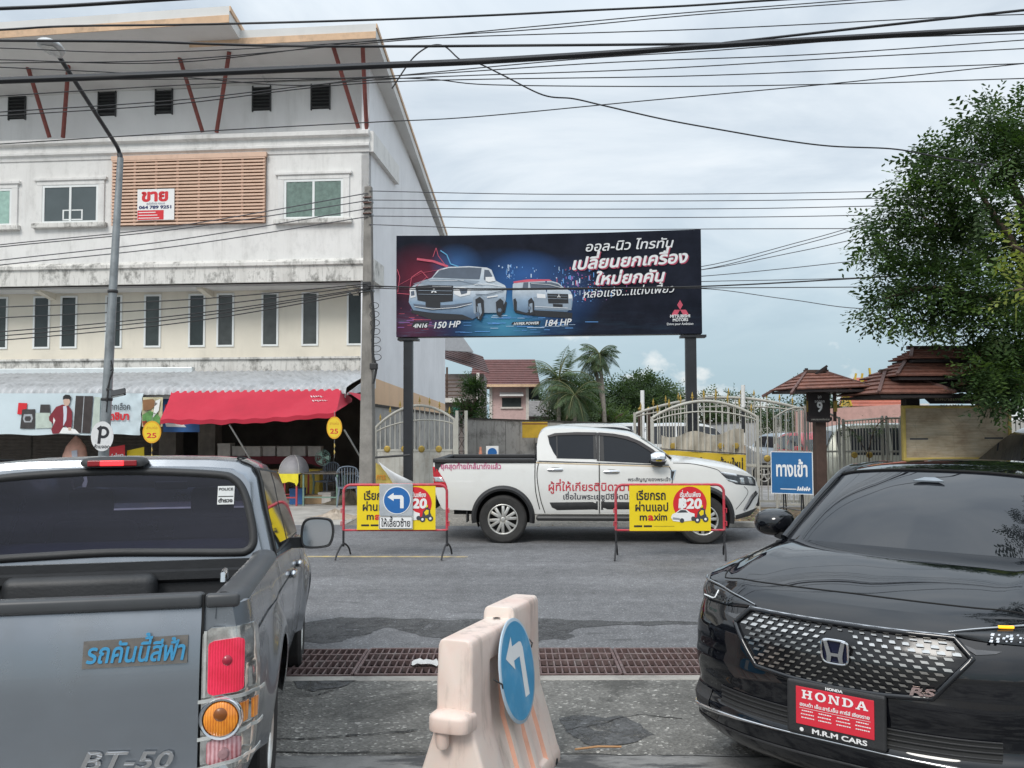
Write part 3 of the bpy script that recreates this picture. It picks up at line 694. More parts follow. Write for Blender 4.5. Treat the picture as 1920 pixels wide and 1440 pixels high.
# ================================================================== the white double cab pickup crossing on the main road
M_pearl = mat('pearl white paint', (.66,.655,.63), .28, var=.03, vscale=2, coat=.6, dirt=.14, dcol=(.36,.33,.29), dscale=2.0)
def white_pickup():
    HF = Frame(_g0(943,1019), R(-3.5))
    t = thing('pickup_truck', 'white double cab pickup with red and black lettering on its doors, crossing the road', 'pickup truck', fr=HF)
    WID = 1.86
    P = lambda u, v, y=0.0: HF.px(u, v, y)
    xF, xR = P(1426,925,.3).x, P(811,880).x
    def W(x, z):
        y = .055*((z-.78)/.5)**2 if z < .78 else (.03*((z-.78)/.4)**1.5 if z < 1.18 else .03+(z-1.18)*.30)
        if x > xF-.75: y += .42*((x-(xF-.75))/.75)**2.4
        if x < xR+.25: y += .06*((xR+.25-x)/.25)**2
        return y
    def S(u, v):
        y = 0
        for _ in range(12): p = HF.px(u, v, y); y = W(p.x, p.z)
        return p
    zg = P(943,864).z
    top = [(S(u,v).x, S(u,v).z) for u, v in ((814,864),(1005,864),(1120,868),(1256,866),(1279,867),(1318,871),(1358,877),(1390,883.5),(1407,889.5),(1416,897),(1421,912),(1426,922))]
    rw = P(943,974); fw = P(1318,977); ra = .43
    rcx, fcx, wz = rw.x, fw.x, .40
    zs = P(1080,964).z
    bot0 = [(xR, P(811,900).z), (S(818,930).x, S(818,930).z), (S(829,950).x, S(829,955).z), (rcx-.5, S(860,957).z), (rcx+.5, zs), (fcx-.5, zs), (fcx+.5, P(1376,972).z), (xF-.28, S(1405,967).z), (xF-.1, S(1419,953).z), (xF-.015, S(1425,938).z), (xF, S(1426,926).z)]
    def bot(x):
        z = lerp1(bot0, x)
        for c in (rcx, fcx):
            d = abs(x-c)
            if d < ra: z = max(z, wz+math.sqrt(ra*ra-d*d))
        return z
    xs = sorted(set([xR+(xF-xR)*i/150 for i in range(151)]+[c+s_*ra*math.sin(a*math.pi/24) for c in (rcx,fcx) for s_ in (-1,1) for a in range(13)]))
    NR = 12
    def side(far):
        rows = []
        for k in range(NR+1):
            row = []
            for x in xs:
                zt, zb = lerp1(top, x), bot(x); zb = min(zb, zt-.004); z = zb+(zt-zb)*k/NR; y = W(x, z); row.append(Vector((x, WID-y if far else y, z)))
            rows.append(row)
        return rows
    b = MB(); near, fard = side(0), side(1)
    b.grid(near); b.grid(fard, flip=True)
    # bonnet and front wing tops
    i0 = min(range(len(xs)), key=lambda i: abs(xs[i]-P(1250,866).x))
    hood = [[near[NR][i].lerp(fard[NR][i], j/12)+Vector((0,0,.075*math.sin(math.pi*j/12)**.6*min(1,(xF-xs[i])/.35))) for j in range(13)] for i in range(i0, len(xs))]
    b.grid(hood)
    # nose and tail
    b.grid([[near[k][-1] for k in range(NR+1)], [fard[k][-1] for k in range(NR+1)]])
    b.grid([[near[k][0] for k in range(NR+1)], [fard[k][0] for k in range(NR+1)]], flip=True)
    body = b.build('body', M_pearl, t, smooth=32, weld=True)
    # bed: liner floor, inner walls, cap rail
    xb0, xb1 = xR+.03, P(1005,864).x
    lz = zg; b = MB()
    b.b2((xb0,.05,lz-.48),(xb1,WID-.05,lz-.46)); b.b2((xb0,.05,lz-.46),(xb1,.085,lz+.0)); b.b2((xb0,WID-.085,lz-.46),(xb1,WID-.05,lz)); b.b2((xb1-.05,.085,lz-.46),(xb1,WID-.085,lz)); b.b2((xb0,.085,lz-.46),(xb0+.06,WID-.085,lz))
    b.build('bed_liner', M_blackpl, t)
    for r_ in (((xb0-.03,.02,lz-.03),(xb1-.01,.14,lz+.035)), ((xb0-.03,WID-.14,lz-.03),(xb1-.01,WID-.02,lz+.035)), ((xb0-.03,.145,lz-.02),(xb0+.08,WID-.145,lz+.03))): MB().b2(*r_).build('bed_rail', M_blackpl, t, bevel=.015)
    # cab
    lo = [(S(u,v).x, S(u,v).z) for u, v in ((1007,868),(1008,868),(1030,868),(1060,868),(1120,868),(1180,868),(1230,867),(1256,865))]
    hi = [(1006.5,838),(1010,818),(1018,808),(1036,804),(1075,804),(1122,807.5),(1168,812),(1186,815),(1200,822),(1240,848.5),(1256,863)]
    def Sy(u, v): return S(u, v)
    hi3 = [Sy(u,v) for u, v in hi]; hi3 = catmull(hi3, 5)
    n = len(hi3); lo3 = [S(1007+(1257-1007)*(i/(n-1)), 869-3*(i/(n-1))) for i in range(n)]
    ringN, ringF = [], []
    for a, c in zip(lo3, hi3):
        col = [a.lerp(c, k/4) for k in range(5)]; col = [Vector((p.x, W(p.x,p.z), p.z)) for p in col]; ringN.append(col)
    b = MB(); b.grid(ringN); b.grid([[Vector((p.x, WID-p.y, p.z)) for p in col] for col in ringN], flip=True)
    roofr = []
    for col in ringN:
        p = col[-1]; q_ = Vector((p.x, WID-p.y, p.z)); f = min(1, max(0, (p.z-1.5)/.25))
        roofr.append([p.lerp(q_, j/12)+Vector((.10*math.sin(math.pi*j/12)*(1 if p.x > 1.6 else -.3)*(1-f), 0, (.012+.035*f)*math.sin(math.pi*j/12)**.7)) for j in range(13)])
    b.grid(roofr, flip=True)
    b.build('cab', M_pearl, t, smooth=30, weld=True)
    ybase = lambda x, z: W(x, z)
    def panel(name, pts, m, lift=.004, parent=t, thick=.004, far=True):
        pp = [S(u, v) for u, v in pts]
        if far: MB().prism([Vector((p.x, WID-W(p.x,p.z)+lift, p.z)) for p in pp], (0,-thick,0)).build(name, m, t)
        return MB().prism([Vector((p.x, W(p.x,p.z)-lift, p.z)) for p in pp], (0,thick,0)).build(name, m, parent)
    def skin(name, left, right, m, lift, parent=t, nx=14, nz=14, far=True):
        """a panel that follows the curved side, between two lines given top to bottom"""
        L_, R_ = [S(u,v) for u,v in left], [S(u,v) for u,v in right]
        def along(l, f):
            tot = [0]
            for i in range(1,len(l)): tot.append(tot[-1]+(l[i]-l[i-1]).length)
            d = f*tot[-1]
            for i in range(1,len(l)):
                if d <= tot[i]+1e-9: return l[i-1].lerp(l[i], (d-tot[i-1])/max(1e-6,tot[i]-tot[i-1]))
            return l[-1]
        o = None
        for f_ in ((0,1) if far else (0,)):
            rows = []
            for k in range(nz+1):
                a_, c_ = along(L_, k/nz), along(R_, k/nz); row = []
                for j in range(nx+1):
                    p = a_.lerp(c_, j/nx); y = W(p.x,p.z)-lift*(1 if (0 < k < nz and 0 < j < nx) else .3); row.append((p.x, WID-y if f_ else y, p.z))
                rows.append(row)
            q_ = MB().grid(rows, flip=bool(f_)).build(name, m, t if f_ else parent, smooth=60, fix=False)
            if not f_: o = q_
        return o
    def line(name, pts, w, m, lift, parent=t, far=True):
        pp = catmull([S(u,v) for u,v in pts], 8); o = None
        for f_ in ((0,1) if far else (0,)):
            rows = []
            for i, p in enumerate(pp):
                d = (pp[min(i+1,len(pp)-1)]-pp[max(i-1,0)]); n_ = Vector((-d.z,0,d.x)).normalized()*w/2; row = []
                for e in (-1,1):
                    q_ = p+n_*e; y = W(q_.x,q_.z)-lift; row.append((q_.x, WID-y if f_ else y, q_.z))
                rows.append(row)
            q_ = MB().grid(rows).build(name, m, t if f_ else parent)
            if not f_: o = q_
        return o
    # glass
    rear_w = [(1027,816.5),(1040,813),(1075,811.5),(1117,812),(1119,861),(1046,859.5),(1038,849),(1030,832)]
    front_w = [(1124,812),(1150,815),(1175,820),(1196,828),(1222,843),(1240,855),(1243,866),(1218,869),(1124,864.5)]
    panel('window', rear_w, M_carglass); panel('window', front_w, M_carglass)
    panel('pillar_trim', [(1117.5,811),(1123.5,811.5),(1123.5,865),(1119,864)], M_blackpl, .0035)
    panel('pillar_trim', [(1112,812.5),(1117,812.5),(1118.5,861),(1113,861)], M_blackpl, .0075)
    panel('pillar_trim', [(1124.5,812.5),(1131,813.5),(1133,864.5),(1125,864)], M_blackpl, .0075)
    panel('pillar_trim', [(1042.5,814),(1045,814),(1046,859),(1043.5,859)], M_blackpl, .0075)
    M_visor = mat('smoked wind visor', (.035,.03,.03), .25, var=.1)
    panel('wind_visor', [(1026,817),(1040,812),(1080,810),(1118,810.5),(1118,816),(1080,815),(1044,816.5),(1030,820)], M_visor, .02)
    panel('wind_visor', [(1122,810.5),(1152,813),(1178,818),(1200,827),(1224,842),(1241,856),(1234,857),(1214,843),(1192,830),(1172,823),(1150,818.5),(1122,816)], M_visor, .02)
    line('belt_line', [(1010,864.3),(1120,867.8),(1254,872)], .013, M_blackpl, .009)
    line('gold_stripe', [(1005,867.5),(1120,871),(1256,875)], .012, mat('gold stripe', (.52,.38,.20), .4), .008)
    # doors
    M_recess = mat('handle recess', (.22,.22,.21), .4)
    def door(left, right, hu, hv):
        d = skin('door', left, right, M_pearl, .006)
        p = S(hu, hv); y = W(p.x,p.z)
        MB().lathe([(.001,-.125),(.016,-.12),(.026,-.08),(.028,0),(.026,.08),(.016,.12),(.001,.125)], 12, (p.x, y-.012, p.z), axis='X').build('handle', M_chrome, d, smooth=40)
        MB().lathe([(.001,-.125),(.016,-.12),(.026,-.08),(.028,0),(.026,.08),(.016,.12),(.001,.125)], 12, (p.x, WID-y+.012, p.z), axis='X').build('handle', M_chrome, t, smooth=40)
        b = MB(); b.sheet([Vector((p.x+.12*math.cos(a*math.pi/8), W(p.x,p.z)-.0095, p.z-.008+.045*math.sin(a*math.pi/8))) for a in range(16)]); b.build('handle_recess', M_recess, d)
        return d
    d1 = door([(1012,869.2),(1009,885),(1010,905),(1016,938),(1024,961)], [(1121.5,872),(1121.8,961)], 1041,880.5)
    d2 = door([(1125.5,872),(1125.8,961)], [(1252,876),(1259,890),(1257,912),(1251,940),(1246,961)], 1146.5,884.5)
    line('door_gap', [(1123.5,868),(1123.8,920),(1123.8,963)], .014, M_gap, .0065)
    line('door_gap', [(1254,874),(1261,889),(1259,912),(1253,940),(1248,963)], .012, M_gap, .0065)
    line('door_gap', [(1010,866),(1007,885),(1008,905),(1014,938),(1022,962)], .012, M_gap, .0065)
    line('door_gap', [(1003.5,863),(1003,900),(1005,925),(1012,955)], .014, M_gap, .003)
    line('door_gap', [(1262,868),(1300,870),(1340,879),(1352,886)], .009, M_gap, .003)
    line('door_gap', [(1395,912),(1402,925),(1380,955)], .008, M_gap, .003)
    # lower cladding, side step, flares
    skin('side_cladding', [(1028,941),(1036,957)], [(1121,940),(1121,956)], M_blackpl, .014, d1, 10, 3); skin('side_cladding', [(1127,940),(1127,956)], [(1250,941),(1246,956)], M_blackpl, .014, d2, 10, 3)
    za, zb = P(1100,966).z, P(1100,976).z; b = MB()
    for y0, y1 in ((-.09,.12),(WID-.12,WID+.09)): MB().b2((rcx+.52,y0,zb),(fcx-.55,y1,za-.005)).build('side_step', mat('dark step bar', (.05,.05,.05), .4, .4), t, bevel=.03)
    for c in (rcx, fcx):
        for far in (0, 1):
            rows = []
            for r_, dy in ((.415,.02),(.42,-.035),(.455,-.05),(.49,-.03),(.50,.0),(.50,.02)):
                row = []
                for k in range(33):
                    a = math.pi*(-.06+1.12*k/32); x, z = c+r_*math.cos(a), wz+r_*math.sin(a); y = max(W(x,z),.0)+dy; row.append((x, WID-y if far else y, z))
                rows.append(row)
            MB().grid(rows).build('wheel_flare', M_blackpl, t, smooth=50)
    b = MB()
    for c in (rcx, fcx):
        for y0, y1 in ((.05,.32),(WID-.32,WID-.05)):
            rows = [[(c+.425*math.cos(a*math.pi/24), y, wz+.425*math.sin(a*math.pi/24)) for a in range(-3,28)] for y in (y0,y1)]; b.grid(rows)
            yy = y1 if y0 < .5 else y0; b.sheet([(c+.43*math.cos(a*math.pi/12), yy, wz+.43*math.sin(a*math.pi/12)) for a in range(-1,14)])
    b.b2((xR+.3,.3,.42),(xF-.4,WID-.3,.62)); b.build('underbody', M_under, t)
    for c in (rcx, fcx):
        wheel(t, (c,.11,.372), .378, .25, .63, 6, True, -1); wheel(t, (c,WID-.11,.372), .378, .25, .63, 6, True, 1)
    # lamps, mirror, vent, bumper trims
    tl = skin('tail_lamp', [(811,875),(812.5,893),(814,913)], [(817,875.5),(826,889),(836,905),(839,914)], M_redlens, .016); skin('lens', [(812.5,893),(814,904)], [(828,893),(836,905)], M_lens, .022, tl, 8, 6)
    hl = skin('headlight', [(1348,883.5),(1356,892),(1366,901),(1380,908)], [(1411,894),(1416.5,901),(1417,911)], mat('headlamp dark glass', (.06,.065,.07), .06, .2, var=.3, vscale=30), .008, t, 16, 8)
    skin('lens', [(1350,884.3),(1357,891)], [(1380,888.5),(1384,894)], M_chrome, .014, hl, 8, 4); skin('lens', [(1386,895),(1388,907)], [(1395,895),(1397,908)], M_lens, .015, hl, 6, 6); skin('lens', [(1401,893.5),(1405,908)], [(1409,895),(1414,907)], M_lens, .015, hl, 6, 6); skin('lens', [(1360,897),(1366,902)], [(1384,902),(1384,907)], M_lens, .014, hl, 6, 4)
    line('fog_trim', [(1418,921),(1409,931),(1402,944),(1395,957)], .035, M_chrome, .010); line('fog_trim', [(1420,924),(1412,934),(1405,946),(1399,955)], .03, M_blackpl, .012)
    skin('bumper_chin', [(1379,966),(1379,974)], [(1420,951),(1406,967)], M_blackpl, .010, t, 12, 3)
    panel('wing_vent', [(1257,881),(1268,881),(1263,900),(1256,899)], M_chrome, .006); panel('wing_vent', [(1258,883.5),(1265,883.5),(1261,897.5),(1258,897)], M_blackpl, .009)
    p = S(1232,862); b = MB(); b.lathe([(.001,-.13),(.08,-.12),(.115,-.05),(.12,.03),(.10,.1),(.04,.13),(.001,.135)], 16, (0,0,0), axis='X')
    b.v = [Vector((v.x*.95, v.y*.85, v.z*.95)) for v in b.v]
    nf = list(b.f)
    for i, y in enumerate((-.16, WID+.16)):
        c = MB(); c.mats = [M_chrome, M_blackpl]; c.v = [v+Vector((p.x, y+W(p.x,p.z)*(1 if i == 0 else -1), p.z+.02)) for v in b.v]; c.f = list(nf); c.m = [0 if sum(b.v[k].z for k in f)/len(f) > -.03 else 1 for f in nf]
        c.cur = 1; c.bar((p.x+.04, y+.1*(1 if i == 0 else -1), p.z-.06), (p.x+.04, W(p.x,p.z)+.03 if i == 0 else WID-W(p.x,p.z)-.03, p.z-.06), .06, .08)
        c.build('mirror', None, t, smooth=40)
    # front: grille, plate and bumper dark mouth (seen only from the side)
    yn = W(xF-.01, .9)+.03; b = MB().b2((xF-.02,yn,P(1420,915).z-.32),(xF+.012,WID-yn,P(1420,915).z-.02)); gr = b.build('grille', M_blackpl, t)
    b = MB(); 
    for k in range(4): b.b2((xF+.012,yn+.02,P(1420,915).z-.29+k*.07),(xF+.02,WID-yn-.02,P(1420,915).z-.265+k*.07))
    b.build('grille_bar', M_chrome, gr)
    b = MB().b2((xR-.12,.15,.52),(xR+.05,WID-.15,.66)); b.build('rear_bumper', M_blackpl, t, bevel=.03)
    # windscreen and rear glass of the cab
    A, B_ = S(1196,820.5), S(1254,861); b = MB()
    def wp(p, f): return Vector((p.x+.03+.1*math.sin(math.pi*(.08+.84*f))*.9, W(p.x,p.z)+.09+(WID-2*(W(p.x,p.z)+.09))*f, p.z+.012))
    b.grid([[wp(B_, j/10) for j in range(11)], [wp(A, j/10)+Vector((-.0,0,-.012)) for j in range(11)]]); b.build('windscreen', M_carglass, t, smooth=40)
    xr_ = S(1007,840).x-.028; b = MB().b2((xr_-.006,.3,1.24),(xr_+.05,WID-.3,1.56)); b.build('rear_window', M_carglass, t, bevel=.02)
    # lettering on the side
    M_mag = mat('magenta vinyl', (.45,.03,.16), .45); M_rv = mat('red vinyl', (.48,.02,.04), .45); M_kv = mat('charcoal vinyl', (.035,.035,.05), .45)
    def word(s_, u0, v0, u1, m, h, lift=.012, bold=.012):
        o, e = S(u0, v0), S(u1, v0); b = MB(); ang = 0
        lettering(b, s_, m, (o.x,0,o.z), ((e-o).x,0,(e-o).z), (0,0,1), width=(e-o).length, height=h, bold=bold, fn=lambda p: Vector((p.x, W(p.x,p.z)-lift, p.z)))
        b.build('lettering', None, t)
    word('ยุคสุดท้ายใกล้มาถึงแล้ว', 826,879,940, M_mag, .115, .01)
    word('พระสัญญาของพระเจ้า', 1177,902,1257, M_kv, .075)
    word('ผู้ที่ให้เกียรติบิดามารดา', 1027,920,1213, M_rv, .17)
    word('เชื่อในพระเยซูมีชีวิตนิรันดร์', 1055,936,1212, M_kv, .115, .0125)
    for y in (.0,):
        MB().b2((rcx-.58,.04,.32),(rcx-.56,.26,.62)).build('mud_flap', M_blackpl, t); MB().b2((rcx-.58,WID-.26,.32),(rcx-.56,WID-.04,.62)).build('mud_flap', M_blackpl, t)
    return t
white_pickup()
# ================================================================== the grey pickup just ahead on the left
M_grey = mat('steel grey metallic paint', (.24,.262,.29), .24, .72, var=.05, vscale=1.5, coat=.5, dirt=.25, dcol=(.20,.19,.175), dscale=2.2, rvar=.07)
def grey_pickup():
    TF = Frame((-1.78,2.95,.18), .19, -.07)
    t = thing('pickup_truck', 'steel grey pickup seen from behind with a blue lettered sticker on its tailgate', 'pickup truck', fr=TF)
    P = lambda u, v, c=0.0, ax=1: TF.px(u, v, c, ax)
    YF, YB, YC = 4.95, 0.0, 1.43
    rc, fc, wz, ra = 1.02, 4.02, .36, .42
    def W(y, z):
        w = .868-.03*((z-.8)/.35)**2 if z < .8 else .868-.045*((z-.8)/.32)**2 if z < 1.12 else .823-(z-1.12)*.30
        if y < .14: w -= .05*((.14-y)/.14)**2
        if y > YF-.7: w -= .40*((y-(YF-.7))/.7)**2.4
        for c in (rc, fc):                         # wings swell round the wheels
            d = math.hypot(y-c, z-wz)
            if z < 1.05: w += .045*math.exp(-((d-.45)/.10)**2)
        return w
    top = [(0,1.062),(1.40,1.10),(1.45,1.12),(3.0,1.10),(3.4,1.10),(3.9,1.09),(4.5,1.03),(4.8,.95),(YF,.82)]
    bot0 = [(0,.46),(.3,.42),(fc-.5,.40),(fc+.5,.42),(YF-.1,.45),(YF,.55)]
    def bot(y):
        z = lerp1(bot0, y)
        for c in (rc, fc):
            if abs(y-c) < ra: z = max(z, wz+math.sqrt(ra*ra-(y-c)**2))
        return z
    ys = sorted(set([YF*i/130 for i in range(131)]+[c+s_*ra*math.sin(a*math.pi/24) for c in (rc,fc) for s_ in (-1,1) for a in range(13)]))
    NR = 14; b = MB(); sides = []
    for sg in (1,-1):
        rows = [[Vector((sg*W(y, z), y, z)) for y in ys for z in [min(bot(y),lerp1(top,y)-.004)+(lerp1(top,y)-min(bot(y),lerp1(top,y)-.004))*k/NR]] for k in range(NR+1)]
        sides.append(rows); b.grid(rows)
    i0 = min(range(len(ys)), key=lambda i: abs(ys[i]-3.35))
    b.grid([[sides[0][NR][i].lerp(sides[1][NR][i], j/12)+Vector((0,0,.07*math.sin(math.pi*j/12)**.6*min(1,(YF-ys[i])/.4))) for j in range(13)] for i in range(i0,len(ys))])
    b.grid([[sides[0][k][-1] for k in range(NR+1)],[sides[1][k][-1] for k in range(NR+1)]])
    # bed side tops and the corner posts beside the tailgate
    i1 = min(range(len(ys)), key=lambda i: abs(ys[i]-YC))
    for sg, rows in zip((1,-1), sides):
        r0 = rows[NR][:i1+1]; b.grid([r0, [Vector((p.x-sg*.03, p.y, p.z+.022)) for p in r0], [Vector((sg*.735, p.y, p.z+.026)) for p in r0], [Vector((sg*.73, p.y, p.z-.05)) for p in r0]])
        col = [rows[k][0] for k in range(NR+1)]; b.grid([col, [Vector((sg*.69, .012, p.z)) for p in col], [Vector((sg*.685, .10, p.z)) for p in col]])
    b.build('body', M_grey, t, smooth=35, weld=True)
    M_liner = mat('dark bed liner', (.017,.018,.020), .5, var=.2, vscale=5, bump=.1, bscale=60)
    b = MB(); fl = .60
    b.sheet([(-.73,.05,fl),(.73,.05,fl),(.73,YC,fl),(-.73,YC,fl)])
    for sg in (1,-1): b.grid([[(sg*.735,y,z) for y in (.05,.5,1.0,YC)] for z in (fl,.8,1.07)])
    rows = [[(x, YC-.01-dy, z) for x in (-.73,-.35,0,.35,.73)] for z, dy in ((fl,0),(.86,0),(.88,.03),(.94,.03),(.96,0),(1.0,0),(1.02,.035),(1.06,.035),(1.07,.01),(1.112,.01),(1.114,-.03))]
    b.grid(rows); b.build('bed_liner', M_liner, t, smooth=40)
    b = MB().box((-.10,YC-.06,.83),(.72,.1,.46)); b.build('liner_hump', M_liner, t, bevel=.05, bseg=4, smooth=40)
    # rail caps over the bed sides
    for sg in (1,-1):
        rows = []
        for i in range(15):
            y = .035+(YC-.035)*i/14; w = W(y,1.06); zt = lerp1(top,y); rows.append([(sg*(w-.002),y,zt+.004),(sg*(w-.015),y,zt+.03),(sg*(w-.05),y,zt+.042),(sg*.745,y,zt+.042),(sg*.715,y,zt+.025),(sg*.712,y,zt-.05)])
        MB().grid(rows).add(rows[0],[tuple(range(6))]).build('bed_rail', mat('grey black rail cap', (.045,.047,.05), .42, var=.15, vscale=5), t, smooth=50)
    p = P(443,1090,.1,1)
    MB().tube([(.70,.42,1.10),(.70,.42,1.13),(.70,.48,1.14),(.70,.5,1.10)], .012, 8).build('bed_hook', M_chrome, t, smooth=40)
    # tailgate: a slightly bellied panel
    L_, R_ = -.692, .683; rows = []
    for k in range(16):
        z = .47+(1.055-.47)*k/15; f = k/15; yy = -.024+.125*max(0,f-.50)**2+.030*max(0,f-.86)-.010*max(0,.25-f); rows.append([(L_+(R_-L_)*j/24, yy-.006*math.sin(math.pi*j/24), z) for j in range(25)])
    tg = MB().grid(rows); tg.grid([rows[-1], [(x, .06, 1.05) for x, _, _ in rows[-1]]]); tg.grid([[(R_,r[-1][1],r[-1][2]) for r in rows],[(R_,.06,r[-1][2]) for r in rows]]); tg.grid([[(L_,r[0][1],r[0][2]) for r in rows],[(L_,.06,r[0][2]) for r in rows]]); tg.grid([[(x,.061,z) for x,_,z in rows[0]] for z in (.47,1.05)])
    tgo = tg.build('tailgate', M_grey, t, smooth=40)
    cap = MB().b2((L_-.003,-.016,1.054),(R_+.002,.075,1.105)); cap.build('tailgate_cap', mat('grey black rail cap', (1,1,1)), tgo, bevel=.014, bseg=3, smooth=40)
    MB().b2((.6835,-.002,.47),(.691,.03,1.10)).build('panel_gap', M_gap, t)
    for sg in (1,): MB().b2((.694,-.012,1.052),(.815,.02,1.104)).build('corner_cap', mat('grey black rail cap', (1,1,1)), t, bevel=.015, bseg=3, smooth=40)
    def onrear(u, v, lift=.0):
        y = -.02
        for _ in range(6): p = P(u, v, y); f = (p.z-.47)/.585; y = -.030+.125*max(0,f-.50)**2+.030*max(0,f-.86)-.002
        return Vector((p.x, y-lift, p.z))
    # the sticker and the badge
    q = [onrear(*c) for c in ((157,1203),(353,1190),(351,1243),(153,1255))]
    st_ = MB().sheet(q).build('sticker', mat('grey brown sticker', (.115,.105,.095), .5, var=.2, vscale=30), tgo)
    M_cy = mat('sky blue vinyl', (.05,.27,.48), .4)
    o = onrear(160,1244,.002); e = onrear(346,1236,.002); d = (e-o); b = MB()
    lettering(b, 'รถคันนี้สีฟ้า', M_cy, o, d, (0,0,1), width=d.length, height=.092, bold=.02, slant=.22, lift=.001); b.build('lettering', None, st_)
    o = onrear(146,1443,.004); e = onrear(318,1440,.004); d = e-o; b = MB(); lettering(b, 'BT-50', M_chrome, o, d, (0,0,1), width=d.length, height=.085, bold=.02, slant=.3, lift=.004); b.build('badge', None, tgo, solid=.004)
    # tail lamps
    def ribbed(name, c0, c1, rough, freq, em=None, es=0):
        m, N, L, P = _new(name); tc = N.new('ShaderNodeTexCoord'); w = N.new('ShaderNodeTexWave'); w.inputs['Scale'].default_value = freq; w.inputs['Distortion'].default_value = 1.5; L.new(tc.outputs['Object'], w.inputs['Vector'])
        v = N.new('ShaderNodeTexVoronoi'); v.inputs['Scale'].default_value = 55; L.new(tc.outputs['Object'], v.inputs['Vector'])
        n = _noise(N, L, tc.outputs['Object'], 16, 3); f = _mix(N, L, .72, w.outputs['Color'], n); col = _ramp(N, L, f, [(.3, c0), (.7, c1)]); pass
        L.new(col, P.inputs['Base Color']); P.inputs['Roughness'].default_value = rough; P.inputs['Coat Weight'].default_value = 1; P.inputs['Coat Roughness'].default_value = .03
        b_ = N.new('ShaderNodeBump'); b_.inputs['Strength'].default_value = .3; b_.inputs['Distance'].default_value = .004; L.new(w.outputs['Fac'], b_.inputs['Height']); L.new(b_.outputs[0], P.inputs['Normal'])
        if em: L.new(_mix(N, L, f, tuple(q*.55 for q in em), em), P.inputs['Emission Color']); P.inputs['Emission Strength'].default_value = es
        return m
    M_lampbase = mat('lamp reflector', (.62,.62,.60), .12, .85, var=.35, vscale=30); M_redlit = ribbed('lit red lens', (.40,.004,.02), (.62,.02,.07), .25, 34, (.9,.02,.07), .30); M_pink = ribbed('pale pink lens', (.30,.07,.08), (.66,.40,.42), .2, 22); M_orange2 = ribbed('amber ribbed lens', (.55,.14,.004), (.85,.30,.02), .2, 34)
    M_clear = mat('clear polycarbonate', (.62,.63,.61), .06, .5, var=.2, vscale=25)
    def lamp(sg):
        def wrap(s, z, off=0.0):
            """s from 0 at the tailgate edge round the corner onto the flank, in metres"""
            xo = W(.02, z); w1 = xo-.045-.692
            if s < w1: return Vector((sg*(.692+s), -.012-off+.01*(s/w1)**3, z))
            a = min(1, (s-w1)/.075); 
            if a < 1: return Vector((sg*(xo-.045+(.045+off)*math.sin(a*math.pi/2)), .045-(.047+off)*math.cos(a*math.pi/2), z))
            return Vector((sg*(W(.05+s-w1-.075, z)+off), .045+(s-w1-.075), z))
        def patch(name, s0, s1, z0, z1, m, off, parent, n=14, k=8, skew=0.0, th=.004, rd=0.0):
            def rows_at(o_):
                out = []
                for i in range(k+1):
                    z = z0+(z1-z0)*i/k; e = min(z-z0, z1-z); ins = rd-math.sqrt(max(0,rd*rd-(rd-e)**2)) if rd and e < rd else 0
                    out.append([wrap(s0+ins+(s1-s0-2*ins)*j/n, z+skew*(j/n), o_) for j in range(n+1)])
                return out
            rows = rows_at(off)
            b = MB().grid(rows); rows2 = rows_at(off-th)
            b.grid([rows[0],rows2[0]]); b.grid([rows[-1],rows2[-1]]); b.grid([[r[0] for r in rows],[r[0] for r in rows2]]); b.grid([[r[-1] for r in rows],[r[-1] for r in rows2]])
            return b.build(name, m, parent, smooth=40)
        base = patch('tail_lamp', .0, .235, .49, .985, M_lampbase, .014, t, k=24, th=.02, rd=.03)
        patch('red_lens', .022, .132, .752, .940, M_redlit, .024, base, k=24, skew=.006, rd=.018, th=.012); patch('lens_border', .006, .015, .745, .975, M_clear, .020, base, k=3)
        for z, sk in ((.728,.02),(.60,.03),(.50,.035)): patch('lens_rib', -.008, .225, z, z+.012, M_clear, .034, base, k=2, skew=sk)
        b = MB(); c = wrap(.07,.672,.024)
        b.lathe([(.001,-.030),(.04,-.028),(.058,-.02),(.062,.0)], 24, (c.x,c.y+.004,c.z), axis='Y'); b.build('amber_lens', M_orange2, base, smooth=50)
        MB().lathe([(.062,-.004),(.063,-.020),(.070,-.022),(.076,-.012),(.076,.004)], 28, (c.x,c.y+.006,c.z), axis='Y').build('lamp_ring', M_chrome, base, smooth=50)
        patch('amber_strip', .115, .20, .645, .715, M_orange2, .021, base, skew=.006)
        patch('pink_lens', .022, .128, .515, .598, M_pink, .022, base, k=14, skew=.006, rd=.015)
        MB().lathe([(.001,-.012),(.016,-.01),(.022,0)], 16, wrap(.078,.55,.022), axis='Y').build('bulb', mat('bulb', (.34,.20,.21), .2, .3), base, smooth=50)
        MB().lathe([(.001,-.008),(.014,-.006),(.019,0)], 16, wrap(.085,.87,.024), axis='Y').build('bulb', mat('red bulb', (.30,.02,.04), .2), base, smooth=50)
        MB().lathe([(.001,-.034),(.02,-.033),(.024,-.028)], 16, (c.x,c.y+.004,c.z+.018), axis='Y').build('bulb', mat('amber bulb', (.2,.06,.01), .3), base, smooth=50)
    lamp(1); lamp(-1)
    # cab
    def ring(y, belt, roof, half, tuck=0.0, lean=0.0):
        h = roof-belt; pts = [(.823-tuck,belt),(.80-tuck,belt+h*.18),(.755-tuck,belt+h*.5),(half+.055,belt+h*.80),(half+.02,belt+h*.90),(half-.05,belt+h*.965),(half-.2,belt+h*.99),(half*.35,belt+h*1.0)]
        full = pts+[(-x,z) for x,z in reversed(pts)]
        return [Vector((x, y+lean*(z-belt)/h, z)) for x, z in full]
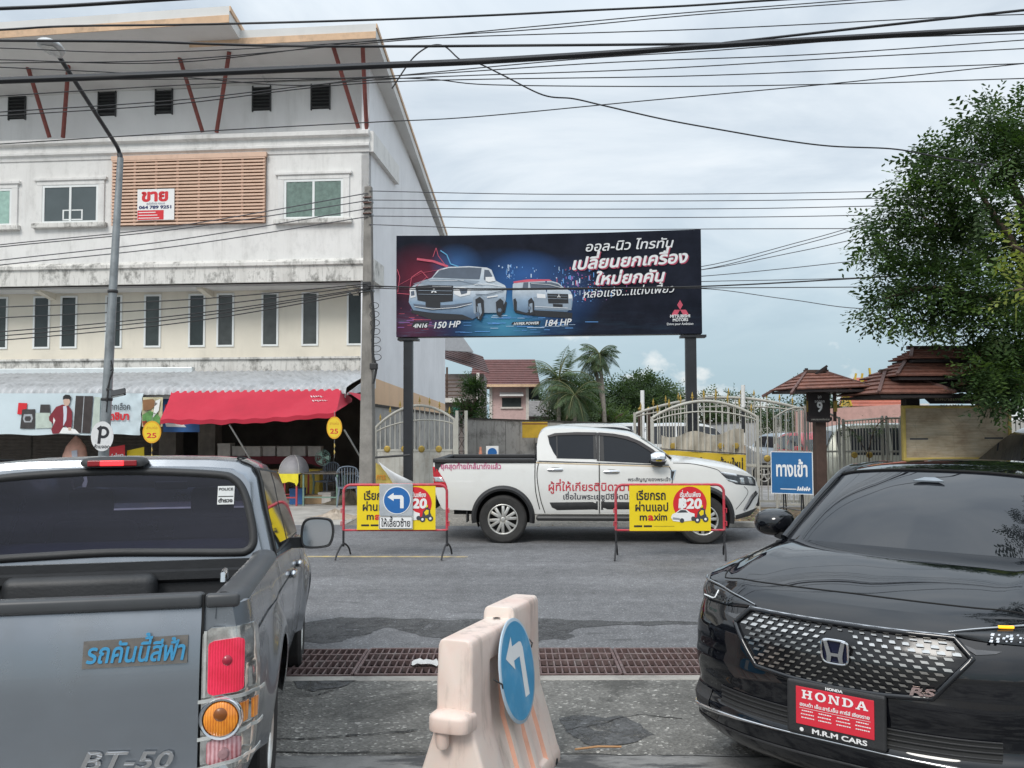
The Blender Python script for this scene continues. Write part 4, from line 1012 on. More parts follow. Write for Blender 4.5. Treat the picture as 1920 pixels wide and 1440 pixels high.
    rings = [ring(1.445,1.105,1.60,.64,.045,.11), ring(1.46,1.105,1.635,.66,.012,.11), ring(1.52,1.105,1.648,.665,0,.09), ring(2.0,1.105,1.672,.665,0,.0), ring(2.6,1.105,1.675,.66,0,0), ring(3.0,1.10,1.66,.65,0,-.12), ring(3.28,1.10,1.60,.63,0,-.28), ring(3.7,1.09,1.33,.66,.01,-.3), ring(3.85,1.09,1.12,.70,.03,-.1)]
    b = MB(); r0 = rings[0]; nr_ = len(r0)
    for i in range(len(rings)-1):
        for j in range(nr_-1):
            if i == 6 and 4 <= j <= 10: continue                 # the windscreen opening
            b.add([rings[i][j], rings[i][j+1], rings[i+1][j+1], rings[i+1][j]], [(0,1,2,3)])
    cab_b = b
    # roof ditch seams
    for sg in (1,-1):
        pts = [Vector((sg*(abs(r[k].x)+.003), r[k].y, r[k].z)) for k in range(1,6) for r in (rings[2],)]
        MB().tube(catmull([(sg*.828,1.52,1.11)]+[(p.x,p.y,p.z) for p in pts]+[(sg*.612,1.75,1.648),(sg*.612,2.9,1.650)],4), .006, 6).build("roof_seam", M_gap, t)
    # rear window with its rubber
    def onback(u, v, off=0.0):
        y = 1.46
        for _ in range(8): p = P(u, v, y); y = 1.445+.11*(p.z-1.105)/.5-.014-off
        return Vector((p.x, y, p.z))
    cx = .0
    half = [onback(u,v) for u,v in ((222,884),(330,886),(415,891),(437,898),(452,913),(463,940),(471,975),(475,1005),(473,1022),(462,1033),(440,1036),(330,1036),(222,1036))]
    half[0].x = half[-1].x = cx
    outl = catmull(half+[Vector((-p.x,p.y,p.z)) for p in reversed(half[1:-1])], 4, True)
    plane_y = lambda z: 1.445+.11*(z-1.105)/.5-.012
    r_out = [Vector((p.x, plane_y(p.z), p.z)) for p in [Vector((q_.x*.985, 0, 1.105+(q_.z-1.105)*.985+.004)) for q_ in r0]]
    cab_b.grid([r0+r0[:1], r_out+r_out[:1]]); hole = [Vector((p.x*1.0, plane_y(p.z), p.z)) for p in outl]; fl_ = r_out+hole; cab_b.add(fl_, [tuple(q_) for q_ in tessellate_polygon([[Vector((p.x,p.z,0)) for p in r_out],[Vector((p.x,p.z,0)) for p in hole]])])
    cab_b.build('cab', M_grey, t, smooth=40, weld=True)
    m, N, L, _pn = _new('blue tinted rear glass'); tr_ = N.new('ShaderNodeBsdfTransparent'); tr_.inputs[0].default_value = (.36,.38,.60,1); g_ = N.new('ShaderNodeBsdfGlossy'); g_.inputs['Roughness'].default_value = .03; fz = N.new('ShaderNodeFresnel'); fz.inputs[0].default_value = 1.45; df = N.new('ShaderNodeBsdfDiffuse'); df.inputs[0].default_value = (.05,.05,.075,1)
    m1 = N.new('ShaderNodeMixShader'); L.new(_ramp(N, L, _noise(N, L, N.new('ShaderNodeTexCoord').outputs['Object'], 1.2, 5, .6, (.35,1,6)), [(.35, .12), (.7, .34)]), m1.inputs[0]); L.new(tr_.outputs[0], m1.inputs[1]); L.new(df.outputs[0], m1.inputs[2])
    m2 = N.new('ShaderNodeMixShader'); L.new(fz.outputs[0], m2.inputs[0]); L.new(m1.outputs[0], m2.inputs[1]); L.new(g_.outputs[0], m2.inputs[2]); L.new(m2.outputs[0], N['Material Output'].inputs[0]); M_rg = m
    # the cabin seen through it
    M_seat = mat('grey seat cloth', (.045,.045,.05), .85, var=.2, vscale=8)
    for x in (-.36,.36):
        s_ = MB().box((x,2.55,.98),(.50,.16,.62),rot=Matrix.Rotation(R(-12),3,'X')).build('front_seat', M_seat, t, bevel=.06, bseg=3, smooth=40); MB().box((x,2.47,1.40),(.26,.10,.17)).build('headrest', M_seat, s_, bevel=.04, bseg=3, smooth=40)
    MB().box((0,1.72,.95),(1.36,.18,.50)).build('rear_bench', M_seat, t, bevel=.05, bseg=3, smooth=40)
    MB().box((0,3.42,1.03),(1.36,.45,.16)).build('dashboard', M_blackpl, t, bevel=.05, bseg=3); MB().b2((-.74,1.5,.55),(.74,3.6,.58)).build('cab_floor', M_under, t)
    MB().box((0,3.05,1.50),(.22,.02,.06)).build('inner_mirror', M_blackpl, t, bevel=.01)
    MB().sheet([p+Vector((0,-.004,0)) for p in outl]).build('rear_window', M_rg, t)
    MB().tube(outl+outl[:2], .022, 8, False).build('window_rubber', M_blackpl, bpy.data.objects[[o.name for o in t.children if o.name.startswith('rear_window')][0]], smooth=60)


    # police sticker
    a_, c_ = onback(407,946,.012), onback(440,911,.012); b = MB().sheet([a_, (c_.x,(a_.y),a_.z), (c_.x,c_.y,c_.z), (a_.x,c_.y,c_.z)])
    sk = b.build('window_sticker', mat('white sticker', (.62,.63,.62), .5), t); b = MB(); w_ = c_.x-a_.x; h_ = c_.z-a_.z; dv = (c_-Vector((c_.x-0,0,0)))
    upv = Vector((0,c_.y-a_.y,h_)).normalized()
    M_ink = mat('black ink', (.015,.015,.016), .5)
    lettering(b, 'POLICE', M_ink, a_+Vector((.012*w_*5,0,0))+upv*h_*.78, (1,0,0), upv, width=w_*.86, height=h_*.2, bold=.03)
    lettering(b, 'ตำรวจ', M_ink, a_+Vector((.06*w_,0,0))+upv*h_*.12, (1,0,0), upv, width=w_*.86, height=h_*.27, bold=.05)
    b.add([a_+Vector((w_*.05,-.001,0))+upv*h_*.42, a_+Vector((w_*.95,-.001,0))+upv*h_*.42, a_+Vector((w_*.95,-.001,0))+upv*h_*.47, a_+Vector((w_*.05,-.001,0))+upv*h_*.47], [(0,1,2,3)])
    b.build('lettering', None, sk)
    # high brake lamp on the roof edge
    c = P(222,867,1.53); c.x = .0; b = MB(); rows = []
    for i in range(17):
        f = -1+2*i/16; e = math.sqrt(max(0,1-abs(f)**5)); rows.append([(c.x+f*.172, c.y-.055*e, c.z-.028*e),(c.x+f*.172, c.y-.06*e, c.z),(c.x+f*.172, c.y-.035*e, c.z+.026*e),(c.x+f*.172, c.y+.05*e, c.z+.032*e),(c.x+f*.172, c.y+.1*e, c.z)])
    bl = b.grid(rows).build('brake_lamp', M_blackpl, t, smooth=60)
    MB().box((c.x,c.y-.0605,c.z-.006),(.24,.01,.03)).build('red_lens', mat('dark red lens', (.25,.008,.012), .15), bl, bevel=.004)
    M_lit = mat('lit brake lamp', (.8,.02,.02), .2, var=0, emit=(1,.03,.04), estr=1.6)
    MB().box((c.x,c.y-.064,c.z-.006),(.115,.01,.026)).build('lit_lens', M_lit, bl, bevel=.003)
    # flank: door gaps, dark side glass, handle
    def side_strip(name, pts, w, m, sg=1, lift=.004, parent=t):
        pp = catmull([Vector((0,y,z)) for y,z in pts], 6); rows = []
        for i, p in enumerate(pp):
            d = pp[min(i+1,len(pp)-1)]-pp[max(i-1,0)]; n_ = Vector((0,-d.z,d.y)).normalized()*w/2; rows.append([(sg*(W((p+n_*e).y,(p+n_*e).z)+lift),(p+n_*e).y,(p+n_*e).z) for e in (-1,1)])
        return MB().grid(rows).build(name, m, parent)
    def cabside(y, z, lift):
        h = .565; f = (z-1.105)/h
        prof = [(0,.823),(.18,.80),(.5,.755),(.8,.72),(.9,.685),(.965,.615)]
        return lerp1(prof, f)+lift
    for sg in (1,-1):
        side_strip('door_gap', [(1.47,1.09),(1.47,.8),(1.50,.55),(1.55,.42)], .014, M_gap, sg)
        side_strip('door_gap', [(2.45,1.09),(2.45,.7),(2.45,.43)], .012, M_gap, sg)
        side_strip('door_gap', [(3.42,1.08),(3.45,.8),(3.40,.43)], .012, M_gap, sg)
        side_strip('flank_crease', [(.1,.93),(1.0,.935),(2.5,.93),(3.4,.92)], .02, M_grey, sg, .006)
        for y0, y1, y2, y3 in ((1.64,2.42,2.42,1.74),(2.50,3.62,3.14,2.50)):
            rows = []
            for k in range(7):
                z = 1.135+(1.575-1.135)*k/6; f = k/6; rows.append([(sg*cabside(0, z, .006), (y0+(y3-y0)*f)*(1-j/6)+(y1+(y2-y1)*f)*j/6, z) for j in range(7)])
            MB().grid(rows).build('side_window', M_carglass, t, smooth=60)
        b = MB(); rows = []
        for k in range(7):
            z = 1.12+.47*k/6; rows.append([(sg*cabside(0,z,.004), y, z) for y in (1.58,3.6-.5*k/6)])
        MB().grid(rows).build('window_surround', M_blackpl, t, smooth=60)
        for y in (2.33, 3.05) if sg == 1 else (3.05,):
            MB().lathe([(.001,-.11),(.018,-.10),(.03,-.05),(.03,.05),(.018,.10),(.001,.11)], 12, (0,0,0), axis='X')
            hb = MB(); hb.lathe([(.001,-.11),(.018,-.10),(.026,-.05),(.026,.05),(.018,.10),(.001,.11)], 12, (0,0,0), axis='X'); hb.v = [Vector((sg*(W(y,.94)+.018)+v.y*.8, y+v.x, .94+v.z)) for v in hb.v]; hb.build('handle', M_chrome, t, smooth=50)
    # mirrors
    for sg in (1,-1):
        out = catmull([Vector((sg*x, 2.72, z)) for x, z in ((.905,1.09),(.90,1.17),(.915,1.235),(.96,1.262),(1.06,1.258),(1.10,1.235),(1.112,1.165),(1.095,1.095),(1.06,1.07),(.95,1.065))], 4, True)
        c_ = sum(out, Vector())/len(out); b = MB(); rows = [[c_.lerp(p, s_)+Vector((0,dy,0)) for p in out] for s_, dy in ((1.0,0),(1.06,.02),(1.05,.06),(.9,.11),(.6,.14),(.05,.15))]
        b.grid([r+r[:1] for r in rows]); b.bar((sg*.80,2.80,1.10),(sg*.95,2.78,1.10),.09,.07)
        mo = b.build('mirror', M_blackpl, t, smooth=50); MB().sheet([c_.lerp(p,.90)+Vector((0,-.001,0)) for p in out]).build('mirror_glass', mat('mirror glass', (.30,.31,.33), .07, 1.0, var=0), mo)
        MB().grid([[c_.lerp(p,1.0)+Vector((0,0,0)) for p in out+out[:1]],[c_.lerp(p,.88)+Vector((0,.004,0)) for p in out+out[:1]]]).build('mirror_rim', M_blackpl, mo)
    # wheels, bumper, underside, windscreen
    b = MB()
    for c in (rc, fc):
        for sg in (1,-1):
            b.grid([[(sg*x, c+.425*math.cos(a*math.pi/24), wz+.425*math.sin(a*math.pi/24)) for a in range(-3,28)] for x in (.5,.83)]); b.sheet([(sg*.5, c+.43*math.cos(a*math.pi/12), wz+.43*math.sin(a*math.pi/12)) for a in range(-1,14)])
    b.b2((-.55,.15,.36),(.55,YF-.3,.56)); b.build('underbody', M_under, t)
    for c in (rc, fc):
        for sg in (1,-1):
            wo = wheel(t, (sg*.735, c, .365), .37, .25, .6, 6, False, -1); wo.rotation_euler = (0,0,R(90) if sg > 0 else R(-90))
    MB().b2((-.85,-.16,.36),(.85,.05,.47)).build('rear_bumper', M_chrome, t, bevel=.03, smooth=40)
    MB().grid([[rings[6][k]+Vector((0,.035,.012)) for k in range(4,12)],[rings[7][k]+Vector((0,.035,.012)) for k in range(4,12)]]).build('windscreen', glass('clear windscreen', (.02,.02,.02), .62, .02), t)
    return t
grey_pickup()
# ================================================================== the black crossover facing us on the right
M_bpaint = mat('black gloss paint', (.004,.0045,.0065), .3, var=.1, vscale=1.2, coat=1.0, spec=0.0)
M_bpaint.node_tree.nodes['Principled BSDF'].inputs['Coat IOR'].default_value = 1.62
def black_suv():
    HV = Frame((1.42,3.86,.10), 2.45, .02)
    t = thing('crossover_car', 'glossy black crossover with a chrome studded grille and red front plate, facing the street corner', 'car', fr=HV)
    C0 = [(0,0),(.15,-.003),(.3,-.02),(.45,-.056),(.55,-.095),(.65,-.147),(.74,-.21),(.80,-.26),(.845,-.32),(.872,-.39),(.888,-.5),(.895,-.65),(.897,-.9),(.897,-1.3),(.897,-2.0),(.897,-2.8),(.892,-3.4),(.875,-3.9),(.83,-4.15),(.70,-4.29),(.4,-4.36),(0,-4.38)]
    pl = catmull([(x,y,0) for x,y in C0], 6); n = len(pl); NS = n-1
    nor = []
    for i in range(n):
        d = pl[min(i+1,n-1)]-pl[max(i-1,0)]; nor.append(Vector((-d.y, d.x, 0)).normalized())     # outward
    nor = [v if v.dot(Vector((pl[i].x, pl[i].y+2.1, 0))) > 0 else -v for i, v in enumerate(nor)]
    OF = [(.18,.14),(.21,.07),(.26,.02),(.33,-.005),(.385,-.015),(.40,.0),(.43,.022),(.50,.02),(.55,.004),(.61,-.004),(.64,.004),(.70,.002),(.76,.008),(.82,.03),(.88,.066),(.93,.105),(.965,.15),(1.0,.2)]
    OS = [(.18,.10),(.24,.04),(.32,.015),(.42,.0),(.55,-.006),(.70,.0),(.80,.004),(.88,.012),(.95,.024),(1.0,.038),(1.06,.055),(1.12,.075)]
    def bl(i):
        y = pl[i].y; return min(1, max(0, (-.20-y)/.34))
    def top(i):
        y, x = pl[i].y, pl[i].x
        if i < 80: return lerp1([(0,.962),(.26,.958),(.36,.955),(.45,.962),(.65,.995),(.9,1.02),(1.3,1.05),(2.0,1.065)], -y)
        return lerp1([(1.3,1.05),(2.0,1.065),(3.2,1.09),(4.0,1.10),(4.4,1.08)], -y)
    fc, rc, wz, ra = -.86, -3.47, .335, .39
    def bot(i):
        y = pl[i].y; z = .18 if y > -.4 else lerp1([(.4,.18),(.5,.24),(4,.26),(4.4,.3)], -y)
        if abs(pl[i].x) > .8:
            for c in (fc, rc):
                if abs(y-c) < ra: z = max(z, wz+math.sqrt(ra*ra-(y-c)**2))
        return z
    def off(i, z): b = bl(i); b = b*b*(3-2*b); return lerp1(OF, z)*(1-b)+lerp1(OS, z)*b
    def at_(i, z, lift=0.0):
        o = off(i, z)-lift; p = pl[i]-nor[i]*o; return Vector((max(p.x,0) if i not in (0,NS) else 0, p.y, z))
    def front(x, z, lift=0.0):
        """point of the front face at lateral x"""
        lo, hi = 0, 66
        for _ in range(26):
            m_ = (lo+hi)/2; i = int(m_); f = m_-i; p = at_(i,z,lift).lerp(at_(i+1,z,lift), f)
            if p.x < abs(x): lo = m_
            else: hi = m_
        return Vector((x, p.y, z))
    NR = 34
    def zrow(i, k):
        zb, zt = bot(i), top(i); return zb+(zt-zb)*k/NR
    b = MB(); half = [[at_(i, zrow(i,k)) for i in range(n)] for k in range(NR+1)]
    other = [[Vector((-p.x,p.y,p.z)) for p in r] for r in half]
    b.grid(half); b.grid(other)
    b.build('body', M_bpaint, t, smooth=50, weld=True)
    # bonnet: a patch between the nose edge, the wings and the foot of the screen
    iA = min(range(n), key=lambda i: abs(pl[i].y+.33) if i < n//2 else 9); iB = min(range(n), key=lambda i: abs(pl[i].y+1.28) if i < 84 else 9)
    E_ = [at_(i, top(i)) for i in range(n)]
    def arc(lst, f):
        L = [0]
        for i in range(1,len(lst)): L.append(L[-1]+(lst[i]-lst[i-1]).length)
        d = f*L[-1]
        for i in range(1,len(lst)):
            if d <= L[i]+1e-9: return lst[i-1].lerp(lst[i], (d-L[i-1])/max(1e-9,L[i]-L[i-1]))
        return lst[-1]
    Fh = E_[:iA+1]; Sh = E_[iA:iB+1]; Rh = catmull([(0,-1.07,1.128),(.3,-1.09,1.126),(.6,-1.17,1.117),(.74,-1.235,1.10),Sh[-1]], 6)
    mir = lambda p: Vector((-p.x,p.y,p.z))
    def bonnet(f, d):
        a = abs(f); s = 1 if f >= 0 else -1
        Fp, Rp, Sp, S0 = arc(Fh,a), arc(Rh,a), arc(Sh,d), arc(Sh,d)
        c = Vector((0, Fp.y*0, 0)); F0, R0, F1, R1 = Fh[0], Rh[0], Fh[-1], Rh[-1]
        M0 = F0.lerp(R0, d)                        # centre line
        p = Fp.lerp(Rp, d)+(Sp-F1.lerp(R1,d))*a
        z = .052*math.sin(math.pi*min(1,d*1.02))**.8*(1-a**3)+.010*math.exp(-((a-.70)/.07)**2)*math.sin(math.pi*d)-.012*math.exp(-((a-.82)/.06)**2)*math.sin(math.pi*d)
        return Vector((s*p.x, p.y, p.z+z))
    NF, ND = 40, 30
    b = MB().grid([[bonnet(-1+2*j/NF, i/ND) for j in range(NF+1)] for i in range(ND+1)]); b.build('bonnet', M_bpaint, t, smooth=60)
    def seam(name, pts, r=.004, m=M_gap): return MB().tube(pts, r, 5).build(name, m, t)
    seam('bonnet_gap', [bonnet(-.86+1.72*j/30, .10)+Vector((0,0,.0005)) for j in range(31)], .0035)
    for s in (1,-1):
        seam('bonnet_gap', [bonnet(s*(.86+.0*j/16), .10+.86*j/16)+Vector((0,0,.0005)) for j in range(17)], .0035)
    # windscreen, roof and glasshouse
    Wb = catmull([(0,-1.10,1.122),(.3,-1.12,1.12),(.6,-1.20,1.112),(.76,-1.30,1.095)], 8)
    Wt = catmull([(0,-1.74,1.528),(.25,-1.755,1.524),(.48,-1.80,1.505),(.605,-1.86,1.478)], 8)
    m_ = len(Wb); full = lambda l: [mir(p) for p in reversed(l[1:])]+l
    fb, ft = full(Wb), full(Wt); N2 = len(fb)
    M_screen = glass('dark windscreen', (.010,.011,.014), 0, .015, .8)
    rows = []
    for k in range(13):
        f = k/12; rows.append([fb[j].lerp(ft[j], f)+Vector((0, .035*math.sin(math.pi*f)*(1-(2*j/(N2-1)-1)**4), .03*math.sin(math.pi*f)*(1-(2*j/(N2-1)-1)**4))) for j in range(N2)])
    ws = MB().grid(rows).build('windscreen', M_screen, t, smooth=70)
    b = MB(); pts = [ft[j].lerp(fb[j], .02)+Vector((0,.012,.012)) for j in range(N2)]
    c_ = rows[10][N2//2]; up = (rows[11][N2//2]-rows[9][N2//2]).normalized(); rt = Vector((1,0,0)); nn = rt.cross(up); nn = nn if nn.y > 0 else -nn
    c_ = c_+nn*.006-up*.005
    b.add([c_+rt*x+up*y+nn*z_ for z_ in (0,.01) for x,y in ((-.085,-.03),(.085,-.03),(.03,.014),(-.03,.014))], [(0,1,2,3),(4,5,6,7),(0,1,5,4),(1,2,6,5),(2,3,7,6),(3,0,4,7)]); b.build('camera_cover', mat('grey sensor cover', (.22,.25,.28), .4), ws)
    def roofline(y): return lerp1([(1.74,1.53),(1.9,1.553),(2.3,1.578),(2.8,1.582),(3.3,1.56),(3.8,1.50),(4.15,1.40)], -y)
    stations = [-1.8,-1.9,-2.1,-2.4,-2.8,-3.3,-3.8,-4.1]
    rr = [[Vector((p.x,p.y,p.z+.004)) for p in ft]]
    for y in stations[1:]:
        w = lerp1([(1.86,.605),(2.4,.615),(3.3,.60),(4.1,.54)], -y); rr.append([Vector((w*(2*j/(N2-1)-1), y-.10*abs(2*j/(N2-1)-1)**2.5*max(0,1-(-y-1.8)/.6), roofline(y)-.045*abs(2*j/(N2-1)-1)**2.4)) for j in range(N2)])
    MB().grid(rr).build('roof', M_bpaint, t, smooth=70)
    seam('roof_gap', [Vector((p.x,p.y+.004,p.z+.004)) for p in ft], .007)
    # side glass and pillars
    for s in (1,-1):
        belt = [(.78,-1.24,1.085),(.845,-1.6,1.068),(.85,-2.2,1.075),(.85,-2.9,1.09),(.835,-3.5,1.11),(.78,-4.1,1.12)]; roofe = [(.76,-1.30,1.10),(.605,-1.86,1.478),(.612,-2.3,1.525),(.61,-2.9,1.53),(.595,-3.5,1.48),(.54,-4.1,1.36)]
        B_, T_ = catmull(belt,6), catmull(roofe,6)
        MB().grid([[(s*a.lerp(c,k/6).x, a.lerp(c,k/6).y, a.lerp(c,k/6).z) for a,c in zip(B_,T_)] for k in range(7)]).build('side_glass', M_carglass, t, smooth=60)
        MB().tube([(s*p.x,p.y,p.z) for p in T_[:8]+T_[8:]], [.028]*8+[.022]*(len(T_)-8), 8).build('pillar', M_bpaint, t, smooth=60)
        MB().tube([(s*p.x,p.y,p.z-.005) for p in B_], .014, 6).build('belt_trim', M_blackpl, t, smooth=60)
    back = MB(); back.grid([[rr[-1][j] for j in range(N2)], [Vector((p.x*1.38, -4.28, 1.10)) for p in rr[-1]]]); back.build('rear_window', M_carglass, t)
    # grille
    hexo = [(.452,.887),(.525,.815),(.385,.642),(.20,.628),(0,.622)]
    full_h = hexo+[(-x,z) for x,z in reversed(hexo[:-1])]
    dense = []
    for i,(x,z) in enumerate(full_h):
        x2,z2 = full_h[(i+1)%len(full_h)]
        for k in range(12): f = k/12; dense.append((x+(x2-x)*f, z+(z2-z)*f))
    def span(z):
        if z > .815: return .525+(.452-.525)*(z-.815)/(.887-.815)
        if z > .642: return .385+(.525-.385)*(z-.642)/(.815-.642)
        return .385*max(0,(z-.622)/.02)**.5
    M_gr = mat('gloss black grille', (.008,.008,.009), .15, var=0)
    rows = []
    for k in range(23):
        z = .624+(.886-.624)*k/22; s_ = span(z); rows.append([front(s_*(-1+2*j/30), z, .006) for j in range(31)])
    gr = MB().grid(rows).build('grille', M_gr, t, smooth=60)
    for a, c, m2, r_, nm in ((0,12,M_bpaint,.016,'grille_frame'),):
        pts = [front(x,z,.012) for x,z in dense]; 
        MB().tube(pts+pts[:2], .013, 8, False).build(nm, M_bpaint, gr, smooth=60)
    MB().tube([front(x,.892,.014) for x in [-.455+.91*j/24 for j in range(25)]], [.009]*25, 8).build('chrome_strip', M_chrome, gr, smooth=60)
    b = MB(); M_tile2 = mat('satin chrome stud', (.55,.53,.50), .28, 1.0, var=0)
    b.mat(M_tile2); zr = [.868-.0208*k for k in range(12)]
    for k, z in enumerate(zr):
        s_ = span(z)-.02; step = .047
        for j in range(-12,13):
            x = (j+(.5 if k % 2 else 0))*step*(1+.012*abs(j)); 
            if abs(x) > s_-.012: continue
            if abs(x) < .062 and .705 < z < .85: continue
            w = .0088+.0075*abs(x)/.5; h = .0042+.0016*abs(x)/.5; tp = k < 3
            sl = .006*(1 if x > 0 else -1)
            sl = .004*(1 if x > 0 else -1); l0, l1 = (.008,.016) if tp else (.017,.0155)
            P_ = [front(x-w-sl,z+h,l0), front(x+w-sl,z+h,l0), front(x+w+sl,z-h,l1), front(x-w+sl,z-h,l1)]
            Q_ = [front(x-w+sl,z-h-.002,.006), front(x+w+sl,z-h-.002,.006)]
            b.add(P_+Q_, [(0,1,2,3),(3,2,5,4)])
    b.build('grille_studs', None, gr)
    # emblem
    c0 = front(0,.778,.03); b = MB()
    ring = []
    for j in range(40):
        a = 2*math.pi*j/40; ca, sa = math.cos(a), math.sin(a); e = .42; ring.append(Vector((.058*math.copysign(abs(ca)**e,ca)*(1+.06*sa), 0, .052*math.copysign(abs(sa)**e,sa))))
    tilt = Matrix.Rotation(R(-6),3,'X'); rg = [c0+tilt@p for p in ring]
    MB().sheet([c0+tilt@(p*.98)+Vector((0,-.006,0)) for p in ring]).build('emblem_back', mat('deep blue enamel', (.006,.008,.03), .1, var=0), gr)
    em = MB().tube(rg+rg[:2], .0055, 8, False)
    for s in (1,-1):
        em.prism([c0+tilt@Vector((s*x,-.002,z)) for x,z in ((.047,.046),(.030,.046),(.016,-.006),(.013,-.012),(.019,-.046),(.036,-.046),(.034,-.02),(.036,-.005))], tilt@Vector((0,.010,0)))
    em.prism([c0+tilt@Vector((x,-.002,z)) for x,z in ((-.020,-.004),(.020,-.004),(.0165,-.018),(-.0165,-.018))], tilt@Vector((0,.009,0)))
    em.build('emblem', M_chrome, gr, smooth=40)
    o = front(-.30,.650,.026); e = front(-.395,.655,.026); d = e-o; b = MB(); lettering(b, 'RS', mat('bright red chrome', (.55,.42,.40), .25, .8), o, d, (0,0,1), width=d.length, height=.042, bold=.03, slant=.15, lift=.002); b.build('badge', None, gr, solid=.004)
    # headlights
    M_hl = mat('headlamp smoked lens', (.014,.015,.017), .05, var=.2, vscale=30, spec=.7)
    M_led = mat('led lamp facets', (.55,.57,.60), .1, .9, var=.4, vscale=50)
    M_drl = mat('chrome brow', (.45,.46,.47), .15, 1.0, var=0)
    M_amber = mat('lit amber indicator', (.8,.35,.02), .2, var=0, emit=(1,.42,.01), estr=1.5)
    def hl(s):
        upper = [(.43,.906),(.52,.922),(.62,.934),(.72,.944),(.80,.950),(.845,.953),(.868,.955)]; lower = [(.43,.897),(.50,.886),(.58,.878),(.66,.872),(.74,.868),(.81,.866),(.86,.875)]
        U, L = catmull([(x,0,z) for x,z in upper],5), catmull([(x,0,z) for x,z in lower],5)
        def F2(x,z,l):
            return front(s*min(x,.875),z,l)
        rows = [[F2(a.lerp(c,k/6).x, a.lerp(c,k/6).z, .007+.012*math.sin(math.pi*k/6)) for a,c in zip(L,U)] for k in range(7)]
        h = MB().grid(rows).build('headlight', M_hl, t, smooth=60)
        MB().tube([F2(p.x,p.z+.002,.017) for p in U], [.003+.006*i/len(U) for i in range(len(U))], 8).build('brow_strip', M_drl, h, smooth=60)
        if s < 0: MB().tube([F2(x,.937,.024) for x in (.600,.615,.635,.65)], .0062, 8).build('indicator', M_amber, h, smooth=60)
        b = MB()
        for i in range(9):
            for j in range(3):
                x = .585+.022*i+rnd.uniform(-.006,.006); z = .887+.010*j+rnd.uniform(-.003,.003); k_ = rnd.uniform(.4,1.0); q_ = [F2(x+dx*k_,z+dz*k_,.0225) for dx,dz in ((-.007,-.004),(.005,-.005),(.007,.004),(-.004,.005))]; b.add(q_,[(0,1,2,3)])
        b.build('led_pattern', M_led if s < 0 else mat('dim lamp facets', (.10,.11,.12), .1, .8), h)
        MB().tube([F2(x,z,.021) for x,z in ((.70,.925),(.705,.893),(.72,.886),(.80,.886))], .004, 6).build('daylight_strip', mat('white lamp strip', (.75,.77,.78), .3, var=0), h, smooth=60)
        # dark facet under the lamp and the outer bumper intake
        fac = [(.46,.872),(.54,.845),(.66,.838),(.80,.842),(.80,.834),(.56,.822)]
        MB().sheet([F2(x,z,.006) for x,z in ((.448,.878),(.53,.848),(.62,.846),(.60,.836),(.535,.828))]).build('lamp_facet', mat('grey gloss facet', (.03,.032,.037), .12, coat=1, var=0), t)
        ib = [(.80,.50),(.87,.56),(.885,.52),(.87,.40),(.80,.36)]
        rows = [[front(s*x, z, .004) for x in (.70,.74,.78,.82,.86)] for z in (.345,.36,.375,.39,.405,.42,.435)]
        MB().grid(rows).build('side_intake', M_blackpl, t)
    hl(1); hl(-1)
    # lower intake with slats, chrome lip
    b = MB(); rows = [[front(x, z, .003) for x in [-.62+1.24*j/30 for j in range(31)]] for z in (.405,.43,.46,.485)]; it = MB().grid(rows).build('lower_intake', M_under, t)
    for z in (.418,.440,.462,.482): MB().tube([front(x, z, .006) for x in [-.62+1.24*j/24 for j in range(25)]], .004, 6).build('intake_slat', M_blackpl, it, smooth=60)
    lipx = [-.872+1.744*j/60 for j in range(61)]
    MB().tube([front(x, .387-.062*abs(x/.87)**2.5, .006) for x in lipx], [.004+.008*min(1,max(0,(abs(x)-.3)/.4)) for x in lipx], 8).build('chrome_lip', M_chrome, t, smooth=60)
    MB().tube([front(x, .300-.02*abs(x/.87)**2, .004) for x in lipx], .006, 6).build('lip_ridge', M_blackpl, t, smooth=60)
    # front plate
    pc = front(0,.52,.045); 
    def pf(x,z,l=0.0): return Vector((x, pc.y+l, z))
    fr_ = MB().b2((-.215,pc.y-.03,.395),(.215,pc.y,.630)).build('number_plate', M_blackpl, t, bevel=.012, bseg=3)
    M_pr = mat('bright red plate', (.62,.025,.045), .4, var=.05)
    M_wt = mat('white lettering', (.78,.77,.76), .5, var=0)
    pr = MB().b2((-.17,pc.y+.001,.440),(.17,pc.y+.004,.605)).build('red_plate', M_pr, fr_, bevel=.006)
    L_ = lambda b, s_, x, z, w, h, bold=.02, lift=.0055: lettering(b, s_, M_wt, pf(x,z), (-1,0,0), (0,0,1), width=w, height=h, bold=bold, align='C', lift=lift)
    b = MB(); b.mat(M_wt)
    # slab letters H O N D A
    def bars(rects, ox, oz, k):
        for x0,z0,x1,z1 in rects: b.add([pf(ox-k*x,oz+k*z,.0055) for x,z in ((x0,z0),(x1,z0),(x1,z1),(x0,z1))],[(0,1,2,3)])
    k = .0062; oz = .556; ox = .142
    adv = 9.6
    H_ = [(0,0,3.2,.9),(0,5.1,3.2,6),(4.4,0,7.6,.9),(4.4,5.1,7.6,6),(.8,.9,2.4,5.1),(5.2,.9,6.8,5.1),(2.4,2.5,5.2,3.5)]
    bars(H_,ox,oz,k)
    b2_ = b; 
    def ringo(cx,cz,rx,rz,ix,iz,a0=0,a1=360,n_=20):
        for i in range(n_):
            a,c = R(a0+(a1-a0)*i/n_), R(a0+(a1-a0)*(i+1)/n_)
            b.add([pf(ox-k*(cx+r1*math.cos(t_)),oz+k*(cz+r2*math.sin(t_)),.0055) for t_,r1,r2 in ((a,rx,rz),(c,rx,rz),(c,ix,iz),(a,ix,iz))],[(0,1,2,3)])
    ringo(adv+3.9,3,3.9,3.25,2.1,2.2)
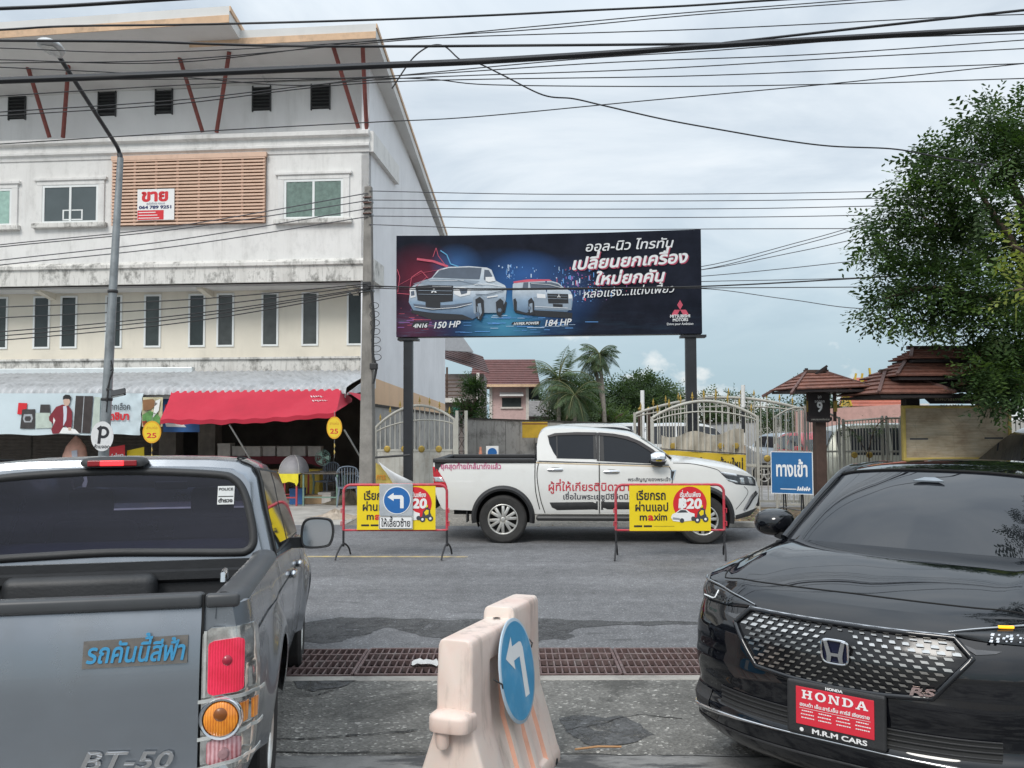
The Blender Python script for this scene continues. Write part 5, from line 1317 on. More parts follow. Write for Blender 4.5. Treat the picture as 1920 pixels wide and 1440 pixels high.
    x0 = adv*2; bars([(x0,0,x0+2.6,.9),(x0,5.1,x0+2.4,6),(x0+5,5.1,x0+7.8,6),(x0+.7,.9,x0+1.9,5.1),(x0+5.9,0,x0+7.1,5.1)],ox,oz,k); b.add([pf(ox-k*x,oz+k*z,.0058) for x,z in ((x0+1.0,6),(x0+2.8,6),(x0+7.0,0),(x0+5.4,0))],[(0,1,2,3)])
    x0 = adv*3; bars([(x0,0,x0+3.6,.9),(x0,5.1,x0+3.6,6),(x0+.9,.9,x0+2.6,5.1)],ox,oz,k); ringo(x0+3.4,3,4.2,3.0,2.3,2.1,-90,90,12)
    x0 = adv*4; bars([(x0-.4,0,x0+2.6,.9),(x0+4.8,0,x0+8.0,.9),(x0+2.2,1.7,x0+5.2,2.6)],ox,oz,k)
    for q_ in (((x0+.6,.9),(x0+1.8,.9),(x0+4.4,6),(x0+3.0,6)),((x0+5.2,.9),(x0+7.1,.9),(x0+4.9,6),(x0+3.2,6))): b.add([pf(ox-k*x,oz+k*z,.0058) for x,z in q_],[(0,1,2,3)])
    L_(b, 'ฮอนด้า เอ็ม.อาร์.เอ็ม คาร์ส์ เชียงราย', 0,.522,.305,.021,.03)
    b.mat(M_wt).add([pf(x,z,.005) for x,z in ((.155,.514),(-.155,.514),(-.155,.5125),(.155,.5125))],[(0,1,2,3)])
    for cx_ in (.118,.042,-.038,-.120):                # small print, too fine to read
        for r_, (w1,z1) in enumerate(((.05,.500),(.058,.485),(.054,.470))):
            u_ = -w1/2
            while u_ < w1/2: 
                q_ = rnd.uniform(.004,.009); b.add([pf(cx_-a_,c_,.005) for a_,c_ in ((u_,z1),(u_+q_,z1),(u_+q_,z1+.0045),(u_,z1+.0045))],[(0,1,2,3)]); u_ += q_+.0022
    b.build('lettering', None, pr)
    b = MB(); L_(b, 'HONDA', 0,.611,.075,.016,.05,.003); L_(b, 'M.R.M CARS', -.02,.409,.24,.030,.03,.003); b.mat(M_wt).disc((.145,pc.y+.003,.418),.009,16); b.build('lettering', None, fr_)
    # mirrors
    for s in (1,-1):
        mp = Vector((s*.985,-1.66,1.155)); b = MB()
        rows = []
        for k, (dy, w, h) in enumerate(((.112,.001,.001),(.11,.03,.025),(.095,.075,.055),(.06,.105,.075),(.0,.12,.088),(-.05,.122,.09),(-.07,.118,.086))):
            rows.append([mp+Vector((s*(w*math.copysign(abs(math.cos(a))**.75,math.cos(a))), dy, h*math.copysign(abs(math.sin(a))**.8,math.sin(a)))) for a in [2*math.pi*j/24 for j in range(24)]])
        b.grid(rows, wrap=True); mo = b.build('mirror', M_bpaint, t, smooth=60)
        MB().sheet([p+Vector((0,-.002,0)) for p in rows[-1]]).build('mirror_glass', mat('mirror glass', (1,1,1)), mo)
        MB().bar((s*.86,-1.60,1.07),(s*.95,-1.63,1.09),.05,.05).build('mirror_stalk', M_blackpl, mo, bevel=.01)
        MB().tube([mp+Vector((s*.10*math.cos(a),.075-.02*abs(math.cos(a)),-.028)) for a in [math.pi*j/10 for j in range(11)]], .004, 6).build('mirror_seam', M_gap, mo)
    # bonnet washer jets / leaf-shaped creases
    # wheels and underside
    b = MB().b2((-.6,-4.1,.22),(.6,-.35,.5))
    for c in (fc, rc):
        for s in (1,-1):
            b.grid([[(s*x, c+.395*math.cos(a*math.pi/24), wz+.395*math.sin(a*math.pi/24)) for a in range(-3,28)] for x in (.55,.875)]); b.sheet([(s*.55, c+.40*math.cos(a*math.pi/12), wz+.40*math.sin(a*math.pi/12)) for a in range(-1,14)])
    b.build('underbody', M_under, t)
    for c in (fc, rc):
        for s in (1,-1):
            wo = wheel(t, (s*.775,c,.335), .335, .22, .68, 5, True, -1); wo.rotation_euler = (0,0,R(90) if s > 0 else R(-90))
    for s in (1,-1):
        for y in (-1.35,-2.35,-3.05):
            i = min(range(n), key=lambda q_: abs(pl[q_].y-y)); seam('door_gap', [Vector((s*at_(i,z,.001).x,pl[i].y,z)) for z in (.35,.5,.7,.9,1.03)], .005)
        for y in (-2.2,-2.95): MB().lathe([(.001,-.1),(.016,-.09),(.022,0),(.016,.09),(.001,.1)], 10, (s*.905,y,.90), axis='Y').build('handle', M_bpaint, t, smooth=50)
    return t
black_suv()
# ================================================================== barriers and signs standing on the road
M_barred = mat('red barrier paint', (.48,.035,.055), .45, var=.2, vscale=8, dirt=.5, dcol=(.35,.22,.22), dscale=9)
M_barblk = mat('black barrier foot', (.02,.02,.022), .6)
M_yel = mat('yellow printed sheet', (.80,.60,.012), .45, var=.04, vscale=3)
M_redp = mat('red print', (.62,.02,.03), .45, var=.04); M_ink2 = mat('black print', (.02,.02,.025), .5, var=0); M_whp = mat('white print', (.78,.78,.77), .5, var=.03); M_grp = mat('grey print', (.28,.29,.31), .5, var=0); M_dkp = mat('dark print', (.05,.055,.065), .5, var=0)
M_blue = mat('blue sign face', (.02,.13,.38), .4, var=.06); M_skyb = mat('faded blue sign face', (.06,.29,.50), .45, var=.1, vscale=6, dirt=.18, dcol=(.5,.6,.65), dscale=9)
def board_print(fr, x0, z0, x1, z1, y, mb):
    """the yellow ride-hailing poster between the barrier bars"""
    w, h = x1-x0, z1-z0; q = lambda a, b, l=.003: Vector((x0+a*w, y-l, z0+b*h)); X, Z = (1,0,0), (0,0,1)
    lettering(mb, 'เรียกรถ', M_ink2, q(.08,.69), X, Z, width=.375*w, height=.27*h, bold=.022)
    lettering(mb, 'ผ่านแอป', M_ink2, q(.065,.44), X, Z, width=.42*w, height=.25*h, bold=.022)
    lettering(mb, 'm', M_ink2, q(.12,.235), X, Z, width=.10*w, height=.23*h, bold=.02); lettering(mb, 'a', M_redp, q(.228,.235), X, Z, width=.068*w, height=.23*h, bold=.03)
    lettering(mb, 'xim', M_ink2, q(.302,.235), X, Z, width=.165*w, height=.23*h, bold=.02)
    mb.mat(M_ink2)
    for a in (.055,.175): mb.add([q(a,.085),q(a+.10,.085),q(a+.10,.125),q(a,.125)],[(0,1,2,3)])
    mb.add([q(.30,.10),q(.55,.10),q(.55,.106),q(.30,.106)],[(0,1,2,3)])
    mb.mat(M_redp).disc(q(.745,.60,.0032), .225*w*.92, 36, ry=.40*h*.95)
    lettering(mb, 'เริ่มต้นเพียง', M_whp, q(.62,.75), X, Z, width=.26*w, height=.14*h, bold=.03, lift=.0042)
    lettering(mb, '฿20', M_whp, q(.595,.50), X, Z, width=.29*w, height=.30*h, bold=.045, slant=.08, lift=.0042)
    # the printed car and motorcycle rider
    L = .0055; P = lambda pts, m, l=L: (mb.mat(m), mb.sheet([q(a,b,l) for a,b in pts]))
    P([(.51,.30),(.53,.37),(.57,.40),(.62,.475),(.70,.475),(.745,.41),(.80,.38),(.80,.28),(.77,.23),(.62,.20),(.535,.22)], M_whp)
    P([(.585,.40),(.63,.46),(.69,.46),(.72,.405)], M_dkp, L+.0006); P([(.53,.25),(.62,.24),(.62,.28),(.535,.30)], M_grp, L+.0006)
    for a,b in ((.645,.23),(.785,.27)): mb.mat(M_dkp).disc(q(a,b,L+.0008), .028*w, 16)
    P([(.84,.42),(.87,.47),(.90,.50),(.93,.48),(.935,.38),(.95,.33),(.90,.26),(.83,.29)], M_dkp); P([(.855,.40),(.885,.46),(.915,.45),(.91,.36),(.875,.33)], M_yel, L+.0008)
    mb.mat(M_dkp).disc(q(.885,.53,L), .026*w, 16); mb.mat(M_yel).disc(q(.885,.545,L+.0008), .020*w, 14)
    for a,b in ((.835,.24),(.935,.26)): mb.mat(M_dkp).disc(q(a,b,L+.0006), .036*w, 16); mb.mat(M_whp).disc(q(a,b,L+.0012), .016*w, 12)
def barricade(uL, uR, vtop, vbot, vlow, board, label, yaw):
    Y = F*CH/(vbot-790.0); p = _g0((uL+uR)/2, vbot); fr = Frame(p, yaw)
    t = thing('crowd_barrier', label, 'barrier', fr=fr, group='red tubular barriers across the main road')
    X = lambda u, v: fr.px(u, v, 0.0)
    xl, xr = X(uL+4,vlow).x, X(uR-4,vlow).x; zt, zl = X((uL+uR)/2,vtop).z, X((uL+uR)/2,vlow).z; r = .10
    path = [(xl,0,zl-.0)]+[(xl,0,zt-r)]+[(xl+r-r*math.cos(a),0,zt-r+r*math.sin(a)) for a in [math.pi/2*k/6 for k in range(1,7)]]+[(xr-r+r*math.sin(a),0,zt-r+r*math.cos(a)) for a in [math.pi/2*k/6 for k in range(7)]]+[(xr,0,zl)]
    MB().tube(path, .019, 8).build('frame', M_barred, t, smooth=60)
    MB().tube([(xl,0,zl),(xr,0,zl)], .015, 8).build('lower_bar', M_barred, t, smooth=60)
    for x in (xl, xr):
        MB().tube([(x,0,zl+.02),(x,0,.16)], .016, 8).build('leg', M_barblk, t, smooth=60)
        b = MB().tube(catmull([(x-.05,-.28,.012),(x-.035,-.22,.10),(x,-.02,.20),(x+.03,.2,.12),(x+.045,.27,.012)],4), .013, 8); b.tube([(x,0,.19),(x,0,.30)], .012, 8); b.build('foot', M_barblk, t, smooth=60)
        for z in (zl+.12, zl+.3): MB().tube([(x,-.02,z),(x+.03*(1 if x > 0 else -1),-.02,z),(x+.03*(1 if x > 0 else -1),-.02,z-.06)], .008, 6).build('hook', M_barred, t)
    a, c = X(board[0],board[3]), X(board[2],board[1])
    bo = MB().b2((a.x,-.030,a.z),(c.x,-.022,c.z)).build('board', M_yel, t)
    b = MB(); board_print(fr, a.x, a.z, c.x, c.z, -.030, b); b.build('printing', None, bo)
    return fr, t
fl, tl_ = barricade(640, 842, 909, 1046, 994, (670,911,817,993), 'red barrier with a yellow poster half hidden by a round blue left turn sign', R(-1))
fr_, tr_ = barricade(1151, 1362, 909, 1047, 994, (1180,910,1331,995), 'red barrier with a fully visible yellow taxi fare poster, in front of the white pickup', R(-1))
# left turn sign hung over the left barrier
def turn_arrow(mb, m, c, k, y, thin=1.0, stem=.62):
    P = lambda pts: mb.mat(m).sheet([Vector((c.x+a*k, y, c.z+b*k)) for a,b in pts])
    P([(-.80,.27),(-.28,.62),(-.28,.43),(.34,.43),(.47,.38),(.56,.22),(.56,-.66),(.26,-.66),(.26,.12),(-.28,.12),(-.28,-.06)])
q = lambda u, v, y=-.06: fl.px(u, v, y)
t = thing('turn_sign', 'round blue left turn sign above a white Thai plate, hung on the left barrier', 'road sign', fr=fl)
a, c = q(711,992), q(774,907); M_gs = mat('grey galvanised sheet', (.46,.49,.52), .45, .3, var=.12, vscale=4, dirt=.2)
zsp = q(740,968).z
bk = MB().b2((a.x,-.06,zsp+.005),(c.x,-.052,c.z)).build('back_plate', M_gs, t, bevel=.004)
ce = q(744.5,938); r = abs(q(770.5,938).x-ce.x)
b = MB().mat(M_whp).lathe([(.001,-.066),(r,-.066),(r,-.0605)], 40, (ce.x,0,ce.z), axis='Y'); b.mat(M_blue).disc((ce.x,-.067,ce.z), r*.94, 40); turn_arrow(b, M_whp, ce, r*.86, -.068); b.build('sign_face', None, t)
b = MB().mat(M_whp).b2((a.x-.005,-.064,a.z),(c.x,-.056,zsp)); pl_ = b.build('text_plate', None, t)
b = MB().mat(M_ink2)
for r_ in ((a.x,a.z+.004,c.x-.005,a.z+.012),(a.x,zsp-.012,c.x-.005,zsp-.004),(a.x,a.z+.012,a.x+.008,zsp-.012),(c.x-.013,a.z+.012,c.x-.005,zsp-.012)): b.add([(r_[0],-.0645,r_[1]),(r_[2],-.0645,r_[1]),(r_[2],-.0645,r_[3]),(r_[0],-.0645,r_[3])],[(0,1,2,3)])
lettering(b, 'ให้เลี้ยวซ้าย', M_ink2, ((a.x+c.x)/2,-.064,a.z+.035), (1,0,0), (0,0,1), width=(c.x-a.x)*.88, height=(zsp-a.z)*.78, bold=.02, align='C'); b.build('lettering', None, pl_)
# ------------------------------------------------------------------ the plastic water barrier at the apron mouth
def water_barrier():
    M_pl = None
    m, N, L, P = _new('sun bleached orange plastic'); tc = N.new('ShaderNodeTexCoord'); co = tc.outputs['Object']
    n = _noise(N, L, co, 3.2, 5, .6); a = _ramp(N, L, n, [(.3, (.66,.49,.42)), (.5, (.70,.57,.50)), (.72, (.67,.60,.53))])
    s = _noise(N, L, co, 5, 8, .7, (2,2,.35)); a = _mix(N, L, _ramp(N, L, s, [(.52, 0.0), (.72, .55)]), a, (.20,.15,.12))
    L.new(a, P.inputs['Base Color']); P.inputs['Roughness'].default_value = .5; P.inputs['Subsurface Weight'].default_value = .12; P.inputs['Subsurface Radius'].default_value = (.02,.01,.006)
    M_pl = m; M_or = mat('unbleached orange plastic', (.70,.36,.25), .5, var=.15, vscale=5, dirt=.25, dcol=(.4,.3,.25), dscale=6)
    near, far = at(846,1204,3.83), at(972,1142,4.72)
    yaw = math.atan2(-(far.x-near.x), far.y-near.y); gz = apron_z(near.y)
    fr = Frame((near.x, near.y, apron_z(4.2)-.01), yaw, math.atan2(apron_z(4.72)-apron_z(3.83), .9))
    t = thing('water_barrier', 'sun bleached orange plastic water barrier standing on the wet apron', 'barrier', fr=fr)
    Ln = (far-near).length+.10
    H1 = fr.I @ near; H1 = H1.z
    ht = lambda y: H1+(.055 if y > Ln*.56 else 0)
    # recesses between upright ribs: (start, end, top)
    REC = [(.235,.40,.70),(.47,.60,.40),(.67,.80,.52)]
    base = [0,.012,.05,.12,.18,Ln*.50,Ln*.558,Ln*.562,Ln-.05,Ln-.012,Ln]; e_ = .005
    ys = sorted(set([round(v,4) for v in base]+[round(v,4) for a_,c_,_ in REC for v in (a_-e_,a_+e_,c_-e_,c_+e_)])); ys = [v for v in ys if v <= Ln]
    zz = [(.215,0),(.215,.07),(.205,.10),(.200,.108),(.150,.27),(.104,.41),(.100,.425),(.092,.53),(.0895,.545),(.086,.66),(.0855,.67),(.0845,.70),(.084,.712),(.082,None),(.074,None),(.062,None)]
    def ringp(y):
        Hh = ht(y); pts = []; endin = .010 if y in (0, ys[-1]) else 0
        for k, (w, z) in enumerate(zz):
            z = (Hh-.03,Hh-.008,Hh)[k-13] if z is None else z; w2 = w-endin
            for a_, c_, t_ in REC:
                if a_+e_-1e-6 <= y <= c_-e_+1e-6 and .104 < z <= t_+.011 and z < t_+.006: w2 -= .022
            if y < .2 and .44 < z < .62: w2 -= .006*math.sin((z-.44)/.18*math.pi)
            pts.append((w2, z))
        return [Vector((x,y,z)) for x,z in pts]+[Vector((-x,y,z)) for x,z in reversed(pts)]
    rings = [ringp(y) for y in ys]; nr = len(rings[0]); b = MB(); b.mat(M_pl); b.mat(M_or); b.mat(M_pl)
    for i in range(len(rings)-1):
        for j in range(nr):
            q_ = [rings[i][j], rings[i][(j+1)%nr], rings[i+1][(j+1)%nr], rings[i+1][j]]
            w_ = abs((q_[0].x)-(q_[3].x))+abs(q_[1].x-q_[2].x); stepz = abs(q_[0].x-q_[1].x) > .02 and .02 > abs(q_[0].z-q_[1].z) and q_[0].z > .2
            b.mat(M_or if (ys[i+1]-ys[i] < .012 and w_ > .015 and q_[0].z > .09 and q_[0].z < .8) or (stepz and q_[0].z < .73) else M_pl); b.add(q_, [(0,1,2,3)])
    b.mat(M_pl); b.add(rings[0], [tuple(range(nr))]); b.add(rings[-1], [tuple(reversed(range(nr)))])
    body = b.build('shell', None, t, bevel=.006, bseg=2, smooth=40, weld=True)
    # moulded seam round the upper flank
    # step between the low near half and the high far half is part of the shell; the coupling lug on the near end
    lug = MB(); out = [Vector((-.098*math.copysign(abs(math.cos(a_))**.55,math.cos(a_)), -.085*math.sin(a_)**.6 if math.sin(a_) > 0 else 0, 0)) for a_ in [math.pi*j/20 for j in range(21)]]; out = [Vector((.100,.03,0))]+list(reversed(out))+[Vector((-.100,.03,0))]
    rows = [[Vector((p.x*k_, p.y*k_ if p.y < 0 else p.y, z)) for p in out] for k_, z in ((.80,.455),(.97,.457),(1.0,.465),(1.0,.510),(.97,.520),(.90,.526),(.70,.535),(.45,.54),(.05,.541))]
    lug.grid(rows); lug.build('coupling_lug', M_pl, t, smooth=40); 
    MB().lathe([(.001,.375),(.022,.38),(.03,.40),(.03,.46)], 20, (-.035,-.035,0)).build('coupling_pin', M_pl, t, smooth=50)
    MB().lathe([(.012,.001),(.020,.004),(.012,.006)], 16, (.0,Ln*.53,H1+.002)).build('filler_cap', M_blackpl, t)
    MB().lathe([(.02,-.004),(.02,.004),(.001,.004)], 16, (.213,Ln-.12,.05), axis='X').build('drain_plug', M_blackpl, t)
    # round sign wired to the right flank
    rr = .245
    sp = fr.px(967,1256,.135,0); t2 = thing('arrow_sign', 'round faded blue left turn sign wired to the plastic barrier', 'road sign', fr=fr)
    t2.location = fr.M @ Vector((.142, sp.y, sp.z)); t2.rotation_euler = (0, R(-9), yaw+R(0))
    # local: disc in the y-z plane, facing +x ; left of the viewer is -y
    b = MB(); nseg = 48
    b.mat(mat('sign rim', (.40,.50,.58), .45)).lathe([(.001,-.002),(rr,-.002),(rr,.004),(rr*.99,.006),(.001,.006)], nseg, axis='X'); b.mat(M_skyb).disc((.0066,0,0), rr*.935, nseg, axis='X')
    P_ = lambda pts: b.mat(M_whp).sheet([Vector((.0078, a*rr*.86, c*rr*.86)) for a,c in pts])
    P_([(-.70,.42),(-.20,.80),(-.20,.58),(.30,.58),(.42,.54),(.50,.40),(.50,-.68),(.20,-.68),(.20,.26),(-.20,.26),(-.20,.06)])
    b.build('sign_face', None, t2, smooth=40)
    b = MB().lathe([(.001,-.02),(.02,-.02),(.02,-.0045)], 12, (0,.1,.1), axis='X'); b.build('fixing', M_gs, t2)
    for a_, z_ in ((.24,.05),(-.243,-.02)): MB().tube([(.006,a_*.98,z_),(.012,a_*1.02,z_+.02),(-.02,a_*1.1,z_+.05)], .004, 6).build('wire', M_blackpl, t2)
    return fr
WB = water_barrier()
# ================================================================== billboard, poles, gates, walls and the lot behind the road
SY = R(-4.7)
M_steelblk = mat('black painted steel', (.018,.02,.024), .45, var=.2, vscale=3)
BB = Frame((*at(1027,790,18.6).xy, 0), SY)
def billboard():
    t = thing('billboard', 'wide dark advertising hoarding showing two white pickups, on two black posts', 'billboard', fr=BB)
    q = lambda u, v, y=0.0: BB.px(u, v, y)
    a, c = q(743,632), q(1314,430); x0, x1, z0, z1 = a.x, c.x, a.z, c.z; W_, H_ = x1-x0, z1-z0
    for u0, u1 in ((755,771),(1288,1308)):
        xa, xb = q(u0,760).x, q(u1,760).x; MB().b2((xa,.06,-.05),(xb,.06+xb-xa,z0+.0)).build('post', M_steelblk, t, bevel=.01)
        xm = (xa+xb)/2; MB().b2((xm-.22,.02,z0-.07),(xm+.32 if u0 > 1000 else xm+.22,.34,z0-.02)).build('post_plate', M_steelblk, t)
    MB().b2((x0,.03,z0),(x1,.30,z1-.02)).build('frame', M_steelblk, t)
    # the printed skin: night scene in gradients, slightly rippled
    m, N, L, P = _new('printed night scene'); tc = N.new('ShaderNodeTexCoord'); sep = N.new('ShaderNodeSeparateXYZ'); L.new(tc.outputs['Generated'], sep.inputs[0])
    X, Z = sep.outputs[0], sep.outputs[2]
    def mth(op, p, r=None):
        k = N.new('ShaderNodeMath'); k.operation = op
        for i, s in enumerate((p, r)):
            if s is None: continue
            if isinstance(s, (int,float)): k.inputs[i].default_value = s
            else: L.new(s, k.inputs[i])
        return k.outputs[0]
    def blob(cx, cz, rx, rz, soft=1.0):
        dx, dz = mth('DIVIDE', mth('SUBTRACT', X, cx), rx), mth('DIVIDE', mth('SUBTRACT', Z, cz), rz)
        d = mth('SQRT', mth('ADD', mth('MULTIPLY', dx, dx), mth('MULTIPLY', dz, dz))); return _ramp(N, L, d, [(0.0, 1.0), (.5, .45), (1.0, 0.0)])
    nz = _noise(N, L, tc.outputs['Object'], 2.2, 6, .65); col = _ramp(N, L, nz, [(.3, (.006,.008,.015)), (.7, (.014,.017,.030))])
    for (cx,cz,rx,rz,cc,am) in ((.36,.32,.32,.55,(.03,.11,.30),.95),(.43,.60,.14,.24,(.04,.12,.34),.85),(.36,.12,.15,.35,(.07,.28,.42),.9),(.08,.60,.14,.34,(.20,.025,.05),.7),(.05,.10,.16,.30,(.13,.04,.08),.8),(.20,.72,.09,.2,(.05,.14,.34),.8),(.55,.45,.16,.35,(.03,.06,.16),.8)):
        col = _mix(N, L, mth('MULTIPLY', blob(cx,cz,rx,rz), am), col, cc)
    st = _noise(N, L, tc.outputs['Generated'], 1.0, 5, .7, (6, 1, 22)); g = mth('MULTIPLY', _ramp(N, L, st, [(.5, 0.0), (.68, .5)]), _ramp(N, L, Z, [(.12, 1.0), (.30, 0.0)])); g = mth('MULTIPLY', g, _ramp(N, L, X, [(.3, 1.0), (.62, .1)]))
    col = _mix(N, L, g, col, (.10,.26,.40))
    cty = N.new('ShaderNodeTexVoronoi'); cty.inputs['Scale'].default_value = 55; L.new(tc.outputs['Generated'], cty.inputs['Vector'])
    g = mth('MULTIPLY', _ramp(N, L, cty.outputs['Distance'], [(.12, 1.0), (.24, 0.0)]), mth('MULTIPLY', blob(.60,.47,.16,.22), 1.0)); col = _mix(N, L, g, col, (.20,.28,.42))
    L.new(col, P.inputs['Base Color']); P.inputs['Roughness'].default_value = .55; P.inputs['Specular IOR Level'].default_value = .12
    rows = []
    for k in range(15):
        f = k/14; rows.append([(x0+W_*j/60, .0-.008*math.sin(j*.9)*math.sin(math.pi*f)-.010*math.sin(j*.23+f*2), z0+H_*f+(-.03*math.sin(math.pi*j/60) if k == 14 else 0)) for j in range(61)])
    pn = MB().grid(rows).build('printed_panel', m, t, smooth=70); 
    pn.data.polygons.foreach_set('use_smooth', [True]*len(pn.data.polygons))
    U = lambda u, v, l=.02: Vector((q(u,v).x, -l, q(u,v).z))
    def gradprint():
        m, N, L, P = _new('print pale blue white'); tc = N.new('ShaderNodeTexCoord'); sp = N.new('ShaderNodeSeparateXYZ'); L.new(tc.outputs['Object'], sp.inputs[0])
        mr = N.new('ShaderNodeMapRange'); mr.inputs['From Min'].default_value = q(800,600).z; mr.inputs['From Max'].default_value = q(800,505).z; L.new(sp.outputs[2], mr.inputs[0])
        a = _ramp(N, L, mr.outputs[0], [(.05, (.07,.13,.22)), (.35, (.24,.34,.46)), (.55, (.50,.56,.62)), (.8, (.40,.47,.54)), (1.0, (.62,.66,.70))])
        a = _mix(N, L, .5, a, _ramp(N, L, _noise(N, L, tc.outputs['Object'], 3.5, 4), [(.3, .6), (.7, 1.25)]), 'MULTIPLY'); L.new(a, P.inputs['Base Color']); P.inputs['Roughness'].default_value = .5; return m
    mk = lambda n_, c_, r_=.5, **k: mat(n_, c_, r_, **k)
    B1, B2, B3, B4 = gradprint(), mk('print mid blue grey',(.25,.31,.38),var=.08), mk('print slate',(.085,.11,.15),var=.1), mk('print near black',(.013,.015,.02),var=0)
    BR, BW, BC, BBl = mk('print neon red',(.55,.08,.13)), mk('print white',(.70,.71,.72),var=0), mk('print cyan',(.10,.36,.60)), mk('print roof dark',(.06,.06,.085))
    def car(pts_list, name, k=1.0, du=0, dv=0):
        b = MB()
        for i, (m_, pts) in enumerate(pts_list): b.mat(m_).sheet([U(u,v,.016+.0012*i) for u,v in pts])
        return b.build(name, None, pn)
    # left truck, from its outline in the poster
    z = lambda X_, Y_: (700+X_/3, 400+Y_/3)
    T = lambda *p: [z(*c) for c in p]
    car([(B4, T((215,560),(330,600),(560,600),(600,560),(740,560),(752,500),(600,470),(215,500))),
         (B1, T((200,500),(210,420),(235,400),(300,375),(330,362),(365,318),(420,302),(540,298),(640,306),(665,318),(690,380),(740,405),(750,425),(745,490),(720,545),(690,555),(625,560),(560,595),(500,570),(330,560),(225,545))),
         (B2, T((560,475),(600,455),(625,470),(690,480),(735,470),(742,490),(720,545),(690,560),(625,560),(600,590),(565,560))),
         (B3, T((335,362),(372,322),(425,308),(540,304),(610,308),(605,340),(598,372),(480,368))),
         (B3, T((625,318),(650,320),(668,350),(672,385),(640,388),(622,372))),
         (B2, T((250,398),(330,375),(480,374),(600,382),(560,402),(480,408),(330,405))),
         (B4, T((238,410),(330,404),(450,408),(448,495),(330,505),(250,490))),
         (BW, T((455,420),(500,415),(550,425),(545,458),(490,470),(455,455))), (B3, T((485,428),(530,425),(528,450),(495,458))),
         (BW, T((205,425),(235,418),(240,470),(210,478))), (B3, T((212,440),(232,436),(234,462),(214,466))),
         (B3, T((225,510),(330,520),(440,515),(560,500),(500,530),(330,545),(240,530))), (B4, T((295,500),(378,502),(378,535),(296,528))),
         (B4, T((575,485),(600,470),(622,490),(625,560),(605,605),(580,590))), (B2, T((588,510),(605,505),(612,560),(598,585))),
         (B4, T((690,500),(715,480),(732,495),(735,545),(715,585),(695,570))), (BW, T((632,360),(680,358),(686,382),(650,388),(632,382))),
         (BW, T((640,470),(700,462),(702,468),(642,477)))], 'printed_truck')
    car([(B4, T((790,530),(1120,560),(1118,590),(1000,585),(880,575),(800,560))),
         (B1, T((782,470),(785,400),(800,385),(870,378),(990,378),(1040,392),(1075,420),(1110,440),(1122,470),(1118,530),(1090,555),(900,545),(860,560),(790,540))),
         (BR, T((788,384),(868,372),(990,372),(1005,380),(868,386),(790,394))), (B3, T((880,390),(1000,388),(1040,398),(1072,428),(940,422),(885,425))),
         (B3, T((845,390),(872,388),(870,425),(838,430))), (B2, T((900,470),(1110,470),(1115,545),(910,540))),
         (B4, T((978,452),(1095,455),(1098,508),(985,508))), (BW, T((920,452),(968,456),(970,478),(922,476))), (BW, T((1098,455),(1118,458),(1118,480),(1098,480))),
         (B4, T((1010,510),(1065,512),(1065,528),(1012,526))), (B4, T((872,490),(890,475),(905,500),(905,570),(885,575),(872,550))), (B4, T((788,485),(800,478),(808,500),(806,555),(792,550))),
         (B2, T((878,510),(895,505),(896,555),(882,560)))], 'printed_truck')
    # three-diamond marks
    def diamonds(b, m_, c, r):
        for k in range(3):
            a = math.pi/2+2*math.pi*k/3; d = Vector((math.cos(a),0,math.sin(a))); s = Vector((-d.z,0,d.x)); b.mat(m_).add([c, c+d*r*.5+s*r*.29, c+d*r, c+d*r*.5-s*r*.29],[(0,1,2,3)])
    b = MB(); diamonds(b, BW, U(814,546,.036), .075); diamonds(b, BW, U(1048,556,.036), .045); b.build('truck_marks', None, pn)
    b = MB(); diamonds(b, BR, U(1275,581,.02), .21); b.build('red_emblem', None, pn)
    # neon lines
    b = MB()
    for pts, m_, w in (([(745,505),(750,520),(746,548)],BR,.014),([(768,545),(772,520),(790,508),(803,522)],BR,.014),([(772,545),(800,520)],BR,.01),([(745,550),(770,552)],BR,.012),([(782,486),(812,490),(840,500)],BR,.05),([(812,482),(818,465),(822,480),(835,497)],BR,.012),([(826,470),(838,478),(845,495),(860,500)],BC,.022),([(747,535),(790,512),(830,505)],BR,.006)):
        for p, r in zip(pts, pts[1:]): b.mat(m_).bar(U(*p,.018), U(*r,.018), w, .002, up=(0,1,0))
    b.build('neon_lines', None, pn)
    # city lights, wet road glints and body lines of the printed scene
    rb = random.Random(5); b = MB(); PL = [mat('print blue light',(.10,.28,.62),var=0), mat('print pale light',(.45,.58,.75),var=0), mat('print violet light',(.30,.12,.40),var=0), BR]
    def glint(u, v, w, h, m_, l=.0125): b.mat(m_).add([U(u,v,l),U(u+w,v,l),U(u+w,v-h,l),U(u,v-h,l)],[(0,1,2,3)])
    for _ in range(150):
        u = rb.gauss(1085,32); v = rb.uniform(505,566)
        if 1000 < u < 1200: glint(u, v, rb.uniform(.8,2.4), rb.choice((1,1.5,2,5,9)), PL[min(3,int(rb.random()**1.6*4))])
    for _ in range(40): u = rb.uniform(945,965) if rb.random() < .5 else rb.uniform(930,1060); glint(u, rb.uniform(500,524), rb.uniform(.8,2), rb.choice((1.5,3,7)), PL[int(rb.random()*2)])
    for _ in range(45): u = rb.uniform(840,1120); v = rb.uniform(592,624); glint(u, v, rb.uniform(8,34), rb.uniform(.5,1.3), PL[0] if rb.random() < .75 else PL[1], .0122)
    for _ in range(26): glint(rb.uniform(746,800), rb.uniform(555,618), rb.uniform(6,26), rb.uniform(.5,1.3), BR if rb.random() < .5 else PL[2], .0122)
    b.build('light_pattern', None, pn)
    b = MB()
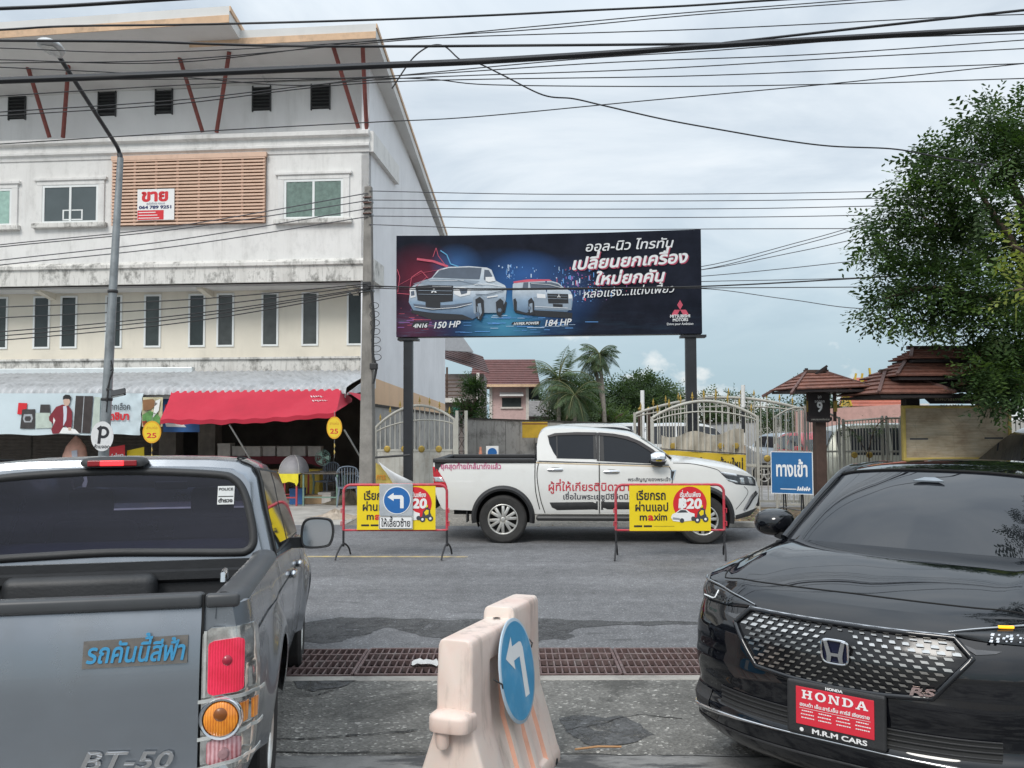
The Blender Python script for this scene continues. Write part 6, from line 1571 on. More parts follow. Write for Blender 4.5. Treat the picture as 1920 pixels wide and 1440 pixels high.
    for pts, m_, w in (([(776,533),(800,525),(850,524),(905,535)],B2,.012),([(806,527),(870,526)],BW,.010),([(890,534),(915,533),(948,538)],BW,.012),([(892,552),(912,553),(945,545)],B3,.014),([(778,575),(812,580),(855,577),(885,570)],BW,.012),([(811,537),(847,538)],BW,.006),([(785,545),(848,546)],B2,.010),([(785,552),(848,553)],B2,.008),([(895,575),(898,598)],B2,.02),([(996,532),(1030,534),(1058,541)],BW,.008),([(1003,575),(1065,578)],BW,.010),([(1026,560),(1064,561)],B2,.008),([(1027,555),(1064,556)],B2,.006)):
        for p, r in zip(pts, pts[1:]): b.mat(m_).bar(U(*p,.0385), U(*r,.0385), w, .001, up=(0,1,0))
    for u, v, r in ((896,590,.09),(937,582,.075),(993,578,.065)): c = U(u,v,.039); b.mat(B3).lathe([(.001,0),(r*.62,0)], 16, c, axis='Y'); [b.mat(B1).bar(c+Vector((0,-.0005,0)), c+Vector((r*.55*math.cos(a),-.0005,r*.6*math.sin(a))), .012, .001, up=(0,1,0)) for a in [k_*math.pi/3 for k_ in range(6)]]
    b.build('line_pattern', None, pn)
    # lettering
    def word(s_, u0, v0, u1, v1, h, m_=BW, bold=.0, slant=.22, lift=.004, par=pn):
        o, e = U(u0,v0), U(u1,v1); d = e-o; b = MB(); lettering(b, s_, m_, o, d, (0,0,1), width=d.length, height=h, bold=bold, slant=slant, lift=lift); return b.build('lettering', None, par)
    k = H_/200
    word('ออล-นิว ไทรทัน', 1096,472,1262,464, 25*k, bold=.012)
    word('เปลี่ยนยกเครื่อง', 1072,508,1290,494, 31*k, mat('print pink shade',(.38,.05,.10)), bold=.03, lift=.002); word('เปลี่ยนยกเครื่อง', 1070,506,1288,492, 31*k, bold=.03, lift=.005)
    word('ใหม่ยกคัน', 1116,536,1247,529, 30*k, mat('print pink shade',(1,1,1)), bold=.03, lift=.002); word('ใหม่ยกคัน', 1114,534,1245,527, 30*k, bold=.03, lift=.005)
    word('หล่อแรง...แต่งเฟี้ยว', 1092,559,1264,548, 21*k, bold=.004)
    word('150 HP', 811,616,862,613, 17*k, bold=.02); word('184 HP', 1019,612,1070,609, 17*k, bold=.02)
    b = MB().mat(B4).sheet([U(*c,.014) for c in ((771,612),(776,604),(806,603),(801,615))]); b.mat(B4).sheet([U(*c,.014) for c in ((958,608),(962,604),(1014,602),(1011,610))]); b.build('caption_bar', None, pn)
    word('4N16', 775,615,801,614, 11*k, bold=.03); word('HYPER POWER', 963,610,1010,608, 7*k, bold=.03)
    word('MITSUBISHI', 1256,596,1294,595, 8*k, bold=.03, slant=0); word('MOTORS', 1261,603,1290,602, 8*k, bold=.03, slant=0); word('Drive your Ambition', 1250,610,1300,609, 6.5*k, bold=.01, slant=0)
    return t
billboard()
# ------------------------------------------------------------------ street lamp
M_galv = mat('galvanised steel', (.27,.29,.30), .5, .5, var=.2, vscale=4, dirt=.3)
t = thing('street_lamp', 'grey street lamp with a long bent arm, in front of the shop building', 'street lamp', at(196,900,16.6).xy.to_3d())
base = Vector(t.location); p0, p1 = at(194,860,16.6)-base, at(226,285,16.6)-base
foot = Vector((p0.x-(p1.x-p0.x)*p0.z/(p1.z-p0.z), 0, -.02))
MB().tube([foot, foot.lerp(p1,.5), p1-Vector((0,0,.12))], [.105,.085,.058], 12).build('pole', M_galv, t, smooth=60)
p2 = at(112,108,14.2)-base; pts = catmull([p1-Vector((0,0,.14)), p1+Vector((-.03,-.06,.06)), p1.lerp(p2,.3), p2], 6)
MB().tube(pts, [.05]*4+[.038]*(len(pts)-4), 10).build('arm', M_steelblk, t, smooth=60)
p3 = at(84,76,13.4)-base; d = (p3-p2); ax = d.normalized(); b = MB(); sx_ = ax.cross(Vector((0,0,1))).normalized(); sz = sx_.cross(ax)
rows = []
for f, w, h in ((0,.045,.04),(.12,.08,.07),(.35,.17,.11),(.7,.19,.10),(.93,.14,.07),(1.0,.03,.01)):
    rows.append([p2+d*f+sx_*(w*math.cos(a))+sz*(h*math.sin(a)*(1 if math.sin(a) > 0 else .45)) for a in [2*math.pi*j/16 for j in range(16)]])
MB().grid(rows, wrap=True).add(rows[0],[tuple(range(16))]).add(rows[-1],[tuple(reversed(range(16)))]).build('lamp_head', mat('grey lamp housing', (.5,.51,.51), .45, var=.1), t, smooth=60)
rows2 = [[p2+d*f+sx_*(w*c_)-sz*.045 for c_ in (-1,0,1)] for f, w in ((.3,.09),(.6,.12),(.88,.09))]
MB().grid(rows2).build('lamp_lens', mat('milky lamp glass', (.5,.51,.5), .2, var=.1), t)
for f in (.33,.62):
    c = foot.lerp(p1, f); MB().lathe([(.11-.04*f,-.03),(.12-.04*f,-.02),(.12-.04*f,.02),(.11-.04*f,.03)], 14, c).build('band', M_blackpl, t, smooth=50)
c = foot.lerp(p1,.40); b = MB()
for k in range(3): b.tube(catmull([c+Vector((.07,-.05,.25-.1*k)), c+Vector((.13,-.08,.05)), c+Vector((.07,-.09,-.15)), c+Vector((.02,-.09,-.35-.2*k))],5), .012, 6)
b.build('cable_bundle', M_blackpl, t, smooth=60)
# floodlight clamped on the lamp pole
c = at(205,735,16.4); fl_ = thing('floodlight', 'small black floodlight clamped to the street lamp pole', 'floodlight', c)
MB().tube([(-.08,.05,.06),(.05,0,.04),(.13,-.03,-.02)], .014, 6).build('bracket', M_blackpl, fl_)
MB().box((.2,-.06,-.02),(.26,.06,.18), rot=Matrix.Rotation(R(-50),3,'X') @ Matrix.Rotation(R(-20),3,'Y')).build('housing', M_blackpl, fl_, bevel=.015)
MB().box((.2,-.085,-.045),(.21,.02,.13), rot=Matrix.Rotation(R(-50),3,'X') @ Matrix.Rotation(R(-20),3,'Y')).build('lens', mat('floodlight lens', (.45,.46,.45), .1), fl_)
# oval P sign
c = at(192,818,16.35); ps = thing('parking_sign', 'oval white board with a black P, tied to the street lamp pole', 'sign', c)
rx, rz = abs(at(213,818,16.35).x-c.x), abs(at(192,846,16.35).z-c.z)
bd = MB().mat(mat('weathered white board', (.66,.66,.66), .6, var=.1, vscale=5, dirt=.35, dcol=(.3,.3,.3), dscale=4)).add([(rx*math.cos(a),y,rz*math.sin(a)) for y in (-.012,.0) for a in [2*math.pi*j/36 for j in range(36)]],[tuple(range(36)),tuple(reversed(range(36,72)))]+[(j,(j+1)%36,36+(j+1)%36,36+j) for j in range(36)]).build('board', None, ps)
b = MB().mat(M_ink2); b.bar((-.06,-.014,-.14),(-.03,-.014,.16),.055,.004,up=(0,1,0))
n_ = 14; cx_, cz_ = .02, .075
for i in range(n_):
    a0, a1 = R(120-250*i/n_), R(120-250*(i+1)/n_); b.add([(cx_+r*math.cos(a)*1.0,-.0145,cz_+r*math.sin(a)) for a,r in ((a0,.115),(a1,.115),(a1,.062),(a0,.062))],[(0,1,2,3)])
b.bar((-.085,-.0148,.13),(-.01,-.0148,.185),.05,.003,up=(0,1,0))
lettering(b, 'ห้ามจอด', M_ink2, (0,-.012,-.225), (1,0,0), (0,0,1), width=.3, height=.085, bold=.03, align='C'); b.build('lettering', None, bd)
# ------------------------------------------------------------------ utility pole at the corner of the building
M_pole = mat('weathered concrete pole', (.24,.225,.205), .9, var=.25, vscale=3, bump=.35, bscale=35, dirt=.7, dcol=(.10,.09,.08), dscale=3, dstretch=(1,1,.25))
c = at(689,900,18.2); up_ = thing('utility_pole', 'weathered square concrete utility pole at the corner of the shop building', 'utility pole', (c.x,c.y,0), SY)
zt = at(691,350,18.2).z; xs_t = at(691,350,18.2).x-c.x
b = MB(); wb, wt = .155, .075
b.add([(a*wb-.0,d_*wb,-.05) for a,d_ in ((-1,-1),(1,-1),(1,1),(-1,1))]+[(a*wt+xs_t,d_*wt,zt) for a,d_ in ((-1,-1),(1,-1),(1,1),(-1,1))],[(0,1,5,4),(1,2,6,5),(2,3,7,6),(3,0,4,7),(4,5,6,7)]); b.build('shaft', M_pole, up_, bevel=.02)
for z in (at(691,378,18.2).z, at(691,545,18.2).z, at(690,385,18.2).z-.2):
    f = z/zt; w = wb+(wt-wb)*f+.01; MB().b2((xs_t*f-w,-w,z-.02),(xs_t*f+w,w,z+.02)).build('band', M_galv, up_)
for k in range(4):
    z = at(691,372+k*10,18.2).z; MB().tube([(xs_t*.95-.09,-.1,z),(xs_t*.95+.10,-.12,z)], .018, 8).build('insulator', mat('brown insulator', (.10,.05,.04), .2), up_, smooth=50)
b = MB(); z0_ = at(705,600,18.2).z
for k in range(7):
    zc_ = at(705,575+k*16,18.2).z; b.tube([(.16+.10*math.cos(a)+.01*k,-.14+.02*math.sin(a),zc_+.07*math.sin(a)) for a in [2*math.pi*j/14 for j in range(15)]], .008, 5, False)
b.build('cable_coil', M_blackpl, up_, smooth=60)
b = MB(); b.tube(catmull([(.1,-.16,at(700,545,18.2).z),(.17,-.17,at(706,600,18.2).z),(.14,-.17,at(704,660,18.2).z),(.22,-.17,at(710,690,18.2).z),(.16,-.17,at(706,720,18.2).z)],6), .025, 8); b.build('cable_loop', M_blackpl, up_, smooth=60)
MB().b2((.09,-.24,at(706,694,18.2).z),(.25,-.12,at(706,682,18.2).z)).build('splice_box', M_blackpl, up_, bevel=.02)
MB().b2((-.085,-.155,at(690,545,18.2).z-.0),(.085,-.11,at(690,530,18.2).z)).build('clamp', M_blackpl, up_, bevel=.01)
# ================================================================== the market stalls under the canopy
sf = lambda u, v, y=0.0: BF.px(u, v, y)
def place(x, y, z=0.0): return BF.M @ Vector((x,y,z))
def bthing(name, label, cat, x, y, z=0.0, group=None, rz=0.0):
    o = thing(name, label, cat, place(x,y,z), BF.yaw+rz, group); return o
M_awn = mat('red awning canvas', (.50,.022,.05), .75, var=.10, vscale=1.5, bump=.15, bscale=8, dirt=.2, dcol=(.36,.06,.08), dscale=1.5)
M_pipe = mat('grey pipe', (.34,.34,.33), .5, .4, var=.1)
# awning
t = thing('awning', 'long red canvas awning sagging over the market stalls', 'awning', fr=BF)
a, c = sf(322,733,-2.16), sf(640,729,-2.16); d, e = sf(300,786,-3.3), sf(629,773,-3.3)
rows = []
for k in range(9):
    f = k/8; rows.append([a.lerp(c, j/40).lerp(d.lerp(e, j/40), f)+Vector((0,0,-.09*math.sin(math.pi*f)*.6-.07*math.sin(math.pi*j/40)*f+.014*math.sin(j*1.3+f*5)*f+.010*math.sin(j*.55-f*7)*math.sin(math.pi*f))) for j in range(41)])
rows.append([p+Vector((0,.02,-.10+.01*math.sin(j*.8))) for j, p in enumerate(rows[-1])])
MB().grid(rows).build('canvas', M_awn, t, smooth=70, solid=.006)
fl3 = [rows[k][-1] for k in range(9)]; ap = sf(668,742,-1.9)
MB().grid([fl3, [p.lerp(Vector((c.x+.05,-1.2,c.z-.25)), .85) for p in fl3]]).build('side_flap', M_awn, t, smooth=70)
b = MB(); p1, p2, p3 = sf(652,735,-2.2), sf(692,762,-1.6), sf(692,742,-1.0); b.grid([[p1,p2,p2+Vector((0,0,-.15))],[p1+Vector((0,.5,.0)),p3,p3]]); b.build('corner_cloth', M_awn, t)
for (u0,v0,u1,v1,um,vm) in ((430,796,476,872,436,806),(645,806,677,860,655,822)):
    p0, pm, p1 = sf(u0,v0,-3.2), sf(um,vm,-3.15), sf(u1,v1,-2.6); MB().tube([p0,pm,p1], .02, 8).build('prop_pole', M_pipe, t, smooth=50)
b = MB().mat(M_whp)
for l, (v0, w) in enumerate(((742,22),(750,26))):
    u = 583+3*l
    while u < 583+w:
        p = sf(u,v0,-2.62); 
        f = (p.z-a.z)/(d.z-a.z); n_ = Vector((0,-.9,.4)).normalized()
        y_ = -2.16-1.14*f; p = sf(u, v0, y_-.03); g_ = sf(u+rnd.uniform(1.5,3), v0+rnd.uniform(1.5,4), y_-.05); b.bar(p, g_, .03, .004); b.bar(g_, g_+Vector((.045,0,.02)), .025, .004); u += 4.5
b.build('printing', None, t)
# advertising banner with the seated man and kitchen goods
bn = thing('banner', 'pale blue appliance banner with a man in a red jacket, hung under the canopy', 'banner', fr=BF)
yb = -2.28; Q = lambda u, v, l=.012: Vector((sf(u,v,yb).x, yb-l, sf(u,v,yb).z))
rows = []
for k in range(9):
    f = k/8; row = []
    for j in range(61):
        u = -160+(268+160)*j/60-(6*f if j == 60 else 0); v = 737.5+(815-737.5)*f+(1.2*math.sin(j*.45)*f if j < 60 else 0); p = sf(u,v,yb); w_ = max(0,(u-150)/118)*.03; p.y += -.004*math.sin(j*.6)-w_*math.sin((u*.35+v*.5)*.5); row.append(p)
    rows.append(row)
M_bsheet = mat('pale blue banner cloth', (.56,.65,.69), .55, var=.06, vscale=1.2)
bs = MB().grid(rows).build('sheet', M_bsheet, bn, smooth=70)
K = dict(jk=mat('print maroon', (.20,.018,.03), .5), sk=mat('print skin', (.58,.40,.32), .5), hr=mat('print hair', (.02,.018,.018), .5), sh=mat('print shirt', (.55,.58,.66), .5), wt=M_whp, rd=M_redp, dk=mat('print graphite', (.05,.045,.045), .4, var=.2), gr=mat('print pale green', (.46,.53,.47), .5), gy=mat('print steel', (.36,.38,.40), .5), br=mat('print dark brown', (.045,.035,.033), .4, var=.25))
z6 = lambda X_, Y_: (X_/5.333, 700+Y_/5.333)
def pr(b, m_, pts, l): b.mat(K[m_]).sheet([Q(*z6(*p), l) for p in pts])
b = MB()
for i, (m_, pts) in enumerate([('rd',[(190,295),(278,298),(272,355),(228,362),(222,412),(178,408)]),('dk',[(228,362),(358,358),(352,555),(206,552)]),('gy',[(245,410),(325,408),(335,450),(320,490),(250,490),(235,455)]),('dk',[(262,430),(310,428),(318,455),(305,478),(262,478),(252,455)]),('gr',[(362,395),(505,395),(530,545),(362,552)]),('dk',[(412,312),(506,312),(508,395),(404,395)]),('br',[(765,225),(938,228),(908,600),(738,590)]),('gy',[(845,226),(852,226),(828,594),(820,594)]),('gr',[(950,235),(1010,240),(1000,560),(925,575)])]): pr(b, m_, pts, .022+.001*i)
pm = b.build('print_pattern', None, bs)
b = MB()
for i, (m_, pts) in enumerate([('wt',[(590,600),(640,540),(700,545),(760,560),(805,605)]),('jk',[(570,335),(635,312),(700,330),(728,380),(730,480),(722,545),(688,548),(650,520),(600,600),(535,605),(520,560),(545,510),(500,470),(498,435)]),('wt',[(545,440),(562,470),(545,510),(540,470)]),('sh',[(640,330),(672,322),(680,360),(672,470),(640,530),(645,420)]),('sk',[(640,270),(660,250),(705,255),(708,290),(695,318),(670,330),(648,312)]),('hr',[(638,265),(640,232),(665,212),(705,218),(722,240),(712,275),(700,258),(660,256)]),('sk',[(690,540),(722,540),(718,568),(695,572)])]): pr(b, m_, pts, .034+.001*i)
b.build('printed_man', None, bs)
o, e_ = Q(196,768), Q(246,768); b = MB(); lettering(b, 'ดมากเลือก', M_dkp, o, e_-o, (0,0,1), width=(e_-o).length, height=.20, bold=.02, lift=.03); b.build('lettering', None, bs)
o, e_ = Q(200,787), Q(244,787); b = MB(); lettering(b, 'โตชิบา', M_redp, o, e_-o, (0,0,1), width=(e_-o).length, height=.24, bold=.045, lift=.03); b.build('lettering', None, bs)
# food poster and blue banner beside it
fp = thing('food_poster', 'creased food poster of greens and a brown loaf between the banner and the awning', 'poster', fr=BF)
yb = -2.34; q_ = lambda u, v, l=0: Vector((sf(u,v,yb).x, yb-l, sf(u,v,yb).z))
rows = [[q_(268+38*j/8-(2*f), 745+55*f)+Vector((0,-.02*math.sin(j*1.7+f*3),0)) for j in range(9)] for f in (0,.25,.5,.75,1)]
fs_ = MB().grid(rows).build('sheet', mat('poster pale yellow', (.55,.50,.33), .5, var=.3, vscale=4), fp, smooth=70)
b = MB()
for m_, pts in ((mat('print bread brown',(.25,.12,.05)),[(269,750),(288,748),(297,757),(284,768),(270,770)]),(mat('print leaf green',(.10,.25,.07),var=.4,vscale=9),[(268,778),(282,770),(296,776),(303,785),(300,797),(270,797)]),(M_whp,[(292,752),(302,748),(299,770),(288,783)]),(mat('print tomato',(.5,.06,.04)),[(268,790),(276,788),(279,797),(270,799)])): b.mat(m_).sheet([q_(u,v,.035) for u,v in pts])
b.build('printed_food', None, fs_)
bb = thing('blue_banner', 'deep blue shop banner half hidden behind the red awning', 'banner', fr=BF)
yb = -1.9; b = MB().mat(mat('banner blue', (.03,.12,.34), .5, var=.2, vscale=1.5)).add([q_(306,735),q_(374,735),q_(374,810),q_(306,810)],[(0,1,2,3)]); s_ = b.build('sheet', None, bb, solid=.006)
b = MB().mat(M_whp).sheet([q_(310,793,.01),q_(345,796,.01),q_(350,801,.01),q_(312,800,.01)]); b.build('white_streak', None, s_)
o = q_(309,772,.01); e_ = q_(325,772,.01); b = MB(); lettering(b, 'อา', M_redp, o, e_-o, (0,0,1), width=(e_-o).length, height=.3, bold=.05); b.build('lettering', None, s_)
# round price boards
def price(u, v, ru, rv, label, y):
    c = sf(u,v,y); rx, rz = abs(sf(u+ru,v,y).x-c.x), abs(sf(u,v+rv,y).z-c.z); t = bthing('price_board', label, 'price sign', c.x, y, c.z, 'round yellow price boards')
    R_ = lambda k,yy: [(rx*k*math.cos(a),yy,rz*k*math.sin(a)) for a in [2*math.pi*j/32 for j in range(32)]]
    b = MB().mat(mat('golden rim', (.72,.36,.02), .5)); ra_, rb_ = R_(1,-.008), R_(1,.008); b.add(ra_+rb_, [tuple(range(32)),tuple(reversed(range(32,64)))]+[(j,(j+1)%32,32+(j+1)%32,32+j) for j in range(32)])
    b.mat(mat('sunny yellow', (.78,.55,.03), .5, var=.05)).add(R_(.87,-.010), [tuple(range(32))]); d_ = b.build('disc', None, t)
    b = MB(); lettering(b, '25', M_redp, (0,-.010,-rz*.52), (1,0,0), (0,0,1), width=rx*1.1, height=rz*.62, bold=.02, align='C'); lettering(b, 'สามห่อ', mat('print orange', (.55,.22,.02)), (0,-.010,rz*.26), (1,0,0), (0,0,1), width=rx*1.2, height=rz*.36, bold=.0, align='C'); b.build('lettering', None, d_)
    b = MB().tube([(0,0,rz),(0,.0,rz+.12)], .006, 5); b.tube([(0,0,-rz),(.005,0,-rz-.42)], .004, 5); b.build('cord', M_pipe, t)
    b = MB()
    for z in (-rz-.1,-rz-.24): b.tube([(.0,-.002,z),(.01,-.002,z-.06),(.0,-.002,z-.1)], [.008,.016,.006], 6)
    b.build('tassel', mat('gold tassel', (.55,.40,.12), .5), t)
price(285,810,17.5,21, 'round yellow price board reading 25 under the food poster', -3.0); price(627,802,14.5,21, 'round yellow price board reading 25 at the right end of the awning', -3.36)
# small printed boards on the counter, hanging bags
def flat_sign(name, label, pts, y, m_, word, mw, grp=None, h=.16):
    P_ = [sf(u,v,y) for u,v in pts]; c = sum(P_, Vector())/4; t = bthing(name, label, 'sign', c.x, y, c.z, grp); s_ = MB().mat(m_).prism([p-c for p in P_], (0,.012,0)).build('board', None, t)
    if word: o = P_[0]-c; w_ = (P_[1]-P_[0]).length; b = MB(); lettering(b, word, mw, o+Vector((.05*w_,-.002,-h*1.9)), P_[1]-P_[0], (0,0,1), width=w_*.9, height=h, bold=.03); b.build('lettering', None, s_)
    b = MB().tube([(0,.03,-.02),(0,.03,-(c.z-.06))], .012, 6); b.build('stand', M_pipe, t)
flat_sign('stall_sign', 'red board with white Thai writing beside the oval P sign', [(199,840),(234,834),(234,872),(199,872)], -1.6, M_redp, 'ไก่ย่าง', M_whp)
flat_sign('stall_sign', 'plain yellow board to the right of the red one, under the price board', [(238,845),(270,838),(270,872),(238,872)], -1.5, M_yel, None, None)
c = sf(142,845,-1.5); t = bthing('hanging_bag', 'pinkish plastic bag of goods hanging under the banner', 'bag', c.x, -1.5, c.z)
b = MB(); rows = []
for f, w in ((0,.02),(.08,.10),(.3,.24),(.55,.30),(.8,.33),(.97,.30),(1,.05)): rows.append([(w*math.cos(a)*(1+.08*math.sin(3*a+f*6)), w*.7*math.sin(a), .36-.85*f) for a in [2*math.pi*j/20 for j in range(20)]])
b.grid(rows, wrap=True).build('bag', mat('pink plastic bag', (.62,.34,.26), .35, var=.25, vscale=3), t, smooth=60)
MB().sheet([(.02,-.215,.0),(.16,-.2,.02),(.18,-.21,-.18),(.05,-.225,-.2)]).build('bag_label', mat('print pale label', (.5,.52,.6)), t); MB().tube([(0,0,.35),(0,.0,.62)], .008, 6).build('string', M_pipe, t)
# folding tables, food cover, chairs and goods
M_green = mat('green table steel', (.16,.25,.20), .5, var=.2); M_reds = mat('red table steel', (.40,.06,.07), .5); M_top = mat('worn table top', (.22,.20,.17), .6, var=.2)
def table(label, u0, u1, vt, y, d, mleg, mtop, apron=None, grp=None):
    p0, p1 = sf(u0,vt,y), sf(u1,vt,y); w = p1.x-p0.x; h = p0.z; t = bthing('stall_table', label, 'table', (p0.x+p1.x)/2, y+d/2, .0, grp)
    MB().b2((-w/2,-d/2,h-.03),(w/2,d/2,h)).build('table_top', mtop, t, bevel=.008)
    for sx_ in (-1,1):
        for sy_ in (-1,1): MB().b2((sx_*(w/2-.03)-.018,sy_*(d/2-.03)-.018,.003),(sx_*(w/2-.03)+.018,sy_*(d/2-.03)+.018,h-.031)).build('leg', mleg, t)
    b = MB().b2((-w/2+.05,-d/2+.02,.18),(w/2-.05,-d/2+.045,.21)); b.b2((-w/2+.05,d/2-.045,.18),(w/2-.05,d/2-.02,.21)); b.build('stretcher', mleg, t)
    if apron:
        rows = [[(-w/2-.02+(w+.04)*j/16, -d/2-.012-.006*math.sin(j*1.4), h+.004-f*(.19+(.09 if j == 15 else .015*math.sin(j)))) for j in range(17)] for f in (0,.5,1)]; rows.insert(0, [(p[0],d/2,h+.004) for p in rows[0]]); MB().grid(rows).build('cloth', apron, t, smooth=60, solid=.003)
    return t, (p0.x+p1.x)/2, h, w
t1, x1, h1, w1 = table('low red legged table under a bright yellow cloth', 507,558,889,-3.0,.9, M_reds, M_top, mat('bright yellow cloth', (.78,.66,.03), .6, var=.1, vscale=4))
cv = bthing('food_cover', 'grey mesh food cover standing on the yellow cloth', 'food cover', x1+.06, -2.5, h1+.006)
rows = []
for k in range(9):
    a = math.pi/2*k/8; rows.append([(w1*.46*math.cos(a)*math.copysign(abs(math.cos(t_))**.6,math.cos(t_)), .42*math.cos(a)*math.copysign(abs(math.sin(t_))**.6,math.sin(t_)), .40*math.sin(a)) for t_ in [2*math.pi*j/28 for j in range(28)]])
MB().grid(rows, wrap=True).build('mesh_dome', mat('grey mesh', (.26,.255,.27), .6, var=.15), cv, smooth=60)
for j in (3.5,10.5,17.5,24.5): t_ = 2*math.pi*j/28; MB().tube([(w1*.465*math.cos(a)*math.copysign(abs(math.cos(t_))**.6,math.cos(t_)), .425*math.cos(a)*math.copysign(abs(math.sin(t_))**.6,math.sin(t_)), .405*math.sin(a)) for a in [math.pi/2*k/8 for k in range(9)]], .008, 5).build('hoop', mat('pale hoop', (.45,.45,.44)), cv)
t2, x2, h2, w2 = table('green steel table with a dark top beside the yellow cloth', 566,634,887,-2.9,.8, M_green, mat('dark table top', (.07,.06,.05), .5, var=.3))
t3, x3, h3, w3 = table('shaded back table loaded with white parcels', 410,610,856,.3,.9, M_pipe, M_top, mat('dull red cloth', (.16,.02,.03), .7, var=.2))
t4, x4, h4, w4 = table('small dark table at the foot of the utility pole', 640,700,888,-2.4,.7, M_green, mat('dark table top', (1,1,1)))
# crates, boxes, bins
def boxt(name, label, cat, u, vb, y, w, d, h, m_, grp=None, zb=None, flap=None):
    c = sf(u,vb,y); z = c.z if zb is None else zb; t = bthing(name, label, cat, c.x, y, z, grp, rnd.uniform(-.12,.12)); MB().b2((-w/2,-d/2,.0),(w/2,d/2,h)).build('carton', m_, t, bevel=.01)
    MB().b2((-w/2-.006,-d/2-.006,h*.86),(w/2+.006,d/2+.006,h+.006)).build('lid', flap or m_, t, bevel=.006); return t
M_par = mat('white parcel', (.50,.47,.44), .6, var=.2, vscale=5); M_kraft = mat('kraft carton', (.34,.23,.13), .8, var=.15); M_ypk = mat('yellow pack', (.50,.36,.05), .6, var=.2)
lab = ['slightly taller white parcel at the left end of the back table','second white parcel from the left end of the back table','third white parcel from the left end of the back table','middle white parcel on the back table','white parcel just right of the middle of the back table','second white parcel from the right end of the back table','white parcel at the right end of the back table']
for i in range(7): boxt('parcel', lab[i], 'parcel', 424+28*i, 856, .45+.08*(i%2), .34+.03*(i%3), .34, .26 if i else .34, M_par, 'white parcels on the back table', h3+.006)
for i, (u, l, m_) in enumerate(((430,'brown carton under the left end of the back table',M_kraft),(470,'yellow carton under the back table',M_ypk),(520,'dark carton in front of the back table, behind the food cover',M_kraft),(585,'yellow carton under the right end of the back table',M_ypk))): boxt('carton_box', l, 'box', u, 900, -.35, .5, .4, .62, m_, 'cartons in front of the back table', .062)
boxt('storage_bin', 'blue plastic bin under the yellow covered table', 'bin', 558, 948, -2.45, .3, .34, .36, mat('blue plastic', (.03,.12,.32), .4, var=.1), None, .004)
boxt('carton_box', 'brown carton under the green steel table', 'box', 590, 948, -2.3, .4, .34, .2, M_kraft, None, .004); boxt('carton_box', 'pale carton on the ground under the green table, right of the brown one', 'box', 612, 948, -2.3, .3, .3, .26, M_par, None, .004)
def chair(label, u, y, rz, grp):
    c = sf(u,900,y); t = bthing('plastic_chair', label, 'chair', c.x, y, .004, grp, rz); m_ = mat('blue grey plastic', (.16,.19,.23), .45, var=.1)
    MB().grid([[(x,yy,.43-.03*math.exp(-((x/.15)**2+(yy/.15)**2))) for x in (-.22,-.1,0,.1,.22)] for yy in (-.2,-.1,0,.1,.2)]).build('seat', m_, t, smooth=60, solid=.02)
    for sx_ in (-1,1):
        for sy_ in (-1,1): MB().tube([(sx_*.19,sy_*.17,.42),(sx_*.24,sy_*.23,0)], [.025,.016], 6).build('leg', m_, t)
        MB().tube(catmull([(sx_*.22,-.18,.43),(sx_*.26,-.16,.62),(sx_*.25,.1,.65),(sx_*.21,.22,.66)],4), .018, 6).build('armrest', m_, t)
    b = MB()
    for k in range(7): x = -.18+.06*k; b.tube([(x,.2,.44),(x*1.05,.25,.86-.25*abs(x))], .012, 5)
    b.tube(catmull([(-.22,.2,.44),(-.23,.25,.75),(-.12,.27,.86),(.12,.27,.86),(.23,.25,.75),(.22,.2,.44)],5), .02, 6); b.build('backrest', m_, t, smooth=60)
chair('blue grey plastic chair with arms, left of the utility pole', 652, -2.9, .3, 'plastic chairs by the stalls'); chair('blue grey plastic chair set deeper behind the green table', 610, -.9, -.4, 'plastic chairs by the stalls')
c = sf(605,872,-2.5); t = bthing('stall_fan', 'dark table fan standing on the green steel table', 'fan', c.x, -2.45, h2+.002)
MB().lathe([(.11,0),(.10,.02),(.02,.03),(.016,.2)], 16).build('base', M_blackpl, t); b = MB()
for r in (.05,.1,.15,.18): b.tube([(r*math.cos(a),-.05,.33+r*math.sin(a)) for a in [2*math.pi*j/20 for j in range(21)]], .004, 5, False)
for k in range(10): a = 2*math.pi*k/10; b.tube([(0,-.05,.33),(.18*math.cos(a),-.05,.33+.18*math.sin(a))], .003, 4)
b.build('fan_cage', mat('green cage', (.12,.22,.19), .5), t); b = MB()
for k in range(3): a = 2*math.pi*k/3; b.add([(.02*math.cos(a),-.03,.33+.02*math.sin(a)),(.15*math.cos(a-.4),-.04,.33+.15*math.sin(a-.4)),(.15*math.cos(a+.4),-.02,.33+.15*math.sin(a+.4))],[(0,1,2)])
b.build('blade', M_green, t, solid=.003)
# heap of sand and broken kerb by the pole
def heap(name, label, u, v, rx, ry, h, m_, cat='heap'):
    p = _g0(u,v); b = MB(); rows = []
    for k in range(8):
        f = k/7; rows.append([(p.x+rx*f*math.cos(a)*(1+.15*math.sin(3*a)), p.y+ry*f*math.sin(a), .004+h*(1-f)**1.3*(1+.25*math.sin(5*a+k))+.0) for a in [2*math.pi*j/28 for j in range(28)]])
    o = b.grid(rows, wrap=True).build(name, m_, smooth=60); return tag(o, label, cat)
M_sand = mat('sandy rubble', (.36,.30,.24), .95, var=.3, vscale=9, bump=.6, bscale=25); M_soil = mat('dark soil', (.12,.10,.07), .95, var=.35, vscale=8, bump=.6, bscale=20)
heap('sand_heap', 'low heap of pale sandy rubble at the road edge behind the left barrier', 628, 972, .55, .28, .16, M_sand); heap('soil_heap', 'dark soil and roots at the foot of the utility pole', 655, 945, .7, .35, .28, M_soil)
